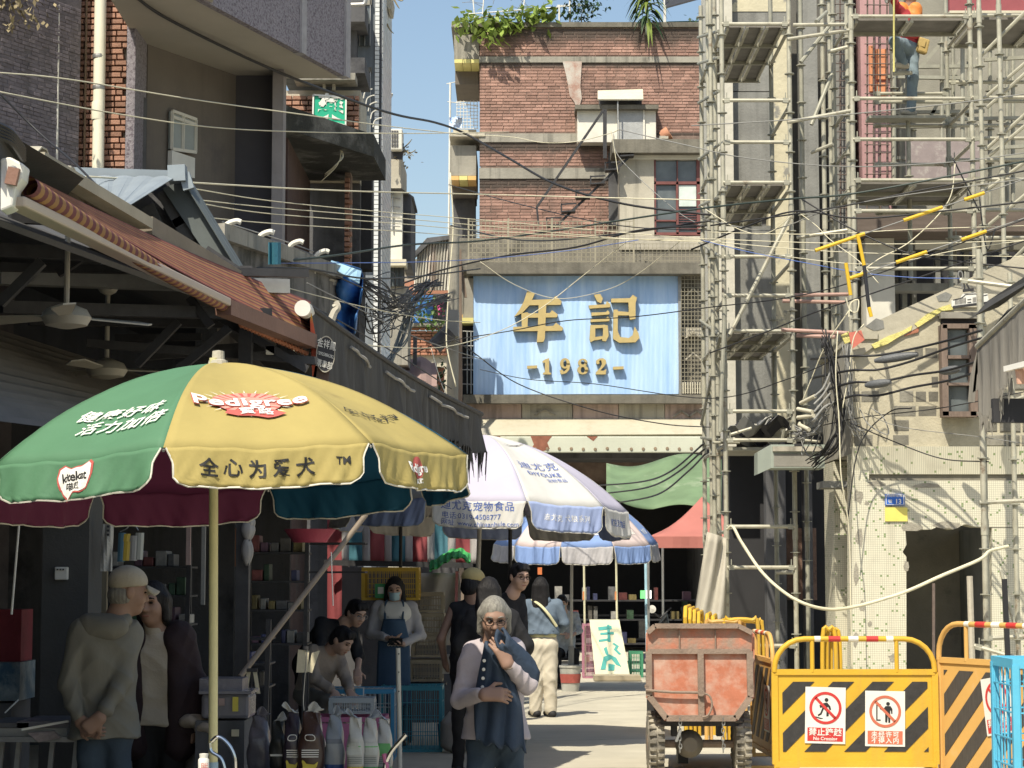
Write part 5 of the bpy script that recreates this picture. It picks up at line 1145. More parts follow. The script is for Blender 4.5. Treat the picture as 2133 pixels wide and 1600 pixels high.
# ================================================================ electrical splitter box and rubbish on the tower
t=thing('junction_box','grey steel cable box fixed to the scaffold tower','cable box',W(1650,960,DT-.8))
b=MB(); b.prism([W(1606,926,DT-.7),W(1718,926,DT-.7),W(1718,975,DT-.7),W(1606,975,DT-.7)],(0,.5,0)); b.prism([W(1578,942,DT-.5),W(1606,926,DT-.7),W(1606,975,DT-.7),W(1578,988,DT-.5)],(0,.35,0)); b.build('case',mat('box_grey',(.29,.325,.28),.6,.1,4,bump=.05),t)
fb(1610,930,1712,940,DT-.74,DT-.7,m_concl,'cover_lip',t); b=MB(); b.prism([W(1612,945,DT-.705),W(1690,945,DT-.705),W(1700,972,DT-.705),W(1612,972,DT-.705)],(0,.006,0)); b.build('panel_shade',mat('box_shadow_grey',(.24,.23,.20),.6),t)  # shadow grey painted on the front of the case
fb(1655,924,1672,929,DT-.72,DT-.6,m_iron,'latch',t)
t=thing('rubbish_heap','heap of black bags and broken trim lying on the lowest tower deck','rubbish',W(1580,910,DT+.6))
deckz=Z(925,DT+.3)
b=MB(); b.box((X(1585,DT+.9),DT+.9,deckz-.06),(.95,1.2,.04)); b.build('board',m_gald,t)
for k in range(11):
    b=MB(); c=W(rnd(1535,1640),rnd(888,912),DT+rnd(.2,.9)); n=7; 
    vs=[c+V((rnd(-.16,.16),rnd(-.12,.12),rnd(-.1,.1))) for _ in range(8)]
    b.grid(lambda u,v:c+V(((u-.5)*.34+.05*math.sin(v*7+k),(v-.5)*.3,.07*math.sin(u*6+k)+.07*math.cos(v*7))),5,5); solid(b.build('plastic_sheet',(m_blk,m_dirtwhite,m_cableg,m_blk)[k%4],t),.01)
for k in range(7):
    b=MB(); c=W(rnd(1540,1690),rnd(885,925),DT+rnd(-.1,.6)); b.tube([c,c+V((rnd(-.35,.35),rnd(-.2,.2),rnd(-.15,.2)))],.02,6); b.build('trim_length',m_gal,t)
# ================================================================ market umbrellas
def umbrella(t,c,Rr,H,n,rot,cols,vcols,vh,tilt=(0,0),pole=None,finial=True,hem=None,nu=20,nv=16,sag=.045,vgap=.03,ribs=True,flap=1.):
    """c = centre at rim height; returns panel(k,x,y) and valance(k,x,y) mapping functions (metres from the panel centre line)"""
    c=V(c); tm=Matrix.Rotation(tilt[0],3,'X')@Matrix.Rotation(tilt[1],3,'Y')
    def rib(k,s):
        a=rot+2*math.pi*k/n; r=Rr*s; return c+tm@V((r*math.cos(a),r*math.sin(a),H*(1-.25*s-.75*s**2.2)))
    def pan(k,s,u):
        p=rib(k,s).lerp(rib(k+1,s),u); return p+V((0,0,-sag*math.sin(math.pi*u)*s*(1.2-s)*2+.0035*math.sin(13*u+11*s+k*1.7)*s+.0025*math.sin(31*u-9*s+k)*s*s))
    def val(k,v,u):
        p=pan(k,1,u); a=rot+2*math.pi*(k+.5)/n; o=tm@V((math.cos(a),math.sin(a),0))
        rip=.016*math.sin(u*17+k*2.3)*v+.008*math.sin(u*41+k)*v+.004*math.sin(u*83+v*9+k)*(.3+v)
        return p+o*(.03*v*flap+rip)+V((0,0,-vh*v))
    panels=[];vals=[]
    for k in range(n):
        b=MB(); b.grid(lambda u,v:pan(k,.02+.98*v,u),nu,nv); p=b.build('canopy_panel',cols[k%len(cols)],t,smooth=True); solid(p,.004,1); panels.append(p)
        b=MB()
        def vf(u,v):
            m=.012+vgap*min(1,v*3)+ (.07*max(0,(v-.72)/.28)**2.2); return val(k,v,m+(1-2*m)*u)
        b.grid(vf,48,10); q=b.build('valance',vcols[k%len(vcols)],t,smooth=True); solid(q,.004,0); vals.append(q)
        if hem:
            pts=[vf(0,j/8) for j in range(9)]+[vf(i/16,1) for i in range(1,16)]+[vf(1,1-j/8) for j in range(9)]
            b=MB(); b.tube([p_+V((0,0,-.002)) for p_ in pts],.0045,4); b.build('hem_piping',hem,q)
    if ribs:
        for k in range(n):
            b=MB(); b.tube([rib(k,s)+V((0,0,-.02)) for s in (.03,.25,.5,.75,1.)],.007,5); b.build('rib',m_steel,t)
            hub=c+tm@V((0,0,H*.25)); b=MB(); b.tube([hub,rib(k,.55)+V((0,0,-.02))],.006,5); b.build('strut',m_steel,t)
    if pole:
        x0,y0,x1,y1,r,segs=pole
        P0=V((x0,y0,0)); P1=V((x1,y1,c.z+H+.02)); 
        for (a,e,m,rr) in segs: b=MB(); b.tube([P0.lerp(P1,a),P0.lerp(P1,e)],r*rr,14); autosmooth(b.build('pole',m,t))
    if finial:
        top=c+tm@V((0,0,H)); b=MB(); b.lathe(top+V((0,0,-.02)),[(.05,0),(.045,.03),(.03,.035),(.028,.075),(.0,.08)],12); b.build('finial',m_concl,t)
    def pmap(k,s0,off=.0085):
        A_,B_=pan(k,s0,0),pan(k,s0,1); ch=(B_-A_).length; sl=(rib(k,s0-.2)-rib(k,s0)).length/.2
        def fn(v):
            s=s0-v[1]/sl; ch2=(rib(k,s)-rib(k+1,s)).length; u=.5+v[0]/max(ch2,.05)
            p=pan(k,s,u); e=.01; n_=(pan(k,s,u+e)-pan(k,s,u-e)).cross(pan(k,s-e,u)-pan(k,s+e,u)).normalized(); return p+n_*(off+(v[2] if len(v)>2 else 0))
        return fn
    def vmap(k,v0,off=.0048):
        ch=(pan(k,1,1)-pan(k,1,0)).length
        def fn(v):
            u=.5+v[0]/ch; w=v0-v[1]/vh; p=val(k,w,u); e=.01; n_=(val(k,w,u+e)-val(k,w,u-e)).cross(val(k,w-e,u)-val(k,w+e,u)).normalized(); return p+n_*(off+(v[2] if len(v)>2 else 0))
        return fn
    return panels,vals,pmap,vmap
def dense(vs,fs,l=.03):
    """split long edges of flat lettering so that it can follow a curved cloth"""
    import bmesh
    bm=bmesh.new(); vv=[bm.verts.new(v) for v in vs]
    for f in fs:
        try: bm.faces.new([vv[i] for i in f])
        except ValueError: pass
    bmesh.ops.triangulate(bm,faces=bm.faces)
    for _ in range(5):
        ed=[e for e in bm.edges if e.calc_length()>l]
        if not ed: break
        bmesh.ops.subdivide_edges(bm,edges=ed,cuts=1); bmesh.ops.triangulate(bm,faces=bm.faces)
    bm.verts.index_update(); r=[v.co.copy() for v in bm.verts],[tuple(v.index for v in f.verts) for f in bm.faces]; bm.free(); return r
def letter(parent,fn,s,size,m,dx=0,dy=0,rot=0,name='lettering',bold=.0,shear=0,space=1.,z=0,sx=1):
    vs,fs=text_flat(s,size,bold,shear,space); vs,fs=dense(vs,fs,max(.012,size*.17)); cr,sr=math.cos(rot),math.sin(rot)
    vs=[V((v.x*sx*cr-v.y*sr+dx,v.x*sx*sr+v.y*cr+dy,z)) for v in vs]
    return put_flat(vs,fs,fn,name,m,parent)
def shape(parent,fn,vs,fs,m,name,dx=0,dy=0,z=0,l=.016):
    vs,fs=dense([V((v[0]+dx,v[1]+dy,z)) for v in vs],fs,l); return put_flat(vs,fs,fn,name,m,parent)
# ---- the big green and yellow umbrella
m_uy=mat('umbrella_yellow',(.42,.34,.12),.8,.10,3,(.33,.26,.095),.3,2,bump=.16,bscale=11,trans=.2)
m_ug=mat('umbrella_green',(.085,.205,.115),.7,.08,3,bump=.12,bscale=14,trans=.12)
m_um=mat('umbrella_maroon',(.17,.03,.085),.75,.1,3,bump=.1,bscale=14,trans=.3)
m_ut=mat('umbrella_teal',(.015,.105,.19),.75,.1,3,bump=.1,bscale=14,trans=.3)
m_hem=mat('cream_piping',(.55,.53,.46),.7,bump=0)
DU=9.6; cu=V((-1.35,DU,2.145)); RU=1.15
t=thing('market_umbrella','large green and yellow umbrella with pet food lettering in the left foreground','umbrella',(cu.x,DU,0),0,None)
rot0=R(-94)
UM,UV_,pm_,vm_=umbrella(t,cu,RU,.50,8,rot0,[m_uy,m_uy,m_ut,m_ut,m_um,m_um,m_ug,m_ug],[m_uy,m_uy,m_ut,m_ut,m_um,m_um,m_ug,m_ug],.165,tilt=(R(-2.0),R(-3)),
  pole=(X(456,DU),DU,X(442,DU),DU,.021,[(0,.30,mat('pole_blue',(.28,.40,.50),.5,.1,5),1.12),(.30,1.0,mat('pole_cream',(.60,.55,.30),.5,.1,5),1.)]),hem=m_hem)
# panel numbers: 0 = front yellow, 1 = right yellow, 7 = front-left green
m_ink=plain('black_ink',(.02,.02,.02),.7); m_pwhite=plain('white_ink',(.75,.74,.70),.7); m_pred=plain('red_ink',(.46,.10,.085),.8); m_pink_=plain('pale_red_ink',(.58,.26,.21),.8)
f=vm_(0,.55)
letter(UV_[0],f,'全心为爱犬',.082,m_ink,dx=-.05,space=1.48,bold=.022)
letter(UV_[0],f,'TM',.048,m_ink,dx=.315,dy=.022,bold=.02)
f=pm_(0,.72)
vs,fs=disc_flat(.135,40,sx=1.15,sy=.8); shape(UM[0],f,vs,fs,m_pred,'red_emblem',-.02,.02,.0)
for k in range(22):
    a=2*math.pi*k/22+.1; c_,s_=math.cos(a),math.sin(a); w=.012
    shape(UM[0],f,[(c_*.075*1.15-s_*w*.6,s_*.075*.8+c_*w*.6),(c_*.133*1.15-s_*w,s_*.133*.8+c_*w),(c_*.133*1.15+s_*w,s_*.133*.8-c_*w),(c_*.075*1.15+s_*w*.6,s_*.075*.8-c_*w*.6)],[(0,3,2,1)],m_pink_,'emblem_ray',-.02,.02,.0015)
    if k%1==0: shape(UM[0],f,[(c_*.142*1.15-s_*.0025,s_*.142*.8+c_*.0025),(c_*.185*1.12,s_*.185*.8),(c_*.142*1.15+s_*.0025,s_*.142*.8-c_*.0025)],[(0,2,1)],m_pwhite,'emblem_ray',-.02,.02,.0)
vs,fs=disc_flat(.08,30,sx=1.25,sy=.75); shape(UM[0],f,vs,fs,m_pink_,'emblem_core',-.02,.015,.002)
shape(UM[0],f,[(-.10,-.06),(.03,-.075),(.10,-.055),(.15,-.10),(.11,-.115),(.06,-.13),(-.0,-.12),(-.07,-.115),(-.12,-.10)],[tuple(range(9))],m_pred,'ribbon',-.02,.0,.002)
for m,bd,z in ((m_pred,.045,.0045),(m_pwhite,.022,.0075)):
    letter(UM[0],f,'Pedigree',.115,m,-.015,.005,0,'brand_lettering',bd,0,1.04,z,1.22)
    letter(UM[0],f,'寶路',.062,m,.0,-.085,0,'brand_lettering',bd*.7,0,1.25,z,1.15)
f=pm_(1,.82)
letter(UM[1],f,'全心为爱犬™',.078,m_ink,-.02,.05,0,'lettering',.01,0,1.05)
f=vm_(1,.52)
shape(UV_[1],f,*disc_flat(.043,24,sy=1.15),m_pred,'red_emblem',-.06,.018,0); letter(UV_[1],f,'Pedigree',.056,m_pwhite,-.06,.012,0,'brand_lettering',.03,0,1.,.002); letter(UV_[1],f,'寶路',.025,m_pwhite,-.06,-.045,0,'brand_lettering',.02,0,1.,.002)
f=pm_(7,.78)
letter(UM[7],f,'健康好味',.105,m_pwhite,.02,.055,R(2),'lettering',.012,.18,1.12)
letter(UM[7],f,'活力加倍',.105,m_pwhite,.09,-.065,R(2),'lettering',.012,.18,1.12)
f=vm_(7,.5)
bub=[(-.08,.045),(-.05,.058),(-.02,.045),(.03,.052),(.07,.072),(.085,.06),(.085,.02),(.07,-.035),(.03,-.05),(-.0,-.05),(-.025,-.085),(-.03,-.075),(-.045,-.06),(-.075,-.035),(-.088,.01)]
for sc,m,z in ((1.12,m_pred,.0),(1.0,m_pwhite,.0015)): shape(UV_[7],f,[(x*sc,y*sc) for x,y in bub],[tuple(range(len(bub)))[::-1]],m,'logo_bubble',0,0,z)
letter(UV_[7],f,'kitekat',.052,m_ink,0,.012,R(4),'logo_lettering',.02,0,.95,.003); letter(UV_[7],f,'喵趣',.034,m_ink,0,-.03,R(4),'logo_lettering',.01,0,1.,.003)
f=pm_(6,.82); letter(UM[6],f,'全心',.12,m_pwhite,.12,.0,0,'lettering',.01)
# ---- white umbrella
m_uw=mat('umbrella_white',(.60,.59,.56),.75,.06,3,(.55,.53,.48),.2,3,bump=.12,bscale=14,trans=.18)
m_ul=mat('umbrella_lilac',(.50,.48,.58),.75,.06,3,bump=.1,bscale=14,trans=.18)
m_ub=mat('umbrella_pale_blue',(.36,.44,.68),.75,.1,3,bump=.12,bscale=14,trans=.18)
DW=20.4; cw=W(1000,1056,DW); 
t=thing('white_umbrella','white and lilac umbrella with blue lettering behind the yellow one','umbrella',(cw.x,DW,0))
pw=(X(984,DW),DW-.1,X(1006,DW),DW,.022,[(0,1,mat('grey_pole',(.40,.39,.35),.5,.1,6),1)])
WM,WV,pm2,vm2=umbrella(t,cw,1.465,.72,10,R(-108),[m_ul,m_uw],[m_uw,m_ub],.25,tilt=(R(-1),R(2)),pole=pw,hem=m_hem)
f=vm2(0,.40); m_bink=plain('blue_ink',(.07,.12,.36),.7)
letter(WV[0],f,'迪尤克宠物食品',.094,m_bink,0,.045,0,'lettering',.006,0,1.08)
letter(WV[0],f,'电话:0319-4508777',.068,m_bink,-.06,-.05,0,'lettering',.0,0,1.); letter(WV[0],f,'网址: www.chinaanhule.com',.062,m_bink,.02,-.115,0,'lettering',.0,0,1.)
f=pm2(1,.72); letter(WM[1],f,'迪尤克',.15,m_bink,0,.10,0,'logo_lettering',-.004,.1,1.1); letter(WM[1],f,'DIYOUKE',.085,m_bink,.0,-.04,0,'logo_lettering',.01,0,1.1); letter(WM[1],f,'宠物食品',.06,m_bink,.1,-.13,0,'logo_lettering',.0,0,1.)
f=vm2(1,.5); letter(WV[1],f,'迪尤克 犬粮系列',.07,m_pwhite,0,0,0,'lettering',.0,0,1.1)
f=vm2(2,.5); letter(WV[2],f,'迪尤克宠物食品',.078,m_bink,0,0,0,'lettering',.0)
for (k,s0,x0) in ((0,.30,-.1),(1,.34,.05)):
    f=pm2(k,s0); shape(WM[k],f,[(-.13+x0,.015),(.0+x0,-.012),(.14+x0,.004),(.0+x0,-.03),(-.10+x0,-.01)],[(0,4,3,2,1)],plain('tear_dark',(.05,.05,.06),.9),'torn_slit',0,0,.002)
b=MB(); b.tube([W(1062,1262,DW+.6),W(1062,1078,DW+.6)],.017,8)
tt=thing('black_pole','thin black pole rising under the white umbrella beside the man in glasses','pole',V((X(1062,DW+.6),DW+.6,0))); b=MB(); b.tube([V((X(1061,DW+.6),DW+.6,0)),W(1063,1060,DW+.6)],.02,8); b.build('shaft',m_iron,tt)
# ---- blue and pink umbrella
m_uk=mat('umbrella_pink_white',(.66,.56,.55),.75,.06,3,bump=.1,bscale=14,trans=.22); m_ub2=mat('umbrella_blue',(.24,.36,.66),.75,.1,3,bump=.1,bscale=14,trans=.2)
DB=30.; cb=W(1200,1132,DB)
t=thing('blue_umbrella','small blue and pale pink umbrella farther back standing in a bucket','umbrella',(cb.x,DB,0))
BM_,BV,pm3,vm3=umbrella(t,cb,1.2,.78,10,R(-90-18+6),[m_ub2,m_uk],[mat('umbrella_grey_hem',(.45,.44,.46),.8,.2,9,trans=.15),m_ub2],.24,tilt=(R(3),0),pole=(X(1188,DB),DB,X(1192,DB),DB,.022,[(0,.22,m_concg,1.9),(.22,1,mat('grey_pole',()),1)]),hem=m_hem,vgap=.01)
for k in range(10):
    if k in (0,1,9,8,2): letter(BM_[k],pm3(k,.86),'宠物食品',.10,m_pwhite,0,0,0,'lettering',.01)
# ---- pale blue umbrella edge at the left
DL=21.5; cl_=W(835,1046,DL)
t=thing('striped_edge_umbrella','pale blue umbrella half hidden behind the yellow umbrella','umbrella',(cl_.x,DL,0))
umbrella(t,cl_,.62,.22,8,R(-90),[m_ub2,m_ub],[m_uw,mat('umbrella_violet',(.30,.26,.55),.75,.1,3,trans=.15)],.12,tilt=(R(4),0),pole=(cl_.x,DL,cl_.x,DL,.018,[(0,1,m_iron,1)]),hem=m_hem,ribs=False,finial=False)
# ---- red tent
DR=33.
t=thing('red_tent','faded red tent canopy half behind the scaffold tower','tent',(X(1450,DR),DR,0))
m_tent=mat('faded_red_cloth',(.52,.20,.17),.7,.1,2,bump=.12,bscale=8,trans=.25)
ap=W(1462,1035,DR+1.2); q=[W(1350,1118,DR),W(1590,1118,DR),W(1570,1115,DR+2.4),W(1380,1112,DR+2.4)]
for i in range(4):
    a,c=q[i],q[(i+1)%4]; b=MB(); b.grid(lambda u,v:(a.lerp(c,u)).lerp(ap,v)+V((0,0,-.10*math.sin(3.14*v))),8,8); solid(b.build('roof_cloth',m_tent,t,smooth=True),.006)
    b=MB(); b.grid(lambda u,v:a.lerp(c,u)+V((0,-.02+.02*math.sin(u*20),-.18*v)),14,3); solid(b.build('valance',m_tent,t),.004)
    b=MB(); b.tube([V((a.x,a.y,0)),a],.02,6); b.build('leg',m_steel,t)
# ---- green tarpaulin
t=thing('green_tarpaulin','pale green tarpaulin stretched under the shop awning behind the red tent','tarpaulin',W(1370,1000,38))
m_gt=mat('pale_green_tarp',(.20,.30,.17),.7,.2,2,(.32,.40,.27),.4,1.2,bump=.25,bscale=8,trans=.3)
b=MB(); b.grid(lambda u,v:W(1263+u*240,965-14*u+10*math.sin(u*7)+v*(88+26*u-60*max(0,.4-u)),39-2.2*v+.2*math.sin(u*9+v*4)),22,10); solid(b.build('sheet',m_gt,t,smooth=True),.01)
# ---- cables drop: striped tarpaulin behind the stall
t=thing('striped_tarpaulin','red white and blue striped plastic tarpaulin hung behind the stall','tarpaulin',W(840,1160,23))
cols=[mat('stripe_red',(.42,.11,.12),.6,.15,4,bump=.15,trans=.45),mat('stripe_white',(.56,.54,.53),.6,.12,4,bump=.15,trans=.45),mat('stripe_teal',(.10,.27,.34),.6,.15,4,bump=.15,trans=.45),mat('stripe_white',())]
x=682; k=0
while x<985:
    w=(30,15,28,16)[k%4]
    b=MB(); x_=x; b.grid(lambda u,v:W(x_+w*u,1070+v*(104 if x_>700 else 260),22.9+.05*math.sin((x_+w*u)*.11+v*3)),3,8); solid(b.build('stripe',cols[k%4],t,smooth=True),.006); x+=w; k+=1
b=MB(); b.beam(W(675,1172,22.7),W(985,1178,22.7),.05,.06); b.build('hanging_bar',m_iron,t)
t=thing('white_plastic_sheet','wrinkled white plastic sheet hanging behind the masked girl','plastic sheet',W(910,1320,22))
b=MB(); b.grid(lambda u,v:W(872+u*84+4*math.sin(v*5),1194+v*150,22.4+.06*math.sin(u*9+v*5)),12,14); solid(b.build('sheet',mat('white_plastic',(.50,.47,.43),.5,.15,3,bump=.4,bscale=9,trans=.2),t,smooth=True),.006)
b=MB(); b.beam(W(952,1190,22.3),W(948,1330,22.3),.03,.02); b.build('pink_edge',mat('pink_edge',(.5,.2,.2),.7),t)
t=thing('green_net_bundle','bright green folded net bundle lying on the stall beam','net',W(935,1150,22.5))
b=MB(); b.grid(lambda u,v:W(895+u*84,1172-38*math.sin(u*2.7)*(.3+.7*u)+v*18,22.4-.25*v+.03*math.sin(u*40))+V((0,0,.010*math.sin(u*26+v*6))),26,6); solid(b.build('folds',mat('net_green',(.05,.33,.09),.7,.3,10,bump=.3),t),.02)
# ================================================================ stall goods on the left
def crate(name,label,cat,c,w,d_,h,m,bars=(9,5),group=None,open_top=True,m2=None):
    """basket made of posts, rims and slats; c = centre of base"""
    c=V(c); t=thing(name,label,cat,c,0,group); x,y=w/2,d_/2
    for z,hh in ((0.012,.024),(h-.02,.04)):
        b=MB(); b.b2(c+V((-x,-y,z-hh/2)),c+V((x,-y+.018,z+hh/2))); b.b2(c+V((-x,y-.018,z-hh/2)),c+V((x,y,z+hh/2))); b.b2(c+V((-x,-y+.018,z-hh/2)),c+V((-x+.018,y-.018,z+hh/2))); b.b2(c+V((x-.018,-y+.018,z-hh/2)),c+V((x,y-.018,z+hh/2))); b.build('rim',m,t)
    for sx in (-1,1):
        for sy in (-1,1): b=MB(); b.box(c+V((sx*(x-.012),sy*(y-.012),h/2)),(.03,.03,h-.05)); b.build('corner_post',m,t)
    n,k=bars; b=MB(); r=.006
    for i in range(n):
        xx=-x+.03+(w-.06)*i/(n-1)
        for sy in (-1,1): b.box(c+V((xx,sy*(y-.008),h/2)),(.007,.007,h-.03))
    for j in range(max(3,n//2)):
        yy=-y+.03+(d_-.06)*j/(max(3,n//2)-1)
        for sx in (-1,1): b.box(c+V((sx*(x-.008),yy,h/2)),(.007,.007,h-.03))
    for j in range(1,k):
        zz=h*j/k
        for sy in (-1,1): b.box(c+V((0,sy*(y-.006),zz)),(w-.03,.006,.006))
        for sx in (-1,1): b.box(c+V((sx*(x-.006),0,zz)),(.006,d_-.03,.006))
    if not open_top:
        for i in range(n): b.box(c+V((-x+.03+(w-.06)*i/(n-1),0,h-.01)),(.006,d_-.03,.006))
        for j in range(1,k): b.box(c+V((0,-y+d_*j/k,h-.008)),(w-.03,.006,.006))
    q=b.build('wire_grid',m2 or m,t); q['kind']='stuff'
    b=MB(); b.box(c+V((0,0,.02)),(w-.04,d_-.04,.012)); b.build('base_tray',m2 or m,t)
    return t
m_cblue=mat('cage_blue',(.05,.26,.46),.5,.1,6,bump=.03); m_cteal=mat('cage_teal',(.04,.22,.28),.5,.1,6,bump=.03); m_cpink=mat('crate_pink',(.40,.13,.24),.6,.1,6,bump=.03); m_cyel=mat('crate_yellow',(.50,.33,.04),.55,.1,6,bump=.03); m_cwire=mat('cage_wire',(.28,.24,.17),.5,.2,10,metal=.3)
def gz(px,y,d): return V((X(px,d),d,0))
D9=12.0
crate('wire_cage','blue framed wire pet cage standing behind the food bags','cage',V((X(748,19.0),19.0,0)),.69,.5,.635,m_cblue,(15,4),open_top=False,m2=mat('cage_white_wire',(.36,.40,.42),.5))
crate('wire_cage','teal framed wire pet cage right of the white upright pole','cage',V((X(862,19.9),19.9,0)),.58,.5,.615,m_cteal,(13,4),open_top=False)
ct=crate('plastic_crate','pink slatted plastic crate behind the silver food bags','crate',V((X(735,17.3),17.3,0)),.60,.45,.50,m_cpink,(16,4))
b=MB(); b.box((X(735,17.3),17.06,.25),(.57,.008,.40)); b.build('side_panel',m_cpink,ct)
lc=crate('small_white_cage','small white wire cage standing on the pink crate','cage',V((X(738,17.3),17.3,.52)),.37,.28,.13,mat('cage_white_wire',()),(17,2),open_top=False)
tg=thing('price_card','blue and white card clipped on the front of the blue cage','card',W(747,1440,18.7)); fb(737,1432,758,1453,18.70,18.73,m_white,'card',tg); fb(740,1434,756,1448,18.69,18.699,m_cblue,'blue_print',tg)
crate('stacking_crate','yellow slatted crate on the shelf above the masked girl','crate',W(815,1250,20.5),.56,.4,.32,m_cyel,(14,6))
gcard=thing('payment_card','small green payment card on the front of the yellow crate','card',W(792,1232,20.2)); fb(781,1216,804,1246,20.21,20.24,mat('card_green',(.04,.28,.10),.5),'card',gcard); fb(787,1223,799,1237,20.2,20.208,m_white,'white_field',gcard)
for k,(y,w,x,lb) in enumerate(((1418,.30,888,'bird cage at the foot of the wire cage stack beside the blue apron'),(1368,.30,893,'bird cage second from the ground in the stack by the white sheet'),(1322,.29,893,'bird cage third from the ground in the stack by the white sheet'),)):
    crate('bird_cage',lb,'cage',W(x,y,20.9),w*1.12,.30,.215,m_cwire,(11,3),'bird cages stacked by the white sheet',open_top=False)
crate('bird_cage','topmost bird cage of the stack by the white sheet','cage',W(892,1275,20.9),.32,.3,.20,m_cwire,(11,3),'bird cages stacked by the white sheet',open_top=False)
b=MB()
st=thing('cage_stand','dark stand carrying the stack of bird cages','stand',(X(890,20.9),20.9,0)); 
for s_ in (-1,1):
    for u_ in (-1,1): b=MB(); b.box((X(890,20.9)+s_*.16,20.9+u_*.13,.28),(.03,.03,.56)); b.build('leg',m_iron,st)
b=MB(); b.box((X(890,20.9),20.9,.575),(.40,.36,.02)); b.build('top',m_iron,st)
# pet food bags
def bag(px,py,d,w,h,depth,mats,label,prints=(),lean=0,group='pet food bags in the front row'):
    base=W(px,py,d); c=V((base.x,d,0.0)); zb=base.z
    t=thing('pet_food_bag',label,'bag',V((c.x,d,zb)),0,group)
    def f(u,v):
        a=2*math.pi*u; s=min(1,v*8)*.10+.90; tw=.94+.10*math.sin(3.14*min(1,v*1.15))-.42*max(0,v-.35)/.65 ; pinch=1-.93*max(0,(v-.62)/.38)**.8
        x=w/2*s*tw*(abs(math.cos(a))**.55)*(1 if math.cos(a)>0 else -1); y=depth/2*s*pinch*(abs(math.sin(a))**.7)*(1 if math.sin(a)>0 else -1)
        wob=.007*math.sin(v*14+a*3+c.x*30)*v
        return V((c.x+x+lean*v*h+wob,d+y+wob,zb+h*v))
    b=MB(); b.grid(f,24,18); body=b.build('sack',mats[0],t,smooth=True)
    b=MB(); b.grid(lambda u,v:V((c.x+lean*h+(u-.5)*w*(.56-.22*math.sin(3.14*min(1,v*1.6)))+.035*v*math.sin(c.x*40),d+.01*math.sin(u*6),zb+h*(.985+.12*v)+.02*math.sin(u*5)*v)),6,4); solid(b.build('twisted_top',mats[1],t),.004)
    for (u0,u1,v0,v1,m) in prints:
        b=MB(); b.grid(lambda u,v:f(.75+ (u0+(u1-u0)*u)*.25,v0+(v1-v0)*v)+V((0,-.006,0)),8,4); b.build('label_print',m,body)
    return t,f,body
m_silv=mat('bag_silver_blue',(.26,.29,.33),.35,.12,5,bump=.25,bscale=14,spec=.5); m_bwhite=mat('bag_white',(.42,.42,.40),.4,.1,5,bump=.25,bscale=14); m_bdark=mat('bag_black_purple',(.03,.022,.035),.35,.2,5,bump=.25,bscale=14,spec=.5); m_bbrown=mat('bag_dark_brown',(.045,.022,.018),.35,.2,5,bump=.25,bscale=14,spec=.5); m_clear=mat('bag_clear',(.13,.12,.14),.3,.2,4,bump=.4,bscale=10,spec=.5); m_blk2=mat('bag_black',(.02,.022,.022),.4,.2,5,bump=.25,bscale=14)
m_gp=plain('green_print',(.12,.36,.12),.5); m_yp=plain('yellow_print',(.6,.5,.08),.5); m_blp=plain('navy_print',(.03,.07,.22),.5)
bag(540,1605,11.2,.13,.29,.11,(m_clear,m_clear),'clear plastic bag of grey feed, leftmost in the front row of bags')
bag(579,1605,11.0,.09,.26,.09,(m_blk2,m_bwhite),'black food bag with pale twisted top left of the cat bag',((-.4,.4,.30,.34,m_pwhite),))
for px,d,w,lb,mm in ((610,10.9,.10,'dark purple food bag printed with a yellow cat',m_bdark),(648,10.85,.14,'dark brown food bag printed with a yellow dog',m_bbrown)):
    t_,f_,bd=bag(px,1608,d,w,.31,.11,(mm,m_bwhite),lb)
    fm=lambda v:f_(.75+v[0]*.25/ .10,(v[1])/.36*1.1)+V((0,-.006-(v[2] if len(v)>2 else 0),0))
    rg=disc_flat(.018,20,r0=.014); put_flat([V((v.x,v.y+.19,0)) for v in rg[0]],rg[1],fm,'ring_print',m_pwhite,bd)
    for k in range(4): put_flat([V((-.025,.12-.012*k,0)),V((.025,.12-.012*k,0)),V((.025,.125-.012*k,0)),V((-.025,.125-.012*k,0))],[(0,1,2,3)],fm,'text_line',m_pwhite,bd)
    pet=[(-.025,.02),(.012,.02),(.02,.035),(.026,.06),(.018,.055),(.008,.045),(-.006,.05),(-.014,.065),(-.024,.07),(-.028,.06),(-.024,.045)]
    vs,fs=poly_tri(pet); put_flat(vs,fs,fm,'pet_print',m_yp,bd)
bag(670,1600,11.3,.07,.27,.10,(m_bwhite,m_bwhite),'plain pale bag squeezed behind the brown dog food bag',lean=-.12)
t_,f_,bd=bag(697,1610,10.95,.105,.30,.11,(m_silv,m_silv),'silver blue food bag with navy foot',((-.95,.95,.02,.16,m_blp),(-.5,.5,.52,.60,plain('dim_print',(.16,.18,.22),.5))))
for px,d,lb,pc in ((740,10.85,'white food bag with yellow green foot, left of the pair with green labels',m_yp),(771,10.95,'white food bag with a green band along its foot',m_gp),(800,11.15,'white food bag with bright green label, last before the chrome handle',m_gp)):
    t_,f_,bd=bag(px,1608,d,.09,.28,.10,(m_bwhite,m_silv),lb,((-.95,.95,.03,.11,pc),(-.6,.6,.32,.55,m_gp if px==800 else plain('grey_print',(.42,.44,.42),.5)),(-.6,.6,.47,.49,m_gp)))
    for k in range(4): 
        b=MB(); b.grid(lambda u,v:f_(.75+(-.5+u)*.25,.17+.035*k+.012*v)+V((0,-.006,0)),5,1); b.build('text_line',plain('grey_ink',(.2,.22,.2),.6),bd)
bt=thing('low_bench','low dark bench under the front row of pet food bags','bench',V((X(660,11),11,0))); b=MB(); b.b2((X(505,11),10.7,0),(X(850,11),11.4,.605)); b.build('bench_body',m_dark,bt)
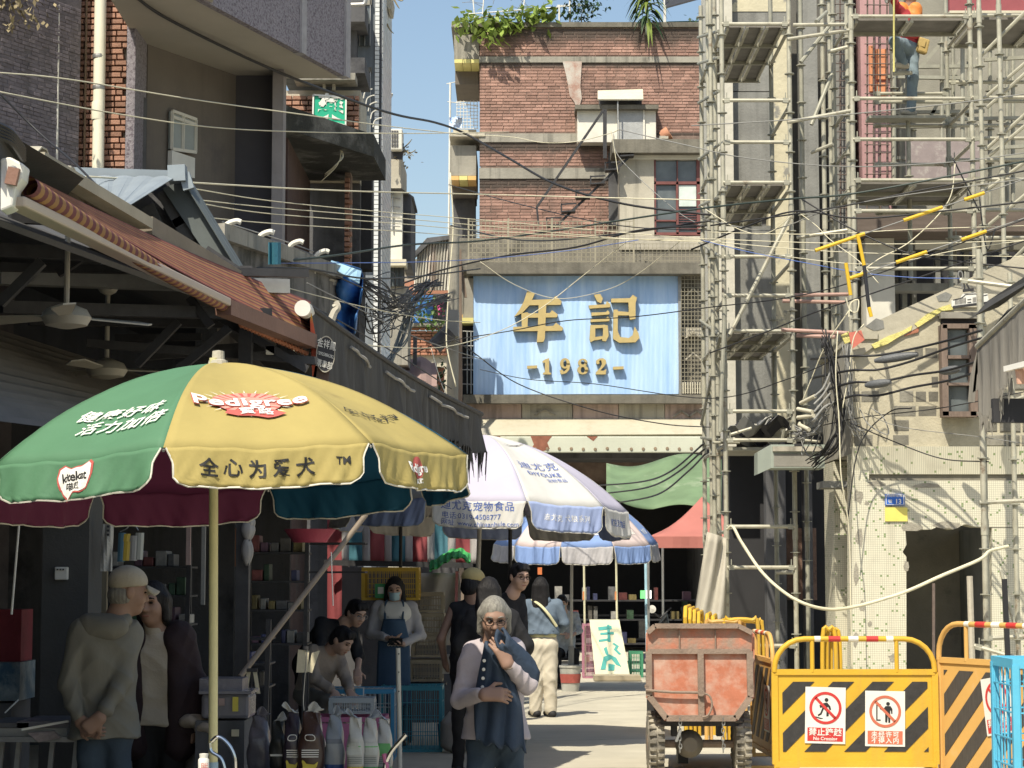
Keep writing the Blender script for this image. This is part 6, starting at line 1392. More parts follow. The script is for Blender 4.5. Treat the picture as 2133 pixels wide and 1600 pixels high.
# white upright pole, chrome handle, price tags, diagonal pole
t=thing('white_post','white drilled upright post between the blue and teal cages','post',V((X(835,16.5),16.5,0))); b=MB(); b.tube([V((X(837,16.5),16.5,-.0)),W(829,1350,16.5)],.019,10); autosmooth(b.build('shaft',mat('cream_post',(.52,.50,.43),.5,.08,4),t))
for y in (1362,1400,1440): b=MB(); b.lathe(W(831,y,16.5)+V((.0,-.018,0)),[(.006,0),(.006,.004)],8,(.0,-1,0)); b.build('drill_hole',m_iron,t)
t=thing('bent_handlebar','bent chrome handle bar sticking up at the right of the food bags','handle',W(810,1590,10.2)); b=MB(); b.tube(spline([W(800,1625,10.2),W(803,1590,10.2),W(815,1565,10.2),W(832,1545,10.2),W(845,1530,10.2)],6),.011,10); autosmooth(b.build('tube',mat('chrome',(.6,.6,.6),.12,.05,3,metal=1,bump=0),t)); b=MB(); b.tube([W(800,1570,10.2),W(808,1610,10.2)],.012,8); b.build('grip',m_cpink,t)
t=thing('price_tags','two cream price tags clipped on a wire above the cages','price tag',W(640,1400,12.4))
for k,(q) in enumerate((((621,1353),(644,1356),(640,1401),(617,1401)),((650,1360),(666,1355),(650,1402),(638,1398)))):
    b=MB(); b.prism([W(x,y,12.4+.02*k) for x,y in q],(0,.006,0)); b.build('tag_card',mat('cream_card',(.58,.52,.36),.7,.08,5),t)
b=MB(); b.tube(spline([W(640,1350,12.4),W(632,1450,12.4),W(633,1480,12.4)],4),.003,4); b.build('wire',m_steel,t); b=MB(); b.box(W(637,1350,12.4),(.03,.02,.02)); b.build('clip',m_iron,t)
t=thing('hanging_tags','pair of narrow pale tags hanging from a dark clip by the post','price tag',W(525,1440,12)); 
for x0,x1 in ((518,511),(531,538)):
    b=MB(); b.prism([W(x0-4,1400,12),W(x0+4,1400,12),W(x1+4,1445,12),W(x1-4,1445,12)],(0,.005,0)); b.build('tag_card',mat('cream_card',()),t)
b=MB(); b.box(W(525,1396,12),(.06,.02,.02)); b.tube([W(524,1400,12),W(522,1500,12)],.005,5); b.build('clip',m_iron,t)
t=thing('slanting_pole','brown wooden pole leaning up to the teal side of the umbrella','pole',W(500,1400,12.6)); b=MB(); b.tube([W(500,1410,12.6),W(762,1072,13.4)],.018,10); autosmooth(b.build('shaft',mat('brown_pole',(.20,.16,.12),.6,.2,8),t))
t=thing('light_rod','thin pale rod hanging above the leaning person in black','rod',W(692,1260,13)); b=MB(); b.tube([W(694,1262,13),W(690,1150,13)],.004,5); b.build('rod',m_white,t)
# shelves in the dim back
def shelf(x0,x1,ys,d,label,post=True,fill=.8,name='stall_shelf'):
    t=thing(name,label,'shelf',V(((X(x0,d)+X(x1,d))/2,d,0)))
    for y in ys: fb(x0,y,x1,y+4,d-.18,d+.18,m_iron,'shelf_board',t)
    if post:
        for x in (x0,x1): 
            for dd in (-.17,.17): b=MB(); b.beam(V((X(x,d),d+dd,0)),W(x,min(ys)-40,d+dd),.03,.03); b.build('post',m_iron,t)
    for y in ys:
        x=x0+4
        while x<x1-10:
            w=rnd(9,24); h=rnd(14,38)
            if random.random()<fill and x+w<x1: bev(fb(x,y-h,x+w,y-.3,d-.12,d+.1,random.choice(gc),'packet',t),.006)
            x+=w+rnd(1,9)
random.seed(21)
shelf(230,395,(1180,1240,1300,1360,1430,1490),14.2,'crowded dim shelf of packets behind the talking couple')
shelf(520,640,(1150,1210,1270,1340),16.5,'dim shelf of small goods left of the leaning person')
shelf(500,560,(1330,1382,1430),13.2,'low rack with clear boxes beside the post',fill=.5)
shelf(640,760,(1130,1190),18,'upper shelf with a pink basin below the striped tarpaulin',post=False,fill=.12)
t=thing('plastic_basin','dim red plastic basin on the upper shelf','basin',W(650,1130,15.8)); b=MB(); b.lathe(W(645,1130,15.8),[(.13,0),(.19,.10),(.20,.10),(.135,.012)],20); autosmooth(b.build('bowl',mat('basin_red',(.32,.05,.08),.5),t))
t=thing('stall_column','rough concrete post at the corner of the stall with tied plastic bags','post',V((X(497,13.),13,0))); b=MB(); b.b2((X(490,13),13,0),(X(506,13),13.08,Z(1060,13))); b.build('shaft',m_concg,t); b=MB(); b.b2((X(492,13),12.98,Z(1180,13)),(X(504,13),12.995,Z(1100,13))); b.build('orange_paper',mat('orange_paper',(.42,.20,.10),.8),t)
t=thing('hanging_clothes_bag','grey plastic bags tied high on the stall post','bag',W(515,1150,12.9))
for (x,y,w,h) in ((517,1105,13,26),(515,1150,11,32),(520,1090,10,20)):
    c=W(x,y,12.85); b=MB(); b.grid(lambda u,v:c+V((M(w,12.9)*math.cos(6.283*u)*math.sin(3.14*(v*.9+.08))+.01*math.sin(u*19),M(w,12.9)*.7*math.sin(6.283*u)*math.sin(3.14*(v*.9+.08)),M(h,12.9)*(1-2*v)*.9)),12,8); b.build('bag',mat('grey_bag',(.24,.23,.22),.5,.2,4,bump=.3,bscale=12),t,smooth=True)
t=thing('long_feed_bag','long pale printed sachet hanging left above the man in the cap','packet',W(222,1140,12.3)); b=MB(); b.grid(lambda u,v:W(214+u*22-v*4,1092+v*98,12.3+.012*math.sin(u*6+v*4)),4,10); solid(b.build('sachet',mat('sachet_white',(.42,.41,.37),.4,.08,4,bump=.15),t),.012)
for k in range(3): b=MB(); b.lathe(W(225,1097+k*8.5,12.27),[(.008,0),(.008,.003)],12,(0,-1,0)); b.build('dot_print',m_iron,t)
t=thing('hanging_packets','bunch of bright sachets hanging above the cap of the man','packet',W(270,1140,12.6))
for (x0,x1,y0,y1,c) in ((248,262,1110,1170,(.10,.20,.26)),(254,272,1112,1128,(.5,.35,.05)),(254,272,1128,1168,(.42,.05,.09)),(272,288,1116,1168,(.40,.39,.36)),(284,300,1110,1166,(.46,.46,.40))):
    b=MB(); b.grid(lambda u,v:W(x0+(x1-x0)*u+v*-3,y0+(y1-y0)*v,12.6-.01*math.sin(u*3)),3,6); solid(b.build('sachet',plain('sachet_%d'%x0,c,.4),t),.01)
b=MB(); b.tube(spline([W(250,1108,12.6),W(265,1100,12.6),W(275,1085,12.6),W(288,1105,12.6)],4),.004,4); b.build('hanger',m_steel,t)
t=thing('clip_board_strip','pale pink strip and cream strip hanging at the shelf edge','strip',W(390,1140,13.8)); fb(387,1095,397,1177,13.8,13.83,mat('strip_pink',(.36,.26,.24),.7),'strip',t); fb(418,1095,428,1260,13.9,13.93,mat('strip_grey',(.22,.22,.21),.7),'strip',t)
# clear box of bits, bags on a churn, jar, table with papers
t=thing('clear_plastic_box','clear plastic tub full of small packets beside the umbrella pole','box',W(450,1495,11.6))
bev(fb(418,1445,520,1498,11.5,11.8,mat('clear_plastic',(.17,.165,.19),.2,.2,6,spec=.6,bump=.1),'tub',t),.02); fb(414,1440,524,1446,11.48,11.82,mat('clear_plastic',()),'rim',t); fb(484,1452,496,1482,11.48,11.495,m_yp,'yellow_packet',t); fb(455,1455,468,1470,11.48,11.495,mat('strip_pink',()),'pink_packet',t); fb(415,1414,505,1440,11.55,11.8,mat('clear_bag2',(.15,.145,.165),.3,.3,5,bump=.5,bscale=12),'plastic_wrap',t)
t=thing('dark_stool','dark box stand below the clear plastic tub','stand',V((X(470,11.6),11.65,0))); b=MB(); b.b2((X(420,11.6),11.5,0),(X(520,11.6),11.85,Z(1499,11.6))); b.build('box',m_dark,t); fb(482,1520,497,1534,11.48,11.497,mat('cream_card',()),'paper_note',t)
t=thing('metal_churn','grey metal churn carrying small feed sacks behind the coat','tank',V((X(415,11.9),11.9,0))); b=MB(); b.lathe(V((X(420,11.9),11.9,0)),[(.09,0),(.10,.05),(.10,.62),(.07,.68)],18); autosmooth(b.build('body',mat('churn_grey',(.22,.21,.21),.5,.15,5,metal=.3),t))
for k,(x,y) in enumerate(((375,1502),(408,1510),(425,1500),(400,1498),(432,1512))):
    t=thing('feed_sack',('small beige feed sack at the left end of the pile','small beige feed sack at the front of the pile','small beige feed sack right of the pile top','small beige feed sack on top of the pile','small beige feed sack half behind the umbrella pole')[k],'sack',W(x,y+10,11.7),0,'small feed sacks on the churn'); c=W(x,y+4,11.7-.04*k)
    b=MB(); b.grid(lambda u,v:c+V((.075*math.cos(6.283*u)*math.sin(3.14*v)**.6,.06*math.sin(6.283*u)*math.sin(3.14*v)**.6,.032*math.cos(3.14*v)+.008*math.sin(u*20))),16,8); b.build('sack',mat('sack_beige',(.26,.22,.18),.8,.15,8,bump=.3),t,smooth=True)
fb_=thing('stall_counter','dark counter supporting the feed sacks','counter',V((X(390,12),12,0))); b=MB(); b.b2((X(345,12.),11.8,0),(X(405,12.),12.3,Z(1518,12))); b.build('counter_body',m_dark,fb_)
t=thing('white_jar','white plastic jar with a red character at the very bottom','jar',W(425,1600,9.0)); b=MB(); b.lathe(W(424,1612,9.0),[(.02,0),(.024,.01),(.024,.06),(.018,.068),(.02,.085),(.0,.088)],14); autosmooth(b.build('body',m_white,t)); vs,fs=text_flat('胖',.034); put_flat(vs,fs,plane_map(W(426,1598,8.97),(1,0,0),(0,0,1),.002),'red_print',m_pred,t)
t=thing('chrome_hoop','chrome chair arm curving beside the umbrella pole','handle',W(465,1590,9.3)); b=MB(); b.tube(spline([W(440,1545,9.3),W(455,1535,9.3),W(475,1550,9.3),W(488,1575,9.3),W(490,1605,9.3)],6),.009,9); b.tube(spline([W(436,1548,9.35),W(440,1565,9.35),W(460,1580,9.35),W(470,1610,9.35)],6),.008,8); autosmooth(b.build('tube',mat('chrome',()),t))
t=thing('steel_table','steel table with papers at the lower left edge','table',W(70,1540,11.3)); fb(-60,1535,172,1546,11.0,11.7,mat('steel_top',(.25,.25,.25),.4,.1,5,metal=.5),'tabletop',t)
for x in (5,40,110,160): b=MB(); b.beam(W(x,1546,11.3),V((X(x-12,11.3),11.3,0)),.025,.025); b.build('leg',m_steel,t)
t=thing('notebook_pile','pile of thin notebooks and printed sheets on the steel table','papers',W(60,1535,11.2))
for (x0,x1,y0,y1,m) in ((-40,140,1517,1534,mat('paper_grey',(.28,.28,.27),.8)),(35,145,1503,1516,mat('clear_bag2',())),(-30,60,1506,1516,m_dark)): fb(x0,y0,x1,y1,11.05,11.5,m,'papers',t)
b=MB(); b.prism([W(58,1528,11.0),W(112,1524,11.0),W(125,1538,10.95),W(80,1546,10.95)],(0,.02,.004)); b.build('printed_sheet',mat('printed_sheet',(.40,.33,.31),.8,.3,30),t); b=MB(); b.beam(W(45,1520,10.98),W(143,1502,11.0),.012,.012); b.beam(W(10,1485,11.2),W(38,1458,11.3),.006,.006); b.build('pen',m_white,t)
t=thing('pale_rod','thin pale rod hanging at the far left above the table','rod',W(30,1200,11)); b=MB(); b.tube([W(40,1088,11),W(24,1280,11)],.006,5); b.build('rod',m_white,t)
t=thing('red_bag_stack','dim red and white wrapped goods at the far left edge','goods',W(15,1420,12.6)); fb(-20,1270,45,1380,12.6,12.9,mat('dim_red',(.22,.03,.04),.7,.3,5),'red_bundle',t); fb(-20,1380,42,1460,12.5,12.9,mat('dim_bag',(.20,.25,.28),.5,.6,7,(.04,.10,.16),.5,4,bump=.3),'printed_sack',t)
b=MB(); b.b2((X(-30,12.7),12.5,0),(X(50,12.7),13,Z(1461,12.7))); b.build('stand',m_dark,t)
t=thing('wall_screen','wooden shutter board behind the talking couple','board',W(200,1200,13.5)); b=MB(); b.b2((X(186,13.6),13.6,0),(X(226,13.6),13.65,Z(1090,13.6))); b.build('board',mat('shutter_wood',(.23,.20,.14),.7,.2,5,stretch=(6,6,.6)),t)
# sack behind the old woman, clutter
t=thing('rice_sack','plump beige sack on the ground behind the walking woman','sack',V((X(952,19.6),19.6,0))); b=MB(); c=V((X(952,19.6),19.6,0)); b.grid(lambda u,v:c+V((.15*math.cos(6.283*u)*min(1,(v*7))**.5*(1-.55*max(0,v-.75)/.25),.13*math.sin(6.283*u)*min(1,v*7)**.5*(1-.55*max(0,v-.75)/.25),.46*v*.82+.012*math.sin(u*25))),18,12); b.build('sack',mat('sack_grey_beige',(.30,.28,.25),.85,.15,6,bump=.4,bscale=20),t,smooth=True)
t=thing('blue_tub','dark blue tub beside the teal cage','tub',V((X(930,20.6),20.6,0))); b=MB(); b.lathe(V((X(928,20.6),20.6,0)),[(.06,0),(.075,.2),(.08,.2)],14); b.build('tub',mat('navy_tub',(.02,.04,.12),.5),t)
t=thing('small_yellow_stool','little pale stool standing behind the woman on the road','stool',V((X(1097,27),27,0))); fb(1085,1428,1110,1434,26.9,27.2,mat('pale_stool',(.60,.56,.42),.5),'seat',t)
for x in (1087,1108): b=MB(); b.beam(W(x,1434,27),V((X(x,27),27,0)),.03,.03); b.build('leg',mat('pale_stool',()),t)
# ================================================================ stalls in the middle distance
t=thing('concrete_bucket','grey bucket with red label holding the umbrella pole','bucket',V((X(1187,DB),DB,0))); c=V((X(1187,DB),DB,0)); b=MB(); b.lathe(c,[(.125,0),(.155,.34),(.165,.34),(.165,.37),(.14,.37),(.13,.30)],22); autosmooth(b.build('pail',mat('bucket_grey',(.42,.41,.36),.5,.1,5),t)); b=MB()
b.grid(lambda u,v:c+V(((.144+.018*v)*math.cos(math.pi*(1.1+.8*u)),(.144+.018*v)*math.sin(math.pi*(1.1+.8*u)),.12+.13*v)),12,3); b.build('label_print',mat('red_label',(.40,.10,.08),.6,.2,20),t); b=MB(); b.lathe(c+V((0,0,.28)),[(.14,0),(.14,.01)],16); b.build('concrete_fill',m_concg,t)
t=thing('leaning_signboard','pale board with green painted characters leaning on the cages','signboard',V((X(1270,33.4),33.4,0)))
D10=33.6; P=[W(1240,1408,D10-.3),W(1312,1406,D10-.3),W(1290,1292,D10+.1),W(1228,1292,D10+.1)]
b=MB(); b.prism(P,(0,.04,.01)); bo=b.build('board',mat('board_cream',(.60,.60,.44),.6,.1,4,(.30,.48,.38),.25,6),t)
ux=(P[1]-P[0]).normalized(); uy=((P[3]+P[2])/2-(P[0]+P[1])/2).normalized(); pmb=plane_map((P[0]+P[1]+P[2]+P[3])/4,ux,uy,.006); tq=plain('turquoise_paint',(.05,.32,.30),.6)
for pts in ([(-.12,.30),(.10,.32),(.10,.38),(-.12,.36)],[(-.10,.22),(.12,.23),(.12,.27),(-.10,.26)],[(.0,.10),(.03,.40),(.07,.40),(.05,.10)],[(-.14,.10),(.02,.12),(.02,.16),(-.14,.14)],[(.10,.08),(.17,.02),(.13,-.04),(.19,-.12),(.15,-.13),(.08,-.04),(.12,.02),(.07,.06)],[(-.08,-.02),(-.03,.02),(-.01,-.14),(-.06,-.12)],[(-.18,-.38),(-.10,-.16),(.0,-.12),(.10,-.18),(.16,-.34),(.08,-.30),(.02,-.20),(-.06,-.24),(-.10,-.38)],[(-.04,-.28),(.06,-.30),(.04,-.40),(-.06,-.40)]):
    vs,fs=poly_tri(pts); put_flat(vs,fs,pmb,'painted_stroke',tq,bo)
fb(1238,1408,1335,1418,D10-.9,D10-.35,mat('cardboard',(.36,.31,.22),.9),'card_on_ground',thing('flattened_cardboard','flattened cardboard on the road below the leaning signboard','cardboard',V((X(1285,D10-.6),D10-.6,0))))
crate('wire_cage','pink wire cage left of the leaning signboard','cage',V((X(1226,33.9),33.9,0)),.22,.35,.88,mat('cage_pink',(.38,.18,.24),.5),(7,5),open_top=False)
crate('wire_cage','green wire cage right of the leaning signboard','cage',V((X(1322,34.2),34.2,0)),.22,.4,.42,mat('cage_green',(.06,.24,.14),.5),(7,4),open_top=False)
for (x,y0,y1,r,m,lb) in ((1216,1168,1330,.018,mat('cream_rod',(.62,.60,.42),.5),'cream pole with an orange stripe under the blue umbrella'),(1283,1165,1340,.018,mat('cream_rod',()),'cream and orange pole right of the bucket'),(1345,1165,1400,.03,mat('pale_blue_rod',(.35,.55,.66),.5),'pale blue pole near the red tent')):
    t=thing('tent_pole',lb,'pole',V((X(x,34),34,0))); b=MB(); b.tube([V((X(x+2,34),34,0)),W(x,1130,34)],r,8); b.build('shaft',m,t)
    if x!=1345: b=MB(); b.tube([W(x,1250,34),W(x,1232,34)],r*1.1,8); b.build('orange_band',mat('orange_band',(.6,.25,.10),.5),t)
t=thing('payment_sign','lit green and white payment card hanging on the pale blue pole','card',W(1345,1238,33.8)); fb(1334,1230,1345,1247,33.8,33.83,mat('lit_green',(.15,.6,.2),.5,emit=(.25,.8,.3,.5)),'green_half',t); fb(1345.5,1230,1357,1247,33.8,33.83,mat('lit_white',(.8,.8,.8),.5,emit=(.9,.9,.9,.6)),'white_half',t)
t=thing('dim_goods_shelf','dim market shelves under the blue umbrella','shelf',V((X(1250,36),36,0)))
for y in (1250,1290,1340,1380): fb(1130,y,1470,y+3,35.8,36.4,m_iron,'shelf_board',t)
random.seed(5)
for y in (1250,1290,1340,1380):
    x=1135
    while x<1460:
        w=rnd(6,18); h=rnd(10,30)
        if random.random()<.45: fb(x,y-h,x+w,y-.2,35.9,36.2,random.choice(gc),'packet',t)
        x+=w+rnd(0,8)
t=thing('orange_lantern','small orange paper sign hanging beyond the man in glasses','sign',W(1125,1190,34)); fb(1120,1182,1129,1197,34,34.05,mat('orange_sign',(.6,.18,.06),.6),'paper',t)
t=thing('parked_scooter','dark scooter with one round mirror in the shade beside the red tent','scooter',V((X(1400,34),34,0)))
b=MB(); b.lathe(W(1358,1269,33.6),[(.02,0),(.065,.01),(.065,.03),(.0,.04)],14,(0,-1,0)); b.build('mirror',m_white,t); b=MB(); b.tube([W(1358,1272,33.7),W(1375,1288,33.8),W(1398,1266,33.8)],.014,6); b.build('handlebar',m_iron,t)
for x in (1375,1450): b=MB(); b.tube([V((X(x,34),34,.25))+V((.22*math.cos(a_*.5236),0,.22*math.sin(a_*.5236))) for a_ in range(13)],.045,8,cap=False); b.build('wheel',m_blk,t)
b=MB(); b.prism([W(x,y,33.85) for x,y in ((1372,1300),(1390,1275),(1400,1330),(1425,1330),(1440,1300),(1470,1295),(1468,1340),(1440,1365),(1390,1362))],(0,.3,0)); bev(b.build('body',m_blk2,t),.04)
# ================================================================ dump tricycle
DC=17.4
t=thing('dump_tricycle','rusty orange dump cart with chained tailgate seen from behind','cart',V((X(1456,DC),DC,0)))
m_or=mat('cart_orange',(.43,.155,.09),.75,.2,5,(.48,.32,.25),.45,7,bump=.6,bscale=6,sharp=.3); m_ord=mat('cart_dirty_steel',(.24,.18,.14),.85,.25,6,(.38,.24,.17),.3,5,bump=.4)
def cp(x,y,d=DC): return W(x,y,d)
tail=[(1351,1357),(1560,1357),(1563,1452),(1532,1495),(1388,1495),(1352,1450)]
b=MB(); b.prism([cp(x,y) for x,y in tail],(0,.03,0)); b.build('tailgate',m_or,t)
hd=[(1349,1318),(1364,1303),(1538,1303),(1566,1318),(1566,1356),(1349,1356)]
b=MB(); b.prism([cp(x,y,DC+.02) for x,y in hd],(0,.03,0)); b.build('upper_flap',mat('cart_flap',(.46,.18,.11),.7,.15,6,(.30,.22,.17),.5,9,bump=.3,sharp=.3),t)
# tub
tb=[(1347,1320),(1570,1320),(1570,1452),(1534,1500),(1385,1500),(1347,1452)]
n=len(tb); b=MB(); f0=[cp(x,y,DC+.05) for x,y in tb]; f1=[p+V((.10,1.25,0)) for p in f0]; b.add(f0+f1,[(i,i+1,n+i+1,n+i) for i in range(1,n-1)]+[(n-1,0,n,2*n-1)]+[tuple(range(n,2*n))]); o=b.build('tub',m_or,t); solid(o,.015)
b=MB(); ed=[(1351,1357),(1352,1450),(1388,1496),(1532,1496),(1563,1452),(1561,1357)]
for a,c in zip(ed,ed[1:]): b.beam(cp(*a,DC-.015),cp(*c,DC-.015),.05,.05)
b.build('gate_frame',m_ord,t)
for q in (((1349,1357),(1563,1357)),((1364,1304),(1538,1304)),((1349,1318),(1364,1304)),((1538,1304),(1566,1318))): 
    b=MB(); b.beam(cp(*q[0],DC-.01),cp(*q[1],DC-.01),.045,.04); b.build('flap_edge',m_ord,t)
b=MB(); b.beam(cp(1459,1360,DC-.02),cp(1461,1494,DC-.02),.05,.03); b.build('centre_post',m_ord,t)
for x in (1415,1490): b=MB(); b.beam(cp(x,1312,DC+.01),cp(x,1352,DC+.01),.01,.008); b.build('flap_seam',m_ord,t)
b=MB(); b.tube([cp(1345,1438,DC-.05),cp(1400,1442,DC-.05),cp(1465,1443,DC-.05)],.012,7); b.build('latch_bar',m_ord,t); b=MB(); b.tube(spline([cp(1462,1443,DC-.06),cp(1478,1450,DC-.06),cp(1483,1470,DC-.06),cp(1475,1490,DC-.06),cp(1463,1494,DC-.06)],5),.010,6); b.build('latch_loop',m_ord,t); b=MB(); b.lathe(cp(1460,1443,DC-.04),[(.03,0),(.03,.03)],10,(0,-1,0)); b.build('latch_knob',m_ord,t)
for x in (1347,1565):
    b=MB(); 
    for k in range(2): b=MB(); b.lathe(cp(x,1375+k*55,DC-.01),[(.02,0),(.02,.03)],8,(0,-1,0)); b.build('hinge_bolt',m_ord,t)
# chassis, axle, wheels
m_tyre=mat('dusty_tyre',(.16,.145,.12),.95,.3,8,(.34,.31,.25),.45,6,bump=.5)
b=MB(); b.b2((X(1376,DC),DC+.12,Z(1515,DC)),(X(1545,DC),DC+.9,Z(1497,DC))); b.build('chassis',m_iron,t)
b=MB(); b.tube([V((X(1352,DC),DC+.3,.235)),V((X(1566,DC),DC+.3,.235))],.035,10); b.build('axle',m_ord,t)
b=MB(); b.lathe(V((X(1437,DC),DC+.3,.235)),[(.0,-.13),(.07,-.12),(.115,-.04),(.12,.0),(.115,.06),(.06,.12)],18,(0,-1,0)); autosmooth(b.build('differential',mat('greasy_hub',(.17,.15,.12),.7,.3,6,bump=.2),t))
for x0,x1 in ((1350,1383),(1530,1563)):
    c=V(((X(x0,DC)+X(x1,DC))/2,DC+.3,.245)); w=X(x1,DC)-X(x0,DC)
    b=MB(); b.lathe(c+V((-w/2,0,0)),[(.13,0),(.21,.0),(.24,.02),(.247,w*.3),(.247,w*.7),(.24,w-.02),(.21,w),(.13,w)],30,(1,0,0)); wo=autosmooth(b.build('wheel',m_tyre,t),50)
    b=MB()
    for k in range(26):
        a=k*2*math.pi/26; 
        for s_ in (-1,1): b.box(c+V((s_*w*.27,math.cos(a+ s_*.1)*.25,math.sin(a+s_*.1)*.25)),(w*.42,.022,.03),rx=a+math.pi/2)
    q=b.build('tread',m_tyre,wo); q['kind']='stuff'
    b=MB(); b.lathe(c+V((-w/2-.005,0,0)),[(.03,0),(.12,.01),(.13,.03)],16,(1,0,0)); b.build('rim',m_ord,wo)
def chain(p,n,par,step=.032):
    for k in range(n):
        c=p+V((.004*math.sin(k*2),0,-step*k)); b=MB(); pts=[c+(V((math.cos(a)*.012,0,math.sin(a)*.022)) if k%2 else V((0,math.cos(a)*.012,math.sin(a)*.022))) for a in [i*math.pi/4 for i in range(9)]]; b.tube(pts,.0045,4,cap=False); b.build('chain_link',m_steel,par)
chain(cp(1416,1498,DC-.03),9,t); chain(cp(1506,1498,DC-.03),9,t)
b=MB(); b.beam(cp(1418,1520,DC-.03),cp(1408,1545,DC-.03),.03,.02); b.build('hook',m_steel,t)
b=MB(); b.b2((X(1400,DC),DC+.25,.30),(X(1412,DC),DC+.36,Z(1510,DC))); b.build('leaf_spring',m_iron,t)
b=MB(); b.b2((X(1495,DC),DC+.25,.30),(X(1507,DC),DC+.36,Z(1510,DC))); b.build('leaf_spring',m_iron,t)
b=MB(); b.b2((X(1418,DC),DC+.5,.05),(X(1440,DC),DC+.7,.2)); b.build('sump',m_iron,t)
b=MB(); b.b2((X(1370,DC),DC+1.35,.35),(X(1550,DC),DC+1.6,.62)); b.build('cab_back',m_iron,t)
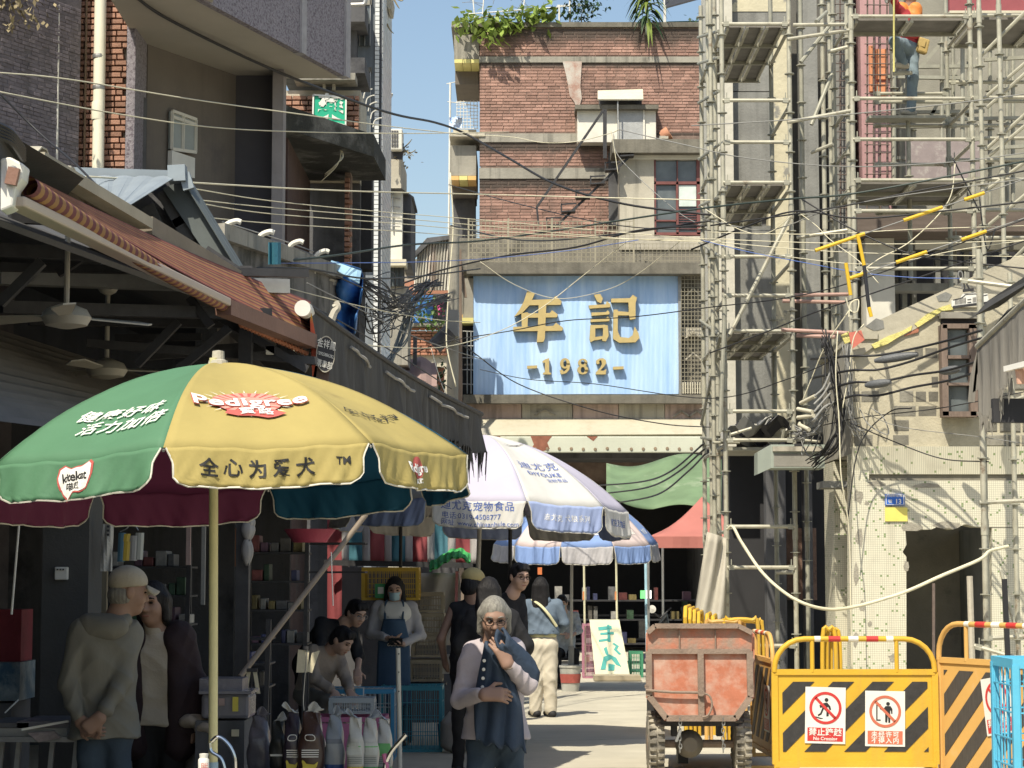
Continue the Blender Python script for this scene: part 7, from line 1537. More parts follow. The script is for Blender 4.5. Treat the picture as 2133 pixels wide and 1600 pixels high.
# ================================================================ construction barriers
m_by=mat('barrier_yellow',(.58,.35,.03),.5,.12,3,(.43,.29,.10),.27,5,bump=.1,streak=.3,streakcol=(.25,.18,.09)); m_bw=mat('barrier_white_tape',(.72,.70,.62),.5); m_br=mat('barrier_red_tape',(.50,.04,.035),.5); m_bb=mat('barrier_black',(.035,.033,.032),.5,.3,20,(.10,.095,.09),.3,30,bump=.1)
m_bo=mat('barrier_faded_orange',(.56,.33,.10),.55,.08,3,(.58,.38,.18),.3,3,bump=.06); m_bbk=mat('barrier_worn_black',(.06,.055,.05),.6,.3,9,(.42,.30,.14),.27,14,bump=.1,stretch=(8,8,1),sharp=.1)
def barrier(label,o,ux,w,hp,ht,yel=m_by,blk=m_bb,signs=(),zb=.14,s_off=0.):
    """o = lower left corner on the ground, ux along the barrier, panel from zb to hp, hoop to ht"""
    o=V(o);ux=V(ux).normalized(); uy=V((0,0,1)); nn=ux.cross(uy).normalized()      # nn points to the viewer's side
    P=lambda x,y,z=0:o+ux*x+uy*y+nn*z
    t=thing('construction_barrier',label,'barrier',o+ux*w/2,0,'yellow and black construction barriers')
    b=MB(); b.prism([P(.03,zb),P(w-.03,zb),P(w-.03,hp),P(.03,hp)],-nn*.02); pn=b.build('panel',yel,t)
    for q in ((.02,zb,.02,hp),(w-.02,zb,w-.02,hp),(.02,zb,w-.02,zb),(.02,hp,w-.02,hp)):
        b=MB(); b.beam(P(q[0],q[1],-.01),P(q[2],q[3],-.01),.045,.04); b.build('panel_frame',yel,t)
    r=.02; rr=.22
    arc0=[P(.02,hp)]+[P(.02+rr-rr*math.cos(a),ht-rr+rr*math.sin(a)) for a in [i*math.pi/12 for i in range(7)]]
    arc1=[P(w-.02-rr+rr*math.cos(a),ht-rr+rr*math.sin(a)) for a in [math.pi/2-i*math.pi/12 for i in range(7)]]+[P(w-.02,hp)]
    b=MB(); b.tube(arc0+arc1,r,12); autosmooth(b.build('hoop',yel,t))
    x=.02+rr+.03
    for (a,e,m) in ((.10,.16,m_bw),(.24,.36,m_br),(.44,.54,m_bw),(.62,.74,m_br),(.82,.89,m_bw)):
        L=w-2*rr-.04; b=MB(); b.tube([P(.02+rr+L*a,ht),P(.02+rr+L*e,ht)],r*1.06,12); b.build('reflective_tape',m,t)
    for xx in (w*.245,w*.755): b=MB(); b.tube([P(xx,hp),P(xx,ht)],.016,10); b.build('upright',yel,t)
    for xx in (.03,w-.03):
        b=MB(); b.beam(P(xx,0,-.01),P(xx,zb,-.01),.04,.04); b.build('leg',yel,t)
        b=MB(); b.beam(P(xx,.02,-.22),P(xx,.02,.20),.04,.03); b.build('foot',yel,t)
    # black diagonal bands, clipped to the inner rectangle
    x0,x1,y0,y1=.075,w-.075,zb+.09,hp-.07; sl=.155; per=.29; k=-6
    def clip(poly,ax,lim,keep_le):
        out=[]
        for i in range(len(poly)):
            a,c=poly[i],poly[(i+1)%len(poly)]; ia=(a[ax]<=lim) if keep_le else (a[ax]>=lim); ic=(c[ax]<=lim) if keep_le else (c[ax]>=lim)
            if ia: out.append(a)
            if ia!=ic: f=(lim-a[ax])/(c[ax]-a[ax]); out.append((a[0]+(c[0]-a[0])*f,a[1]+(c[1]-a[1])*f))
        return out
    while k<9:
        h=y1-y0; xs_=k*per+s_off; q=[(xs_,y0),(xs_+sl,y0),(xs_+sl+h,y1),(xs_+h,y1)]
        for ax,lim,le in ((0,x1,True),(0,x0,False)):
            if len(q)>2: q=clip(q,ax,lim,le)
        if len(q)>2: b=MB(); b.prism([P(a_,b_,.001) for a_,b_ in q],nn*.003); b.build('black_band',blk,pn)
        k+=1
    for (kind,cx,cy,sw,shh,rt) in signs:
        cR,sR=math.cos(rt),math.sin(rt); uxx=ux*cR+uy*sR; uyy=uy*cR-ux*sR
        F_=plane_map(P(cx,cy,.006),uxx,uyy,0)
        sg=thing('warning_sign',kind[1],'sign',P(cx,cy,.006),0,'prohibition signs on the barriers') 
        red=kind[2]
        b=MB(); q=[F_((-sw/2,-shh/2,0)),F_((sw/2,-shh/2,0)),F_((sw/2,shh/2,0)),F_((-sw/2,shh/2,0))]; b.prism(q,nn*.003); pl=b.build('sheet',m_white,sg)
        z=.0045
        def st(vs,fs,m,name,dz=0): return put_flat([V((v[0],v[1],z+dz)) for v in vs],fs,F_,name,m,pl)
        st([(-sw*.44,-shh*.46),(sw*.44,-shh*.46),(sw*.44,-shh*.22),(-sw*.44,-shh*.22)],[(0,1,2,3)],red,'caption_band')
        cyy=shh*.13; ro=sw*.40
        A_=lambda pts:[(x*ro,cyy+y*ro) for x,y in pts]
        if kind[0]=='cross':
            body=[[(-.12,.30),(.10,.34),(.30,.12),(.36,-.10),(.26,-.12),(.16,.08),(.10,.02),(.22,-.20),(.20,-.50),(.06,-.52),(.06,-.22),(-.10,-.06),(-.24,-.40),(-.44,-.52),(-.48,-.42),(-.32,-.32),(-.18,.04),(-.34,.0),(-.38,.16),(-.28,.2)],[(-.62,-.52),(-.40,-.58),(-.20,-.62),(-.12,-.66),(-.30,-.68),(-.62,-.58)]]
            hc=(.06,.50)
        else:
            body=[[(.02,.34),(.34,.34),(.46,.16),(.46,-.14),(.38,-.14),(.36,.06),(.32,.06),(.32,-.70),(.20,-.70),(.18,-.22),(.12,-.70),(.0,-.66),(.0,.10),(-.12,.02),(-.34,.16),(-.30,.24),(-.12,.14)],[(-.56,.46),(-.28,.46),(-.28,.38),(-.48,.38),(-.48,-.50),(-.28,-.50),(-.28,-.58),(-.56,-.58)]]
            hc=(.18,.48)
        for pb in body: v_,f_=poly_tri(A_(pb)); st(v_,f_,m_ink,'pictogram',.0)
        v_,f_=disc_flat(.12*ro,16,hc[0]*ro,cyy+hc[1]*ro); st(v_,f_,m_ink,'pictogram')
        v_,f_=disc_flat(ro,40,0,cyy,ro*.83); st(v_,f_,red,'ring',.0012)
        a=.70; w_=.085; st(A_([(-a-w_*.7+.08,a-w_*.7-.08),(-a+w_*.7+.08,a+w_*.7-.08),(a+w_*.7-.08,-a+w_*.7+.08),(a-w_*.7-.08,-a-w_*.7+.08)]),[(0,3,2,1)],red,'slash',.0012)
        for (s_,y,sz,sp_) in kind[3]:
            v_,f_=text_flat(s_,sz*sw,.02,0,sp_); st([(v.x,v.y+y*shh) for v in v_],f_,m_white,'caption_lettering',.0015)
    return t,P
m_bored=plain('faded_sign_red',(.50,.14,.08),.5)
cap1=(('禁止跨越',-.305,.20,1.05),('No Crossing',-.415,.115,1.)); cap2=(('未经许可',-.29,.16,1.25),('不得入内',-.40,.16,1.25))
DBR=15.2; px=1/F*DBR
ob=V((X(1603,DBR),DBR,0)); w=X(1945,DBR)-X(1603,DBR); hp=Z(1400,DBR); ht=Z(1331,DBR); sx=lambda x:(x-1603)*px
barrier('front yellow black barrier facing the street with two prohibition signs',ob,(1,0,0),w,hp,ht,signs=((('cross','white sign of a crossed out walking figure, left on the front barrier',m_br,cap1),sx(1712),Z(1490,DBR),83*px,115*px,R(-1.5)),(('enter','white sign of a crossed out figure at a door, faded red on the front barrier',m_bored,cap2),sx(1835),Z(1497,DBR),82*px,113*px,R(-1))),zb=Z(1592,DBR),s_off=-.06)
ux=V((.93,-.10,0)); o2=V((X(1948,DBR),DBR+.05,0)); o2e=V((X(2150,14.3),14.3,0)); uxx=(o2e-o2).normalized()
def on2(x,y): 
    k=(x-CX)/F; s_=(k*o2.y-o2.x)/(uxx.x-k*uxx.y); p=o2+uxx*s_; return s_,Z(y,p.y)
cs=on2(2070,1470)
barrier('faded orange barrier angled at the right edge with one tilted sign',o2,uxx,1.35,Z(1392,DBR)+.06,Z(1333,DBR)+.12,m_bo,m_bbk,signs=((('cross','tilted white sign of a crossed out walking figure on the angled right barrier',m_br,cap1),cs[0],cs[1],.30,.40,R(9)),),s_off=.05,zb=.10)
o3=V((X(1560,19.2),19.2,0)); u3=V((X(1655,16.6)-X(1560,19.2),-2.6,0))
barrier('barrier seen at a slant behind the dump cart and the front barrier',o3,u3,1.35,.92,1.15,m_bo,m_bbk,signs=((('enter','half hidden sign of a crossed out figure on the slanted barrier behind the cart',m_br,cap2),1.0,.50,.30,.40,0),),zb=.12)
# spare barrier frames stacked behind the cart
for k,(x,lb) in enumerate(((1425,'leftmost'),(1434,'second'),(1443,'third'),(1452,'fourth'),(1470,'fifth'),(1482,'sixth'))):
    d_=21.5+.05*k; o=V((X(x,d_),d_,0)); t=thing('stacked_barrier','yellow barrier stored edge on behind the cart, %s from the left'%lb,'barrier',o,0,'yellow barriers stored edge on behind the cart')
    h=Z(1266+k*4,d_); dv=V((.16,1.3,0)); b=MB(); q=[o,o+V((0,0,h-.1)),o+dv*.08+V((0,0,h)),o+dv*.92+V((0,0,h)),o+dv+V((0,0,h-.1)),o+dv]; b.tube(q,.022,8); b.build('hoop',m_by,t)
    b=MB(); b.prism([o+V((0,0,.1)),o+dv+V((0,0,.1)),o+dv+V((0,0,.8)),o+V((0,0,.8))],(.02,0,0)); b.build('panel',m_by,t)
for k,(x,y,lb) in enumerate(((1503,1296,'white taped hoop behind the top right corner of the cart'),(1540,1292,'yellow hoop rising right behind the cart with a white band'),(1722,1312,'folded yellow barriers leaning before the tiled pier'))):
    d_=20.5 if k<2 else 19.5; c=V((X(x,d_),d_,0)); t=thing('stacked_barrier','spare yellow barrier, '+lb,'barrier',c,0,'spare barriers behind the cart'); h=Z(y,d_); w_=.34 if k<2 else .12
    for j in range(2 if k<2 else 3):
        oo=c+V((.05*j,.06*j,-.02*j)); b=MB(); b.tube(spline([oo+V((-w_/2,0,-.0+.02*j)),oo+V((-w_/2,0,h-.08)),oo+V((-w_/2+.06,0,h)),oo+V((w_/2-.06,0,h)),oo+V((w_/2,0,h-.08)),oo+V((w_/2,0,.02*j))],4),.02,8); b.build('hoop',m_by if k!=0 else m_bo,t)
# long droop hose
t=thing('drooping_hose','pale hose drooping from the scaffold tower to the poles before the tiled house','hose',W(1760,1270,22.6))
b=MB(); b.tube(spline([W(1515,1103,25.2),W(1527,1098,25.1),W(1545,1130,24.8),W(1590,1195,24.2),W(1650,1245,23.5),W(1715,1268,22.8),W(1780,1264,22.4),W(1880,1235,22.3),W(1960,1200,22.3),W(2040,1166,22.4),W(2062,1148,22.5),W(2100,1138,22.6)],8),.019,9); autosmooth(b.build('hose',mat('cream_hose',(.58,.55,.40),.5,.08,5),t))
# blue cages at the right edge
m_cb2=mat('cage_bright_blue',(.10,.42,.60),.5,.12,6,bump=.04)
crate('wire_cage','tall bright blue wire cage cut off by the right edge','cage',V((X(2135,9.0),9.0,.62)),.24,.4,.68,m_cb2,(9,6),'bright blue cages at the right edge',open_top=False)
crate('wire_cage','lower bright blue wire cage under the tall one at the right edge','cage',V((X(2130,9.0),9.0,0)),.24,.42,.61,m_cb2,(9,5),'bright blue cages at the right edge',open_top=False)
t=thing('rear_step_block','pale step block behind the angled barrier','step',V((X(2040,18),18,0))); fb(1950,1545,2110,1600,17.5,18.5,m_concl,'block',t)
# ================================================================ people: one smooth body each, grown from a distance field
class SD:
    def __init__(s): s.p=[]; s.cuts=[]
    def cap(s,p,q,r1,r2=None,k=.03): s.p.append(('c',np.array(p,float),np.array(q,float),r1,r2 if r2 is not None else r1,k,0)); return s
    def ell(s,c,r,ax=None,k=.02,sub=0):
        m=np.eye(3) if ax is None else np.array([list(a) for a in ax],float); s.p.append(('e',np.array(c,float),np.array(r,float),m,0,k,sub)); return s
    def cut(s,n,pt): s.cuts.append((np.array(n,float),float(np.dot(n,pt)))); return s     # keeps n.x < n.pt
    def mesh(s,h,name,m,parent,fold=0,ff=1.,smooth=True):
        lo=np.full(3,9e9);hi=-lo
        for a in s.p:
            if a[-1]: continue
            if a[0]=='c': 
                r=max(a[3],a[4]); lo=np.minimum(lo,np.minimum(a[1],a[2])-r); hi=np.maximum(hi,np.maximum(a[1],a[2])+r)
            else: r=a[2].max(); lo=np.minimum(lo,a[1]-r); hi=np.maximum(hi,a[1]+r)
        lo-=3*h;hi+=3*h; n=np.ceil((hi-lo)/h).astype(int)+1
        f=np.full(n,.3,np.float32); X_=[lo[i]+h*np.arange(n[i]) for i in range(3)]
        for a in s.p:
            k=a[5]; mg=k+3*h
            if a[0]=='c': r=max(a[3],a[4]); l_=np.minimum(a[1],a[2])-r-mg; h_=np.maximum(a[1],a[2])+r+mg
            else: r=a[2].max(); l_=a[1]-r-mg; h_=a[1]+r+mg
            i0=np.clip(((l_-lo)/h).astype(int),0,n-1); i1=np.clip(((h_-lo)/h).astype(int)+2,1,n)
            if (i1<=i0).any(): continue
            gx,gy,gz=np.meshgrid(X_[0][i0[0]:i1[0]],X_[1][i0[1]:i1[1]],X_[2][i0[2]:i1[2]],indexing='ij')
            P=np.stack((gx,gy,gz),-1)
            if a[0]=='c':
                d=a[2]-a[1]; L=max(1e-9,d@d); t=np.clip(((P-a[1])@d)/L,0,1); dist=np.linalg.norm(P-a[1]-t[...,None]*d,axis=-1)-(a[3]+(a[4]-a[3])*t)
            else:
                q=(P-a[1])@a[3].T; k0=np.linalg.norm(q/a[2],axis=-1); k1=np.linalg.norm(q/a[2]**2,axis=-1)+1e-9; dist=k0*(k0-1)/k1
            sl=(slice(i0[0],i1[0]),slice(i0[1],i1[1]),slice(i0[2],i1[2])); g=f[sl]
            if a[-1]: dd=-dist; hh=np.maximum(k-np.abs(g-dd),0)/k; f[sl]=np.maximum(g,dd)+hh*hh*k/4
            else: hh=np.maximum(k-np.abs(g-dist),0)/k; f[sl]=np.minimum(g,dist)-hh*hh*k/4
        for nn,d in s.cuts:
            pl=(X_[0][:,None,None]*nn[0]+X_[1][None,:,None]*nn[1]+X_[2][None,None,:]*nn[2])-d
            f=np.maximum(f,pl)
        f=f.astype(np.float32); sg=f<0
        cn=np.zeros(n-1,int)
        for i in (0,1):
            for j in (0,1):
                for k in (0,1): cn+=sg[i:n[0]-1+i,j:n[1]-1+j,k:n[2]-1+k]
        act=(cn>0)&(cn<8); cells=np.argwhere(act); idx=np.full(n-1,-1); idx[act]=np.arange(len(cells))
        acc=np.zeros((len(cells),3));cnt=np.zeros(len(cells))
        for ax in range(3):
            o1,o2=[q for q in range(3) if q!=ax]
            for u in (0,1):
                for v in (0,1):
                    a=np.zeros(3,int);a[o1]=u;a[o2]=v;b=a.copy();b[ax]=1
                    fa=f[tuple((cells+a).T)];fb_=f[tuple((cells+b).T)];mm=(fa<0)!=(fb_<0); t=np.where(mm,fa/(fa-fb_+1e-12),0)
                    acc+=mm[:,None]*(a+(b-a)*t[:,None]); cnt+=mm
        vs=lo+h*(cells+acc/np.maximum(cnt,1)[:,None]); quads=[]
        for ax in range(3):
            o1,o2=[q for q in range(3) if q!=ax]
            A=np.take(sg,range(n[ax]-1),ax);B=np.take(sg,range(1,n[ax]),ax); ch=np.argwhere(A!=B)
            ch=ch[(ch[:,o1]>0)&(ch[:,o2]>0)&(ch[:,o1]<n[o1]-1)&(ch[:,o2]<n[o2]-1)]
            if not len(ch): continue
            e1=np.zeros(3,int);e1[o1]=1;e2=np.zeros(3,int);e2[o2]=1
            q=np.stack([idx[tuple((ch-e1-e2).T)],idx[tuple((ch-e2).T)],idx[tuple(ch.T)],idx[tuple((ch-e1).T)]],1)
            flip=A[tuple(ch.T)]; 
            if ax==1: flip=~flip
            q[~flip]=q[~flip][:,::-1]; quads.append(q)
        Q=np.concatenate(quads); Q=Q[(Q>=0).all(1)]
        og=np.array(origin(parent)) if parent is not None else np.zeros(3)
        me=bpy.data.meshes.new(name); me.from_pydata((vs-og).tolist(),[],Q.tolist()); me.materials.append(m); me.update()
        if fold:
            nv=np.zeros((len(vs),3),np.float32); me.vertices.foreach_get('normal',nv.ravel()); p=vs*ff
            rg=lambda a:1-2*np.abs(np.sin(a))
            w=rg(p[:,0]*17+1.8*np.sin(p[:,2]*9+p[:,1]*5)+p[:,2]*8)*.55+rg(p[:,2]*21+2.6*np.sin(p[:,0]*11+p[:,1]*9)-p[:,0]*14)*.45+np.sin(p[:,1]*33+p[:,2]*26+2*np.sin(p[:,0]*23))*.25
            nw=(vs-og)+nv*(fold*w)[:,None]; me.vertices.foreach_set('co',nw.astype(np.float32).ravel()); me.update()
        me.polygons.foreach_set('use_smooth',[True]*len(me.polygons))
        return link(bpy.data.objects.new(name,me),parent)
m_skin=mat('skin_tan',(.27,.165,.12),.55,.08,12,bump=.03); m_skinl=mat('skin_light',(.46,.30,.225),.55,.06,12,bump=.03)
m_hairb=mat('hair_black',(.012,.011,.012),.62,.3,20,bump=.45,bscale=5,stretch=(16,16,.9),spec=.25); m_hairg=mat('hair_grey',(.23,.22,.19),.55,.35,14,(.12,.11,.10),.42,6,bump=.6,bscale=5,stretch=(14,14,.9),sharp=.3)
m_eye=plain('eye_dark',(.015,.012,.01),.2); m_lip=plain('lip',(.30,.11,.09),.5)
def axes(f,roll=0.):
    f=V(f).normalized(); r=V((0,0,1)).cross(f).normalized(); u=f.cross(r).normalized()
    return r,f,u      # r is the person's left
def hand(sd,w,d,n,curl=.5,sc=1.,side=1,rr=.0085):
    """palm and five fingers: w wrist, d pointing direction, n palm normal"""
    d=V(d).normalized(); n=V(n); n=(n-d*n.dot(d)).normalized(); s=d.cross(n)*side
    w=V(w); k=w+d*.085*sc
    for o in (-.026,-.009,.009,.026): sd.cap(w+s*o*.75*sc,k+s*o*sc,.016*sc,.0135*sc,.02)
    for i,(o,L) in enumerate(((-.030,.075),(-.010,.088),(.010,.083),(.029,.064))):
        p0=k+s*o*sc-d*.01; c1=curl*(.8+.1*i); d1=(d*math.cos(c1)+n*math.sin(c1)+s*(o*.9)).normalized(); p1=p0+d1*L*.52*sc
        c2=curl*1.9; d2=(d*math.cos(c2)+n*math.sin(c2)).normalized(); p2=p1+d2*L*.48*sc
        sd.cap(p0,p1,rr*1.12*sc,rr*sc,.006); sd.cap(p1,p2,rr*sc,rr*.85*sc,.004)
    t0=w+d*.028*sc-s*.030*sc; t1=t0+(d*.55-s*.75+n*.25).normalized()*.042*sc; t2=t1+(d*.85-s*.2+n*.35).normalized()*.034*sc
    sd.cap(t0,t1,.013*sc,.0105*sc,.012); sd.cap(t1,t2,.0105*sc,.0085*sc,.005)
def head(sd,c,f,nk,sc=1.):
    r,f,u=axes(f); c=V(c); A=(r,f,u); E=lambda x,y,z:c+(r*x+f*y+u*z)*sc
    S_=lambda *q:tuple(k*sc for k in q)
    sd.ell(E(0,-.005,.025),S_(.074,.094,.090),A,.03); sd.ell(E(0,.030,-.045),S_(.058,.062,.070),A,.04); sd.ell(E(0,.050,-.092),S_(.030,.032,.022),A,.03)
    sd.ell(E(.036,.056,-.032),S_(.026,.026,.028),A,.03); sd.ell(E(-.036,.056,-.032),S_(.026,.026,.028),A,.03)
    sd.ell(E(0,.078,.026),S_(.05,.020,.016),A,.025)
    for x in (-.031,.031): sd.ell(E(x,.094,.006),S_(.019,.017,.012),A,.014,sub=1)
    sd.cap(E(0,.088,.008),E(0,.107,-.030),.0085*sc,.0135*sc,.014)
    for x in (-.011,.011): sd.ell(E(x,.094,-.034),S_(.009,.011,.008),A,.01)
    sd.ell(E(0,.084,-.062),S_(.025,.013,.008),A,.008); sd.ell(E(0,.082,-.073),S_(.021,.013,.008),A,.008)
    for x in (-1,1): sd.ell(E(x*.077,-.008,-.004),S_(.011,.022,.033),A,.008)
    sd.cap(E(0,-.022,-.06),nk,.056*sc,.060*sc,.04)
    return A,E
def face_bits(t,A,E,sc,body,m_br,glasses=None,mask=None,mouth=True):
    r,f,u=A
    for x in (-1,1):
        b=MB(); b.grid(lambda a,v:E(x*.031+.014*math.cos(6.283*a)*math.sin(3.14*v),.084+.010*math.sin(6.283*a)*math.sin(3.14*v),.006+.0055*math.cos(3.14*v)),10,6); b.build('eye',m_eye,body,smooth=True)
        b=MB(); b.tube([E(x*.016,.097,.030),E(x*.034,.094,.034),E(x*.050,.080,.028)],.0042*sc,5); b.build('eyebrow',m_br,body)
    if mouth and not mask: b=MB(); b.tube([E(-.022,.091,-.067),E(0,.098,-.066),E(.022,.091,-.067)],.0032*sc,5); b.build('lips',m_lip,body)
    if glasses:
        for x in (-1,1):
            b=MB(); b.tube([E(x*.033+.024*math.cos(a*.5236),.108,.003+.018*math.sin(a*.5236)) for a in range(13)],.0022*sc,5,cap=False); b.tube([E(x*.057,.106,.006),E(x*.080,.02,.008)],.002*sc,5); b.build('glasses_frame',glasses,t)
        b=MB(); b.tube([E(-.010,.109,.006),E(.010,.109,.006)],.002*sc,5); b.build('glasses_frame',glasses,t)
    if mask:
        b=MB(); b.grid(lambda a,v:E((a-.5)*.118*(1-.25*v),.090+.028*math.cos((a-.5)*3.0)-.02*v*v- .045*abs(a-.5)**1.5,-.012-.085*v),10,8); o=b.build('face_mask',mask,t,smooth=True); solid(o,.003)
def hair_sd(A,E,c,sc,style):
    sd=SD(); r,f,u=A; S_=lambda *q:tuple(k*sc for k in q)
    sd.ell(E(0,-.012,.030),S_(.083,.100,.096),A,.02)
    if style=='long':
        for x in (-1,1): sd.cap(E(x*.066,.0,.02),E(x*.086,.0,-.20),.030*sc,.034*sc,.03)
        for x in (-.05,0,.05): sd.cap(E(x,-.055,.0),E(x*1.2,-.06,-.24),.045*sc,.042*sc,.04)
    elif style=='bob':
        for x in (-1,1): sd.cap(E(x*.074,.005,.03),E(x*.080,.0,-.085),.026*sc,.020*sc,.03)
        for x in (-.045,0,.045): sd.cap(E(x,-.055,.0),E(x*1.2,-.05,-.10),.045*sc,.035*sc,.04)
    elif style=='short':
        sd.ell(E(0,-.05,-.03),S_(.078,.062,.07),A,.03)
        for x in (-.04,0,.04): sd.cap(E(x,.055,.10),E(x*1.2,.088,.075),.020*sc,.012*sc,.03)
    # face opening
    sd.ell(E(0,.115,-.045),S_(.067,.095,.105),A,.012,sub=1)
    return sd
def person(label,base,J,face,top,bottom,hair,hcol,skin=None,h=.009,hsc=1.,hands=None,shoes=None,glasses=None,mask=None,extra=None,feet=None,mouth=True,hem=None,topx=.0,legx=0.,cat='person',group=None,seam=None):
    """J holds world-oriented joint offsets (x to the right of the picture, y away, z up) from base"""
    base=V(base); skin=skin or m_skin
    t=thing('person',label,cat,base,0,group); g={k:base+V(v) for k,v in J.items()}
    sd=SD(); A,E=head(sd,g['head'],face,g['neck'],hsc)
    sl,sr,hl,hr=g['sl'],g['sr'],g['hl'],g['hr']; ms=(sl+sr)/2; mh=(hl+hr)/2; ax=(sr-sl).normalized(); sp=(ms-mh).normalized(); cc=ms-sp*.10
    def torso(q,e,hemz=None):
        for s_ in (-1,1): q.cap(mh+ax*s_*.052,cc+ax*s_*.060,.084+e+topx,.088+e+topx,.05)
        q.cap(sl+ax*.02,sr-ax*.02,.045+e,.045+e,.05); q.cap(cc,g['neck'],.062+e,.048+e*.6,.05)
    torso(sd,-.012)
    for a,e_,w in (('sl','el','wl'),('sr','er','wr')):
        if e_ in g: sd.cap(g[a],g[e_],.040,.034,.03); sd.cap(g[e_],g[w],.034,.024,.02)
    for a,k,n_ in (('hl','kl','al'),('hr','kr','ar')):
        if k in g: sd.cap(g[a],g[k],.058,.042,.03); sd.cap(g[k],g[n_],.042,.034,.02)
    if hands:
        for (w,d,n,cu,sd_) in hands: hand(sd,g[w],d,n,cu,1.,sd_,.0085 if h<.008 else .0105)
    body=sd.mesh(h,'body',skin,t)
    face_bits(t,A,E,hsc,body,hcol,glasses,mask,mouth)
    if hair: hair_sd(A,E,g['head'],hsc,hair).mesh(h,'hair',hcol,t,fold=.0015,ff=2.2)
    if bottom:
        q=SD(); 
        for s_ in (-1,1): q.cap(mh+ax*s_*.05,mh+sp*.10+ax*s_*.05,.092+legx,.088,.05)
        for a,k,n_ in (('hl','kl','al'),('hr','kr','ar')):
            if k in g: q.cap(g[a],g[k],.082+legx,.060+legx,.04); q.cap(g[k],g[n_],.058+legx,.050+legx,.03)
        q.mesh(h,'trousers',bottom,t,fold=.006,ff=1.)
    if top:
        q=SD(); torso(q,.012)
        fr=top[1]
        for a,e_,w in (('sl','el','wl'),('sr','er','wr')):
            if e_ in g and fr>=0:
                q.cap(g[a],g[e_],.054+topx*.4,.046+topx*.5,.03)
                if fr>0: q.cap(g[e_],g[e_].lerp(g[w],fr),.046+topx*.5,.037+topx*.5,.02)
        if hem is not None:
            hp_=base+V((mh.x-base.x,mh.y-base.y,hem))
            for s_ in (-1,1): q.cap(mh+ax*s_*.055,V((mh.x,mh.y,base.z+hem-.0))+ax*s_*.070,.104+topx,.112+topx,.05)
            q.cut((0,0,-1),(0,0,base.z+hem))
        q.mesh(h,top[2] if len(top)>2 else 'jacket',top[0],t,fold=.0075,ff=1.)
    if shoes:
        for n_ in ('al','ar'):
            if n_ in g:
                fd=V(feet or (0,-1,0)).normalized(); q=SD(); p=V((g[n_].x,g[n_].y,g[n_].z-.045)); q.cap(p-fd*.05,p+fd*.13,.040,.034,.03); q.cap(p-fd*.03,g[n_]+V((0,0,.01)),.042,.04,.03); q.cut((0,0,-1),(0,0,g[n_].z-.082)); q.mesh(h,'shoe',shoes,t)
    if extra: extra(t,g,A,E,body)
    return t
def stand(H,x=0,lean=0,sw=.15,hw=.075,stance=.09,ylean=0):
    """joint offsets of someone H tall standing upright"""
    k=H/1.65
    return dict(head=(x+lean,ylean,1.53*k),neck=(x+lean*.8,ylean*.8,1.385*k),sl=(x-sw*k+lean*.7,ylean*.7,1.345*k),sr=(x+sw*k+lean*.7,ylean*.7,1.345*k),hl=(x-hw*k,0,.86*k),hr=(x+hw*k,0,.86*k),
      kl=(x-stance*.9,-.01,.47*k),kr=(x+stance*.9,-.01,.47*k),al=(x-stance,0.02,.085),ar=(x+stance,.02,.085))
# ---- man in the cap, hands behind his back
m_jbeige=mat('jacket_beige_grey',(.17,.162,.137),.75,.12,5,bump=.22,bscale=9,stretch=(1.6,1.6,.7)); m_jean=mat('dark_jeans',(.045,.065,.09),.85,.2,9,bump=.15,bscale=60)
d=11.0; px=lambda x,d=d:X(x,d)
bx=X(225,d)
J=stand(1.68); J.update(head=(.105,.06,1.565),neck=(.055,.03,1.43),sl=(-.125,-.05,1.365),sr=(.13,.08,1.36),el=(-.175,-.10,1.09),wl=(-.085,-.18,.90),er=(.105,-.06,1.10),wr=(.02,-.20,.92),hl=(-.065,0,.88),hr=(.075,.02,.88),kl=(-.06,0,.47),kr=(.08,.02,.47),al=(-.06,.02,.085),ar=(.09,.04,.085))
def capman(t,g,A,E,b):
    q=SD(); q.ell(E(0,-.006,.055),(.090,.106,.088),A,.02); q.cut(tuple(-(A[2]-A[1]*.18)),E(0,0,.028)); q.mesh(.006,'cap',mat('cap_cream',(.36,.32,.25),.8,.15,9,(.25,.22,.18),.3,14,bump=.2),t)
    bl=MB(); bl.grid(lambda u,v:E((u-.5)*.15,.085+.085*v*math.sqrt(max(0,1-(2*u-1)**2*.8)),.050-.03*v-.03*(2*u-1)**2),10,5); solid(bl.build('cap_bill',mat('cap_cream',()),t,smooth=True),.006)
    h_=SD(); h_.ell(E(0,-.03,-.02),(.08,.078,.07),A,.02); h_.cut(tuple(A[1]),E(0,.0,0)); h_.mesh(.007,'hair',m_hairg,t)
    q=SD(); hd=(g['sl']+g['sr'])/2; q.ell(hd+V((0,-.075,.015)),(.13,.06,.07),None,.03); q.cap(hd+V((-.09,-.06,.04)),hd+V((.10,-.0,.06)),.045,.04,.04); q.mesh(.007,'hood',m_jbeige,t,fold=.006)
person('man in a cream cap and grey jacket seen from behind with hands clasped',(bx,d,0),J,(.88,.42,-.10),(m_jbeige,.80),m_jean,None,m_hairg,h=.007,hands=(('wl',(.75,.05,-.55),(.3,.9,.1),.5,1),('wr',(-.7,-.1,-.6),(-.2,.95,0),.7,-1)),shoes=m_blk2,extra=capman,feet=(.4,1,0),hem=.80,topx=.014,legx=.0)
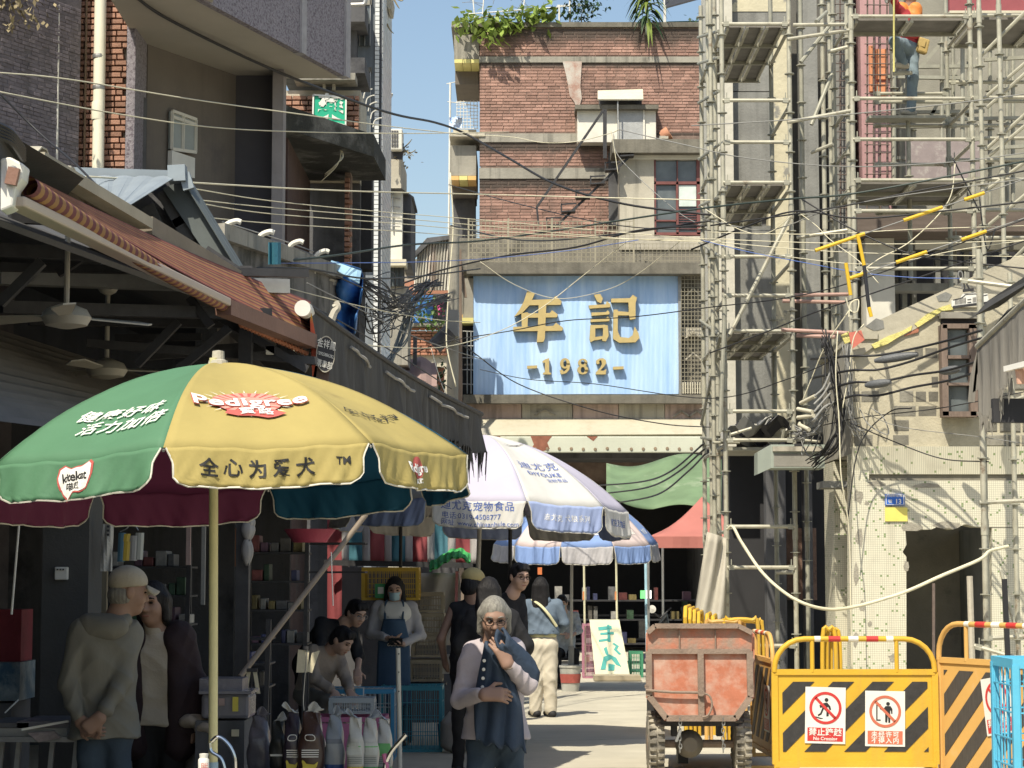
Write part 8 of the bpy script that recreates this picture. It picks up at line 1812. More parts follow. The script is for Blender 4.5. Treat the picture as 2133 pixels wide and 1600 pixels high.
# ---- woman in a dark coat facing him
m_coat=mat('coat_maroon_black',(.022,.012,.014),.85,.2,6,bump=.2,bscale=30); m_roll=mat('cream_knit',(.36,.32,.26),.85,.08,6,bump=.2,bscale=60); m_blackcl=mat('black_cloth',(.014,.014,.016),.85,.2,8,bump=.15,bscale=40)
d=11.7; J=stand(1.60,lean=-.03); J['head']=(-.035,-.05,1.50); J.update(el=(-.22,.02,1.05),er=(.21,.02,1.05),wl=(-.19,-.05,.82),wr=(.20,-.05,.82))
def coat(t,g,A,E,b):
    q=SD(); 
    for s_ in (-1,1):
        o=g['sl' if s_<0 else 'sr']; hp=g['hl' if s_<0 else 'hr']
        q.cap(o+V((-s_*.035,-.03,-.03)),hp+V((s_*.055,-.05,-.12)),.075,.085,.05); q.cap(o,g['el' if s_<0 else 'er'],.065,.057,.03); q.cap(g['el' if s_<0 else 'er'],g['wl' if s_<0 else 'wr'],.057,.048,.03); q.cap(o+V((-s_*.03,.03,0)),hp+V((s_*.03,.04,-.12)),.10,.11,.05)
    c=(g['sl']+g['sr'])/2; q.ell(c+V((.02,-.20,-.35)),(.075,.17,.62),None,.02,sub=1); q.mesh(.008,'coat',m_coat,t,fold=.005)
    q=SD(); q.cap(g['neck']+V((0,-.005,-.03)),g['neck']+V((-.01,-.012,.045)),.066,.060,.02); q.mesh(.007,'roll_neck',m_roll,t)
person('woman with short black hair in a cream rollneck and dark open coat',(X(338,d),d,0),J,(-.28,-.95,-.06),(m_roll,.3,'rollneck'),m_blackcl,'bob',m_hairb,h=.007,hands=(('wl',(0,-.1,-1),(1,0,0),.4,1),('wr',(0,-.1,-1),(-1,0,0),.4,-1)),shoes=m_blk2,extra=coat,hem=.82)
# ---- old woman covering her mouth with a jacket
m_lav=mat('lavender_shirt',(.40,.355,.37),.85,.1,5,bump=.2,bscale=30); m_navy=mat('navy_jacket',(.028,.045,.075),.75,.25,5,bump=.3,bscale=25); m_jean2=mat('navy_jeans',(.035,.055,.08),.85,.25,8,bump=.2,bscale=50)
d=10.95; b0=X(1032,d); u=M(1,d)
J=dict(head=((1028-1030)*u,-.07,1.435),neck=(-.01,-.01,1.30),sl=(-.130,.01,1.25),sr=(.110,.03,1.26),el=(-.185,-.05,1.01),wl=(-.055,-.265,1.045),er=(.165,-.14,1.085),wr=(.065,-.255,1.20),hl=(-.070,.02,.80),hr=(.075,.02,.80),kl=(-.085,-.06,.44),kr=(.10,.05,.43),al=(-.09,-.02,.085),ar=(.12,.16,.12))
def jacket_held(t,g,A,E,b):
    m2=m_navy
    q=MB()
    # the bunched jacket hangs from the hand at the mouth down the front, and over the raised arm
    def fr(uu,v):
        w=.045+.055*min(1,v*1.8)+.03*v; x=-.005+(uu-.5)*w*2+.035*v; y=-.155-.05*math.cos((uu-.5)*3)+.016*math.sin(uu*17+v*5)*(.3+v)
        z=1.30-.50*v-.05*uu*v+.015*math.sin(uu*23)
        return V((b0+x,d+y-.0,z))
    q.grid(fr,26,22); solid(q.build('held_jacket',m2,t,smooth=True),.018)
    q=MB()
    def sl(uu,v):
        p=V((b0+.03,d-.235,1.335)).lerp(V((b0+.17,d-.10,1.17)),v); return p+V((.03*math.sin(uu*6.28)*(1+v),-.05*math.cos((uu-.5)*3.2),.04*math.cos(uu*6.28)*(1+.8*v)-.03*v+.012*math.sin(uu*30+v*6)))
    q.grid(sl,20,12); solid(q.build('jacket_sleeve',m2,t,smooth=True),.012)
    for k in range(5): q=MB(); q.lathe(V((b0-.055-.003*k,d-.205,1.215-.045*k)),[(.009,0),(.009,.004),(.0,.006)],10,(-.2,-1,0)); q.build('button',m_white,t)
    q=MB(); q.tube([g['wr']+V((.03*math.cos(a_*.5236),.03*math.sin(a_*.5236)*.6,-.012+.012*math.sin(a_*.5236))) for a_ in range(13)],.004,5,cap=False); q.build('bracelet',mat('brown_pole',()),t)
person('old woman with grey hair and glasses pressing a navy jacket to her mouth',(b0,d,0),J,(.06,-.93,-.30),(m_lav,.84,'shirt'),m_jean2,'bob',m_hairg,h=.006,hsc=.90,hands=(('wl',(.95,-.12,.02),(.1,.6,-.3),.55,-1),('wr',(-.45,-.05,.9),(-.55,.8,.1),.35,1)),shoes=m_blk2,glasses=m_eye,extra=jacket_held,feet=(0,-1,0),hem=.80,topx=.004,mouth=False)
# ---- girl in a denim jacket, from behind
m_den=mat('denim',(.12,.16,.21),.85,.22,5,(.19,.235,.285),.3,6,bump=.2,bscale=60); m_cre=mat('cream_trousers',(.56,.51,.41),.85,.08,5,bump=.12,bscale=30); m_shoe=mat('black_canvas_shoe',(.02,.02,.022),.7)
d=24.5; J=stand(1.62,sw=.175); J.update(el=(-.245,-.03,1.10),wl=(-.17,.16,.98),er=(.255,-.0,1.10),wr=(.20,.18,.99),head=(-.03,.02,1.52))
def bagstrap(t,g,A,E,b):
    q=MB(); q.tube(spline([g['sl']+V((.04,-.03,.05)),(g['sl']+g['sr'])/2+V((-.03,-.135,-.02)),(g['sl']+g['sr'])/2+V((.06,-.145,-.12)),g['er']+V((-.10,-.10,-.04))],6),.018,6); q.build('bag_strap',mat('pale_yellow_strap',(.66,.62,.38),.7),t)
    q=SD(); c=(g['hl']+g['hr'])/2; 
    for s_ in (-1,1): q.cap(c+V((s_*.055,0,.11)),c+V((s_*.055,0,.15)),.104,.104,.03)
    q.cut((0,0,-1),(0,0,c.z+.09)); q.mesh(.012,'yellow_hem',mat('pale_yellow_shirt',(.66,.62,.36),.8),t)
    q=MB(); q.tube([g['hl']+V((-.05,-.11,.17)),g['hr']+V((.05,-.11,.17))],.012,6); q.build('waist_seam',m_den,t)
    q=SD(); q.cap(g['neck']+V((-.04,-.02,.0)),g['neck']+V((.04,-.02,0)),.055,.055,.02); q.mesh(.012,'collar',m_den,t)
person('long haired girl in pale denim jacket and cream trousers seen from behind',(X(1131,d),d,0),J,(.1,1,-.05),(m_den,.95),m_cre,'long',m_hairb,skin=m_skinl,h=.011,hands=(('wl',(.5,.8,0),(0,0,-1),.5,1),('wr',(-.5,.8,0),(0,0,-1),.5,-1)),shoes=m_shoe,extra=bagstrap,feet=(-.5,1,0),hem=.965,topx=.016,legx=.024)
# ---- young man with glasses
m_btee=mat('black_tee',(.02,.02,.022),.85,.2,8,bump=.15)
d=18.4; J=stand(1.77); J.update(head=(.15,-.05,1.645),neck=(.09,-.02,1.49),sl=(-.13,.02,1.44),sr=(.16,.03,1.44),el=(-.18,.02,1.16),wl=(-.15,-.10,.95),er=(.19,0,1.16),wr=(.15,-.12,.96))
def teeprint(t,g,A,E,b): q=MB(); q.box((g['sl']+g['sr'])/2+V((.09,-.135,-.17)),(.09,.006,.07)); q.build('shirt_print',mat('paper_grey',()),t)
person('young man with glasses and black t shirt between the umbrellas',(X(1046,d),d,0),J,(.52,-.85,-.12),(m_btee,0,'t_shirt'),m_jean,'short',m_hairb,skin=m_skinl,h=.010,shoes=m_blk2,glasses=m_eye,hands=(('wl',(0,-.6,-.8),(1,0,0),.5,1),('wr',(0,-.6,-.8),(-1,0,0),.5,-1)),extra=teeprint)
# ---- customer with the olive cap, from behind
d=17.2; J=stand(1.70,lean=.03); J.update(el=(-.235,-.02,1.13),wl=(-.20,.10,.92),er=(.22,.05,1.12),wr=(.16,.2,.98))
def olive(t,g,A,E,b):
    q=SD(); q.ell(E(0,-.006,.058),(.093,.110,.088),A,.02); q.cut(tuple(-A[2]),E(0,0,.030)); q.mesh(.008,'cap',mat('olive_cap',(.36,.29,.13),.8,.1,8,bump=.15),t)
    bl=MB(); bl.grid(lambda u,v:E((u-.5)*.15,.085+.085*v*math.sqrt(max(0,1-(2*u-1)**2*.8)),.045-.02*v),8,4); solid(bl.build('cap_bill',mat('olive_cap',()),t),.006)
    q=MB(); q.box(g['wl']+V((.02,.05,.0)),(.09,.012,.16)); q.build('phone',m_dirtwhite,t)
person('customer in an olive cap and black sleeveless top seen from behind',(X(978,d),d,0),J,(.55,.8,-.15),(m_blackcl,-1,'vest'),m_blackcl,'short',m_hairb,h=.010,shoes=m_blk2,hands=(('wl',(.2,.7,-.4),(1,0,0),.6,1),('wr',(-.3,.8,-.2),(-1,0,0),.6,-1)),extra=olive,topx=.015,feet=(.3,1,0))
d=16.5; J=stand(1.62,lean=.0); J.update(el=(-.24,-.02,1.10),wl=(-.17,.15,.97),er=(.27,.02,1.10),wr=(.20,.2,.97),head=(-.02,.05,1.52))
person('black haired person in loose black jacket, back turned, right of the olive cap',(X(1024,d),d,0),J,(.1,.95,-.25),(m_blackcl,.95),m_blackcl,'long',m_hairb,h=.011,shoes=m_blk2,hands=(('wl',(.4,.8,0),(0,0,-1),.5,1),('wr',(-.4,.8,0),(0,0,-1),.5,-1)),topx=.05,feet=(0,1,0))
# ---- masked shop girl with apron
m_wcard=mat('white_cardigan',(.42,.41,.42),.85,.06,5,bump=.15,bscale=40); m_apron=mat('blue_apron',(.045,.085,.14),.8,.12,5,bump=.15,bscale=25); m_mask=plain('mask_blue',(.36,.52,.58),.7)
d=20.2; J=stand(1.66,sw=.165); J.update(el=(-.235,-.02,1.10),wl=(-.06,-.22,1.055),er=(.25,-.0,1.08),wr=(.09,-.21,1.0),head=(.0,-.03,1.525))
def apron(t,g,A,E,b):
    c=(g['sl']+g['sr'])/2; h0=(g['hl']+g['hr'])/2
    q=MB(); q.grid(lambda u,v:V((c.x+(u-.5)*(.20+.09*min(1,v*4)+.05*v),c.y-.135-.045*math.cos((u-.5)*3.1)-.03*min(1,v*2),c.z-.115-.83*v+0*u)),14,22); solid(q.build('apron_front',m_apron,t,smooth=True),.008)
    for s_ in (-1,1): q=MB(); q.tube(spline([c+V((s_*.085,-.165,-.12)),c+V((s_*.085,-.10,.03)),c+V((s_*.06,.0,.065))],5),.012,5); q.build('apron_strap',m_apron,t)
    for s_,dz,sz in (('NSZA',-.09,.05),('LOGO',-.36,.055)):
        if s_=='LOGO':
            q=MB(); 
            for k in range(4): q.tube([c+V((-.045+.03*k+.012*math.cos(a_*.7854),-.222,dz+.012*math.sin(a_*.7854))) for a_ in range(9)],.003,4,cap=False)
            q.build('apron_emblem',m_white,t)['kind']='stuff'
        else:
            vs,fs=text_flat('NSZA',sz,.01); put_flat(vs,fs,plane_map(c+V((0,-.150,dz)),(1,0,0),(0,0,1)),'shirt_lettering',m_ink,t)
    q=MB(); q.box((g['wl']+g['wr'])/2+V((.01,-.06,.0)),(.13,.02,.07),rx=.6); q.build('phone',m_blk2,t)
    q=SD(); q.cap(c+V((-.05,-.04,-.06)),c+V((.05,-.04,-.06)),.115,.115,.03); q.cap(c+V((0,-.04,-.1)),c+V((0,-.03,-.25)),.115,.11,.03); q.mesh(.011,'white_shirt',m_white,t)
person('shop girl with a face mask, white cardigan and blue apron holding a phone',(X(824,d),d,0),J,(.0,-.97,-.22),(m_wcard,.92,'cardigan'),m_jean,'long',m_hairb,skin=m_skinl,h=.010,shoes=m_blk2,mask=m_mask,glasses=None,hands=(('wl',(.85,-.3,0),(0,0,1),.4,-1),('wr',(-.85,-.3,.1),(0,0,1),.5,1)),extra=apron,topx=.012)
# ---- person in black leaning forward with glasses
d=18.9; J=dict(head=(.235,-.10,1.32),neck=(.13,-.05,1.235),sl=(-.08,-.07,1.225),sr=(.17,.10,1.17),el=(-.09,-.22,.97),wl=(.08,-.32,.86),er=(.26,-.05,.92),wr=(.26,-.25,.80),hl=(-.27,.0,.86),hr=(-.12,.08,.84),kl=(-.22,-.08,.46),kr=(-.08,.0,.46),al=(-.25,.02,.085),ar=(-.08,.10,.085))
person('person in black shirt and glasses leaning forward over the cages',(X(692,d),d,0),J,(.60,-.68,-.42),(m_btee,.1,'t_shirt'),m_blackcl,'short',m_hairb,skin=m_skinl,h=.010,shoes=m_blk2,glasses=m_steel,hands=(('wl',(.4,-.7,-.5),(0,0,-1),.5,1),('wr',(.1,-.8,-.5),(0,0,-1),.5,-1)),topx=.02,feet=(.6,-.8,0))
# ---- squatting person in beige
d=18.1; J=dict(head=(.16,-.16,1.10),neck=(.07,-.08,1.03),sl=(-.10,-.14,1.0),sr=(.10,.06,.96),el=(-.06,-.30,.78),wl=(.12,-.38,.66),er=(.20,-.08,.74),wr=(.24,-.28,.66),hl=(-.20,.02,.62),hr=(-.06,.14,.62),kl=(.04,-.26,.60),kr=(.16,-.10,.56),al=(-.04,-.20,.085),ar=(.10,.0,.085))
person('person with dark hair in a beige jacket crouching with head bowed',(X(680,d),d,0),J,(.72,-.45,-.55),(mat('beige_jacket',(.30,.25,.205),.85,.1,5,bump=.25,bscale=25),.75),m_jbeige,'short',m_hairb,skin=m_skinl,h=.010,shoes=m_blk2,hands=(('wl',(.4,-.7,-.5),(0,0,-1),.5,1),('wr',(.3,-.8,-.4),(0,0,-1),.5,-1)),topx=.015,feet=(.7,-.7,0))
# ---- seated person with a mask
d=31.; J=dict(head=(-.06,-.05,1.25),neck=(-.03,-.02,1.11),sl=(-.17,0,1.07),sr=(.15,.02,1.07),el=(-.20,-.16,.83),wl=(-.02,-.30,.80),er=(.20,-.16,.84),wr=(.08,-.32,.78),hl=(-.10,.05,.50),hr=(.10,.05,.50),kl=(-.13,-.36,.52),kr=(.13,-.36,.52),al=(-.13,-.34,.085),ar=(.13,-.34,.085))
person('seated person with a pale face mask in a grey white shirt behind the bucket',(X(1178,d),d,0),J,(-.1,-.95,-.25),(mat('grey_white_shirt',(.42,.45,.46),.85,.35,16,bump=.2),.5,'shirt'),m_blackcl,'short',m_hairb,skin=m_skinl,h=.012,shoes=m_blk2,mask=m_mask,hands=(('wl',(.5,-.7,0),(0,0,-1),.5,-1),('wr',(-.5,-.7,0),(0,0,-1),.5,1)),feet=(0,-1,0))
sb=thing('low_stool','low dark stool under the seated person behind the bucket','stool',V((X(1178,d),d+.05,0))); fb(1163,1370,1194,1376,d-.12,d+.2,m_iron,'seat',sb)
for x in (1165,1192): b=MB(); b.b2((X(x,d)-.02,d-.1,0),(X(x,d)+.02,d+.18,Z(1377,d))); b.build('leg',m_iron,sb)
# ---- scaffold worker
m_wj=mat('worker_jeans',(.17,.22,.25),.85,.2,6,bump=.2,bscale=30); m_vest=mat('orange_vest',(.66,.22,.05),.6,.08,6); m_rtee=mat('red_tee',(.36,.04,.045),.8,.1,6,bump=.15)
d=26.55; zb=Z(245,d); b0=X(1908,d); Q=lambda x,y,o=0.:(X(x,d)-b0,o,Z(y,d)-zb)
J=dict(head=Q(1916,-14,-.02),neck=Q(1912,12),sl=Q(1888,25,-.08),sr=Q(1930,24,.10),el=Q(1868,2,-.22),wl=Q(1857,16,-.28),er=Q(1945,50,.05),wr=Q(1920,70,-.12),hl=Q(1897,98,-.05),hr=Q(1918,100,.06),kl=Q(1870,98,-.30),kr=Q(1916,165,-.03),al=Q(1889,140,-.25),ar=Q(1912,228,.02))
def gear(t,g,A,E,b):
    q=SD(); q.ell(E(0,-.004,.055),(.104,.126,.098),A,.02); q.ell(E(0,.05,.045),(.10,.10,.018),A,.015); q.cut(tuple(-A[2]),E(0,0,.032)); q.mesh(.010,'hard_hat',mat('navy_helmet',(.03,.04,.12),.35),t)
    q=SD(); c=(g['sl']+g['sr'])/2
    for s_ in (-1,1): q.cap(c+V((s_*.09,-.02,.03)),(g['hl']+g['hr'])/2+V((s_*.07,-.0,.22)),.098,.118,.04)
    q.mesh(.011,'safety_vest',m_vest,t,fold=.004)
    q=MB(); p=g['hr']+V((.12,-.08,.02)); q.box(p,(.15,.10,.20),rz=.2,ry=.25); o=q.build('tool_bag',mat('tan_bag',(.42,.30,.11),.7,.1,6),t); bev(o,.02); q=MB(); q.box(p+V((-.02,-.055,.03)),(.10,.012,.09),ry=.25); q.build('bag_flap',mat('tan_bag',()),t)
    q=SD(); hand(q,g['wl'],(-.2,-.3,.9),(.6,-.7,0),.8,1.15,1,.013); q.mesh(.010,'glove',m_white,t)
    q=MB(); q.tube([g['hl']+V((-.06,-.10,.12)),g['hr']+V((.06,-.10,.12))],.02,6); q.build('belt',m_red,t)
person('scaffold worker in jeans and orange vest climbing with one knee raised',(b0,d,zb),J,(-.75,-.5,-.1),(m_rtee,0,'t_shirt'),m_wj,'short',m_hairb,h=.011,hands=(('wl',(-.2,-.3,.9),(.6,-.7,0),.8,1),('wr',(-.8,-.4,0),(0,0,-1),.6,-1)),shoes=m_concl,extra=gear,feet=(-.9,-.4,0),legx=.012)
b=MB(); b.box((b0-.05,d,zb-.02),(1.0,.3,.035)); wp=thing('foot_plank','narrow plank under the raised worker on the scaffold','plank',(b0,d,zb)); b.build('board',m_gald,wp)
b=MB(); b.tube([W(1860,153,d-.2),W(1900,152,d-.2)],.03,6); b.build('foot_rail',m_gal,wp)
# ================================================================ overhead cables
def cable(label,pts,r,m,cat='cable',name='overhead_cable',extra=None):
    P=[W(*p) for p in pts]; b=MB(); b.tube(spline(P,7),r*(1.25 if m is m_cable else .9),6); o=b.build(name,m,None,smooth=True)
    tag(o,label,cat,'overhead wires across the street'); return o
# thick black cable from the top left to the scaffold
cable('thick black cable falling from the upper left balcony past the pharmacy sign',[(270,-15,20),(360,45,21),(580,150,23),(800,232,26),(905,255,28),(968,278,29),(1060,330,28),(1160,385,27),(1300,425,26),(1480,448,25.3)],.013,m_cable)
cable('pale cable along the upper left wall passing just below the green pharmacy sign',[(-20,150,17),(140,165,18),(400,207,20),(640,240,22),(800,262,25),(960,280,28)],.0075,m_cablel)
cable('second pale cable lower on the left wall running level to the brick building',[(-20,188,17),(230,235,19),(440,265,21),(640,275,23),(860,278,26),(1060,275,28)],.0075,m_cablel)
cable('dark cable slanting off the tiled wall down to the tin gable',[(-10,185,15),(80,275,15),(150,335,14.5),(210,395,13)],.007,m_cable)
cable('pale yellow cable across the middle from the tin gable to the scaffold',[(180,368,14.5),(390,380,17),(700,397,21),(1000,405,25),(1300,413,26),(1480,417,25.3)],.009,m_cablel)
for k,(q,lb) in enumerate(((((385,390,17),(560,418,20),(780,440,23),(1000,458,25),(1300,485,26),(1500,500,25)),'topmost of the four thin pale wires below the yellow cable'),
  (((400,415,17),(560,432,20),(800,452,23),(1000,470,25),(1300,497,26),(1500,505,25)),'second of the four thin pale wires below the yellow cable'),
  (((400,421,17),(560,445,20),(830,466,23),(1000,480,25),(1300,498,26),(1500,502,25)),'third of the four thin pale wires below the yellow cable'),
  (((400,450,17),(560,465,20),(800,480,23),(1000,492,25),(1290,498,26),(1520,498,25)),'lowest of the four thin pale wires below the yellow cable'))):
    cable(lb,q,.0055,m_cablel)
cable('thick dark green cable from the grey parapet to the right edge',[(500,553,19),(700,532,21),(850,510,23),(1000,502,25),(1160,480,26),(1320,455,25.5),(1480,432,24.8),(1640,415,24),(1800,400,23.5),(2140,335,23)],.014,mat('dark_green_cable',(.035,.05,.045),.5))
cable('blue cable passing level above the blue shop sign',[(500,548,19),(700,548,21),(900,545,24),(1050,536,26),(1200,520,26.3),(1330,500,25.8)],.006,m_cableb)
cable('black cable loops from the lane to the corner of the window bay',[(840,590,30),(930,560,29),(1060,532,28),(1200,515,27),(1330,480,26),(1470,470,25.2)],.010,m_cable)
cable('blue wire dropping behind the yellow guards to the white plaque',[(1460,500,25.2),(1560,525,24.5),(1680,548,23.8),(1790,568,23.3),(1900,578,23.1),(2000,580,23)],.0055,m_cableb)
cable('dark cable fanning right from the scaffold tower to the top right corner',[(1480,470,25.2),(1640,448,24.6),(1780,425,24.2),(1900,400,24),(2140,355,23.5)],.008,m_cable)
cable('black cable crossing down from the tower to the gable of the tiled house',[(1670,415,24.6),(1780,480,24.2),(1900,530,23.9),(2000,545,23.8),(2140,560,23.5)],.008,m_cable)
for k,(q,lb) in enumerate((((( 1480,484,25.2),(1700,488,24.5),(1900,478,24),(2140,470,23.6)),'upper of four pale wires strung level over the right scaffold'),(((1480,498,25.2),(1700,506,24.5),(1900,508,24),(2140,500,23.6)),'second of four pale wires strung level over the right scaffold'),(((1480,503,25.2),(1700,522,24.5),(1900,530,24),(2140,535,23.6)),'third of four pale wires strung level over the right scaffold'),(((1480,505,25.2),(1650,536,24.5),(1830,550,24),(2000,520,23.7),(2140,500,23.6)),'lowest of four pale wires sagging over the right scaffold'))):
    cable(lb,q,.0055,m_cablel)
cable('grey cable rising across the scaffold beside the worker',[(1440,262,25.4),(1640,250,25.2),(1800,235,25.1),(1990,215,25),(2140,195,24.8)],.008,m_cableg)
cable('grey cable falling across the scaffold below the worker',[(1290,270,26),(1440,305,25.3),(1560,330,25.2),(1760,347,25.1),(1980,338,25),(2140,318,24.8)],.008,m_cableg)
cable('pale wire tied across the first floor ledge under the roof hatch',[(940,280,29),(1060,285,29),(1130,297,29),(1200,295,29),(1270,278,28),(1290,270,26)],.006,m_cablel)
cable('pale cord hanging loose from the wire under the roof hatch',[(1272,270,27.5),(1278,300,27.5),(1288,365,27.5)],.006,m_cablel)
cable('dark wire dropping past the cream bay pier',[(1278,278,27),(1285,320,27),(1330,370,26.6),(1410,440,26),(1460,470,25.4)],.006,m_cableg)
cable('long black wire crossing the blue sign below the large characters',[(840,745,28),(930,712,28),(1060,690,28),(1180,668,27.5),(1320,660,26.5),(1480,640,25.4),(1640,620,24.6),(1800,580,24),(2140,455,23)],.006,m_cable)
cable('pale cord slanting over the first gold character',[(640,700,18),(800,722,21),(930,722,25),(1040,690,27),(1130,640,27.5),(1220,570,27.5),(1310,500,26.5)],.006,m_cablel)
cable('thin pale cord in a vee above the gold characters',[(1000,545,27.5),(1070,592,27.5),(1160,622,27.5),(1260,605,27),(1330,570,26.5),(1420,500,25.6)],.0045,m_cablel)
cable('dark wire dropping steeply from the lane over the corner of the blue sign',[(700,575,21),(850,645,24),(980,730,27),(1080,800,27.5),(1240,855,27),(1380,883,26),(1480,890,25.4)],.006,m_cable)
cable('pale wire falling from the grey parapet across the tarpaulin to the lane',[(455,560,17),(600,600,20),(760,640,22),(900,665,25),(1000,672,27)],.006,m_cablel)
cable('dark wire from the striped awning over the tarpaulin into the lane',[(430,520,16.5),(560,590,19),(700,665,21),(830,740,24),(940,810,27)],.006,m_cable)
cable('pale rope hanging beside the utility pole',[(938,360,38),(944,470,38),(938,560,38),(930,690,38),(934,740,38),(950,805,38)],.014,m_cablel)
cable('pale cord leaning toward the fringe awning tip in the lane',[(898,725,36),(920,800,35),(940,840,34)],.008,m_cablel)
cable('dark wire over the fringe awning toward the lane doorway',[(1000,770,34),(1100,790,30),(1240,800,28),(1480,830,25.6),(1640,790,24.4),(1760,740,23.8)],.005,m_cable)
for k,(q,lb) in enumerate((((( 1240,1012,32),(1340,1003,29),(1400,980,27),(1465,925,25.3)),'upper of three dark cables sagging across the green tarpaulin'),(((1262,1028,32),(1350,1015,29),(1410,985,27),(1468,935,25.3)),'middle of three dark cables sagging across the green tarpaulin'),(((1285,1048,32),(1370,1030,29),(1430,985,27),(1470,945,25.3)),'lowest of three dark cables sagging across the green tarpaulin'))):
    cable(lb,q,.010,m_cable)
# heavy cables with splice sleeves across the stone blocks
for k,(y0,y1,y2,lb) in enumerate(((742,735,700,'topmost heavy cable before the stone blocks'),(772,760,716,'second heavy cable before the stone blocks'),(798,790,762,'third heavy cable before the stone blocks'),(826,815,784,'lowest heavy cable before the stone blocks'))):
    cable(lb,[(1690,y0+6+k*10,24.6),(1770,y0,23.4),(1830,y0-2,23.2),(1900,y1-8,23.),(1975,y2+9,22.6),(2045,y2-12,22)],.012,m_cable)
for (x0,y0,x1,y1,lb) in ((1822,752,1912,738,'larger dark splice sleeve on the top cable before the stone blocks'),(1803,803,1855,796,'small dark splice sleeve beside the bundle of cables on the stone blocks'),(1958,775,2000,768,'grey wrapped splice before the brown window')):
    t=thing('cable_splice',lb,'cable splice',W((x0+x1)/2,(y0+y1)/2,23.1)); b=MB(); b.tube([W(x0,y0,23.2),W(x0*.8+x1*.2,y0*.8+y1*.2,23.15),W((x0+x1)/2,(y0+y1)/2,23.1),W(x0*.2+x1*.8,y0*.2+y1*.8,23.05),W(x1,y1,23)],lambda u:.022+.028*math.sin(3.14*u)**.6,10); autosmooth(b.build('sleeve',mat('splice_grey',(.10,.105,.11),.5,.2,6,bump=.3),t))
cable('dark wire drooping over the top of the mosaic tiles',[(1770,880,23.6),(1850,915,23.5),(1960,955,23.3),(2060,962,23)],.006,m_cable)
cable('pale wire drooping below the stone blocks to the door poles',[(1800,860,23.5),(1880,890,23.4),(2040,910,23),(2140,925,22.6)],.005,m_cableg)
cable('thin dark wire from the cable bundle to the right edge below the window',[(1640,905,24.4),(1780,872,23.8),(1960,850,23.2),(2140,815,22.6)],.005,m_cable)
# vertical pale cords down the flank
cable('pale cord hanging down the corner of the tiled house to the ground',[(1745,690,23.5),(1741,780,23.5),(1748,880,23.5),(1752,990,23.4),(1768,1100,23.5),(1772,1250,23.5),(1775,1400,23.5)],.008,m_cablel,name='hanging_rope')
cable('pale cord slanting from the red board to the cable bundle',[(1800,675,23.5),(1778,705,23.5),(1768,780,23.5),(1755,850,23.5)],.008,m_cablel,name='hanging_rope')
cable('pale cord falling from the yellow guards behind the tower',[(1770,645,23.8),(1720,720,24),(1690,790,24.2),(1672,835,24.3)],.008,m_cablel,name='hanging_rope')
# bundles as tangles
def tangle(label,ends,n,r,m,spread,loc):
    b=MB()
    for k in range(n):
        q=[W(x+random.gauss(0,s),y+random.gauss(0,s),d+random.gauss(0,.08)) for (x,y,d,s) in ends]; b.tube(spline(q,6),r*rnd(.7,1.3),5)
    o=b.build('cable_tangle',m,None,smooth=True); tag(o,label,'cables',kind='stuff'); return o
random.seed(3)
tangle('tangled bundle of dark cables running down the corner of the tiled house',[(1720,700,23.9,8),(1738,790,23.8,7),(1746,870,23.8,8),(1730,930,23.9,9),(1690,960,24.2,12)],15,.0075,m_cable,0,None)
tangle('bundle of grey cables gripped to the front corner of the stone block wall',[(1765,725,23.85,5),(1768,800,23.85,6),(1772,880,23.8,8),(1800,910,23.8,12)],11,.007,m_cableg,0,None)
tangle('dense black knot of cables strung between the tiled tower and the lane',[(745,580,27,10),(790,610,28,18),(830,630,30,16),(880,600,32,10),(915,590,34,5)],20,.009,m_cable,0,None)
tangle('spray of dark wires below the cable knot at the tiled tower foot',[(760,650,27,14),(790,690,28,18),(815,660,29,16),(850,645,31,12),(935,620,35,8)],14,.008,m_cable,0,None)
tangle('grey cable bundle dropping from the lane knot to the fringe awning',[(890,590,33,5),(860,640,32,6),(835,700,30,6),(810,760,28,5),(795,800,26,5)],16,.012,mat('grey_green_cable',(.16,.17,.15),.6),0,None)
tangle('curled grey wires on the tower between the splitter box and the house flank',[(1660,900,24.4,10),(1690,915,24.2,14),(1700,885,24,14),(1720,850,23.9,10)],14,.007,m_cableg,0,None)
tangle('loops of thin wire hanging on the dark canopy by the brick pier',[(700,300,25,2),(715,320,25,4),(700,345,25,3),(680,365,25,5)],4,.006,m_cablel,0,None)
t=thing('pvc_conduits','four short white conduit mouths with cables beside the scaffold tower','pipe',W(1680,860,24))
for (x0,y0,x1,y1) in ((1668,840,1698,825),(1662,852,1692,858),(1662,870,1695,866),(1665,885,1685,895)): b=MB(); b.tube([W(x0,y0,24.1),W(x1,y1,23.8)],.024,10); autosmooth(b.build('conduit',m_cream,t))
for k in range(4):
    b=MB(); b.tube(spline([W(1696,826+k*16,23.8),W(1715,808+k*14,23.8),W(1730,775+k*22,23.8)],5),.013,8); b.build('sleeve',m_cableg,t)

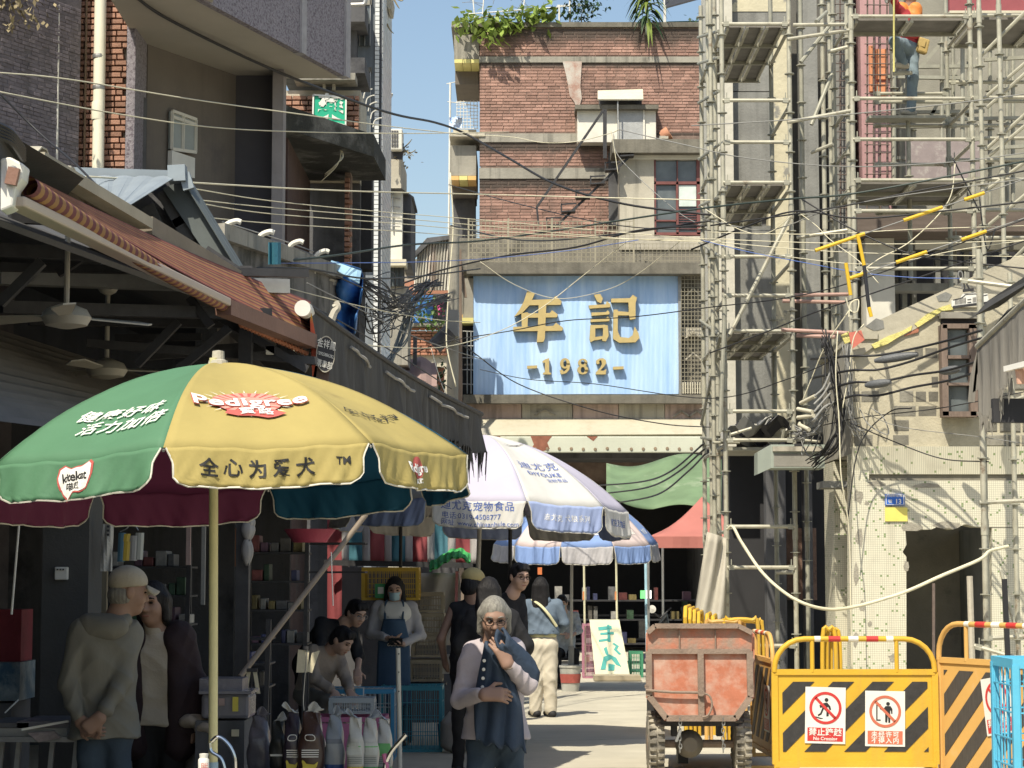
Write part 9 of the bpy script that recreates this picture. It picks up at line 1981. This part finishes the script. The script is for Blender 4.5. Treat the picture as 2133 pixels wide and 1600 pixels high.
for q,r,m,lb in ((((1440,520,25.6),(1560,470,25),(1660,440,24.6),(1790,455,24.2),(1960,440,23.8),(2140,420,23.4)),.009,m_cable,'dark cable dipping behind the tower then running under the right deck'),
 (((1460,455,25.4),(1580,480,25),(1640,470,24.8),(1720,440,24.5),(1850,412,24),(2140,372,23.4)),.007,m_cableg,'grey cable curling past the tower deck to the right edge'),
 (((1460,430,25.4),(1540,478,25),(1600,485,24.9),(1660,440,24.6)),.006,m_cablel,'pale loop of wire hanging in front of the second tower deck'),
 (((1660,440,24.6),(1700,470,24.5),(1730,500,24.4),(1790,545,24.2),(1830,590,24)),.006,m_cablel,'pale loose wire falling from the tower toward the yellow guards'),
 (((1480,735,25.2),(1600,690,24.8),(1700,650,24.4),(1850,600,23.9),(2140,500,23.2)),.007,m_cable,'dark cable climbing from the blue sign over the sloping gable'),
 (((500,560,18.5),(640,560,20),(760,580,22),(880,575,25),(1000,560,27)),.008,m_cable,'dark cable sagging along the grey parapet to the utility pole'),
 (((640,590,19),(760,650,22),(860,700,24),(960,735,26),(1010,750,27)),.007,m_cableg,'grey cable from the parapet down across the lane to the wooden post'),
 (((935,385,37),(1100,430,30),(1290,470,27),(1480,480,25.3)),.006,m_cable,'thin dark cable over the wire mesh above the blue sign'),
 (((940,470,37),(1080,500,31),(1250,492,27),(1480,460,25.3)),.010,m_cable,'dark bundle sagging in front of the wire mesh'),
 (((1990,340,24),(1975,420,24),(1900,500,24),(1830,540,24),(1790,570,24)),.007,m_cablel,'pale wire slanting from the right poles down to the guards'),
 (((1985,330,24),(2015,390,24),(2040,440,24)),.007,m_cable,'short black wire bent at the right poles under the deck'),
 (((2040,410,24),(2048,480,24),(2058,520,24),(2075,470,24)),.007,m_cable,'black loop of wire hanging between the right poles'),
 (((1765,1085,23.6),(1790,930,23.6),(1850,860,23.5),(1900,850,23.4)),.006,m_cable,'dark wire rising over the corner of the mosaic wall'),
 (((1790,850,23.7),(1810,885,23.5),(1850,905,23.4),(1840,870,23.5),(1815,850,23.6)),.007,m_cableg,'grey loop of wire on the lowest stone blocks')):
    cable(lb,q,r,m)
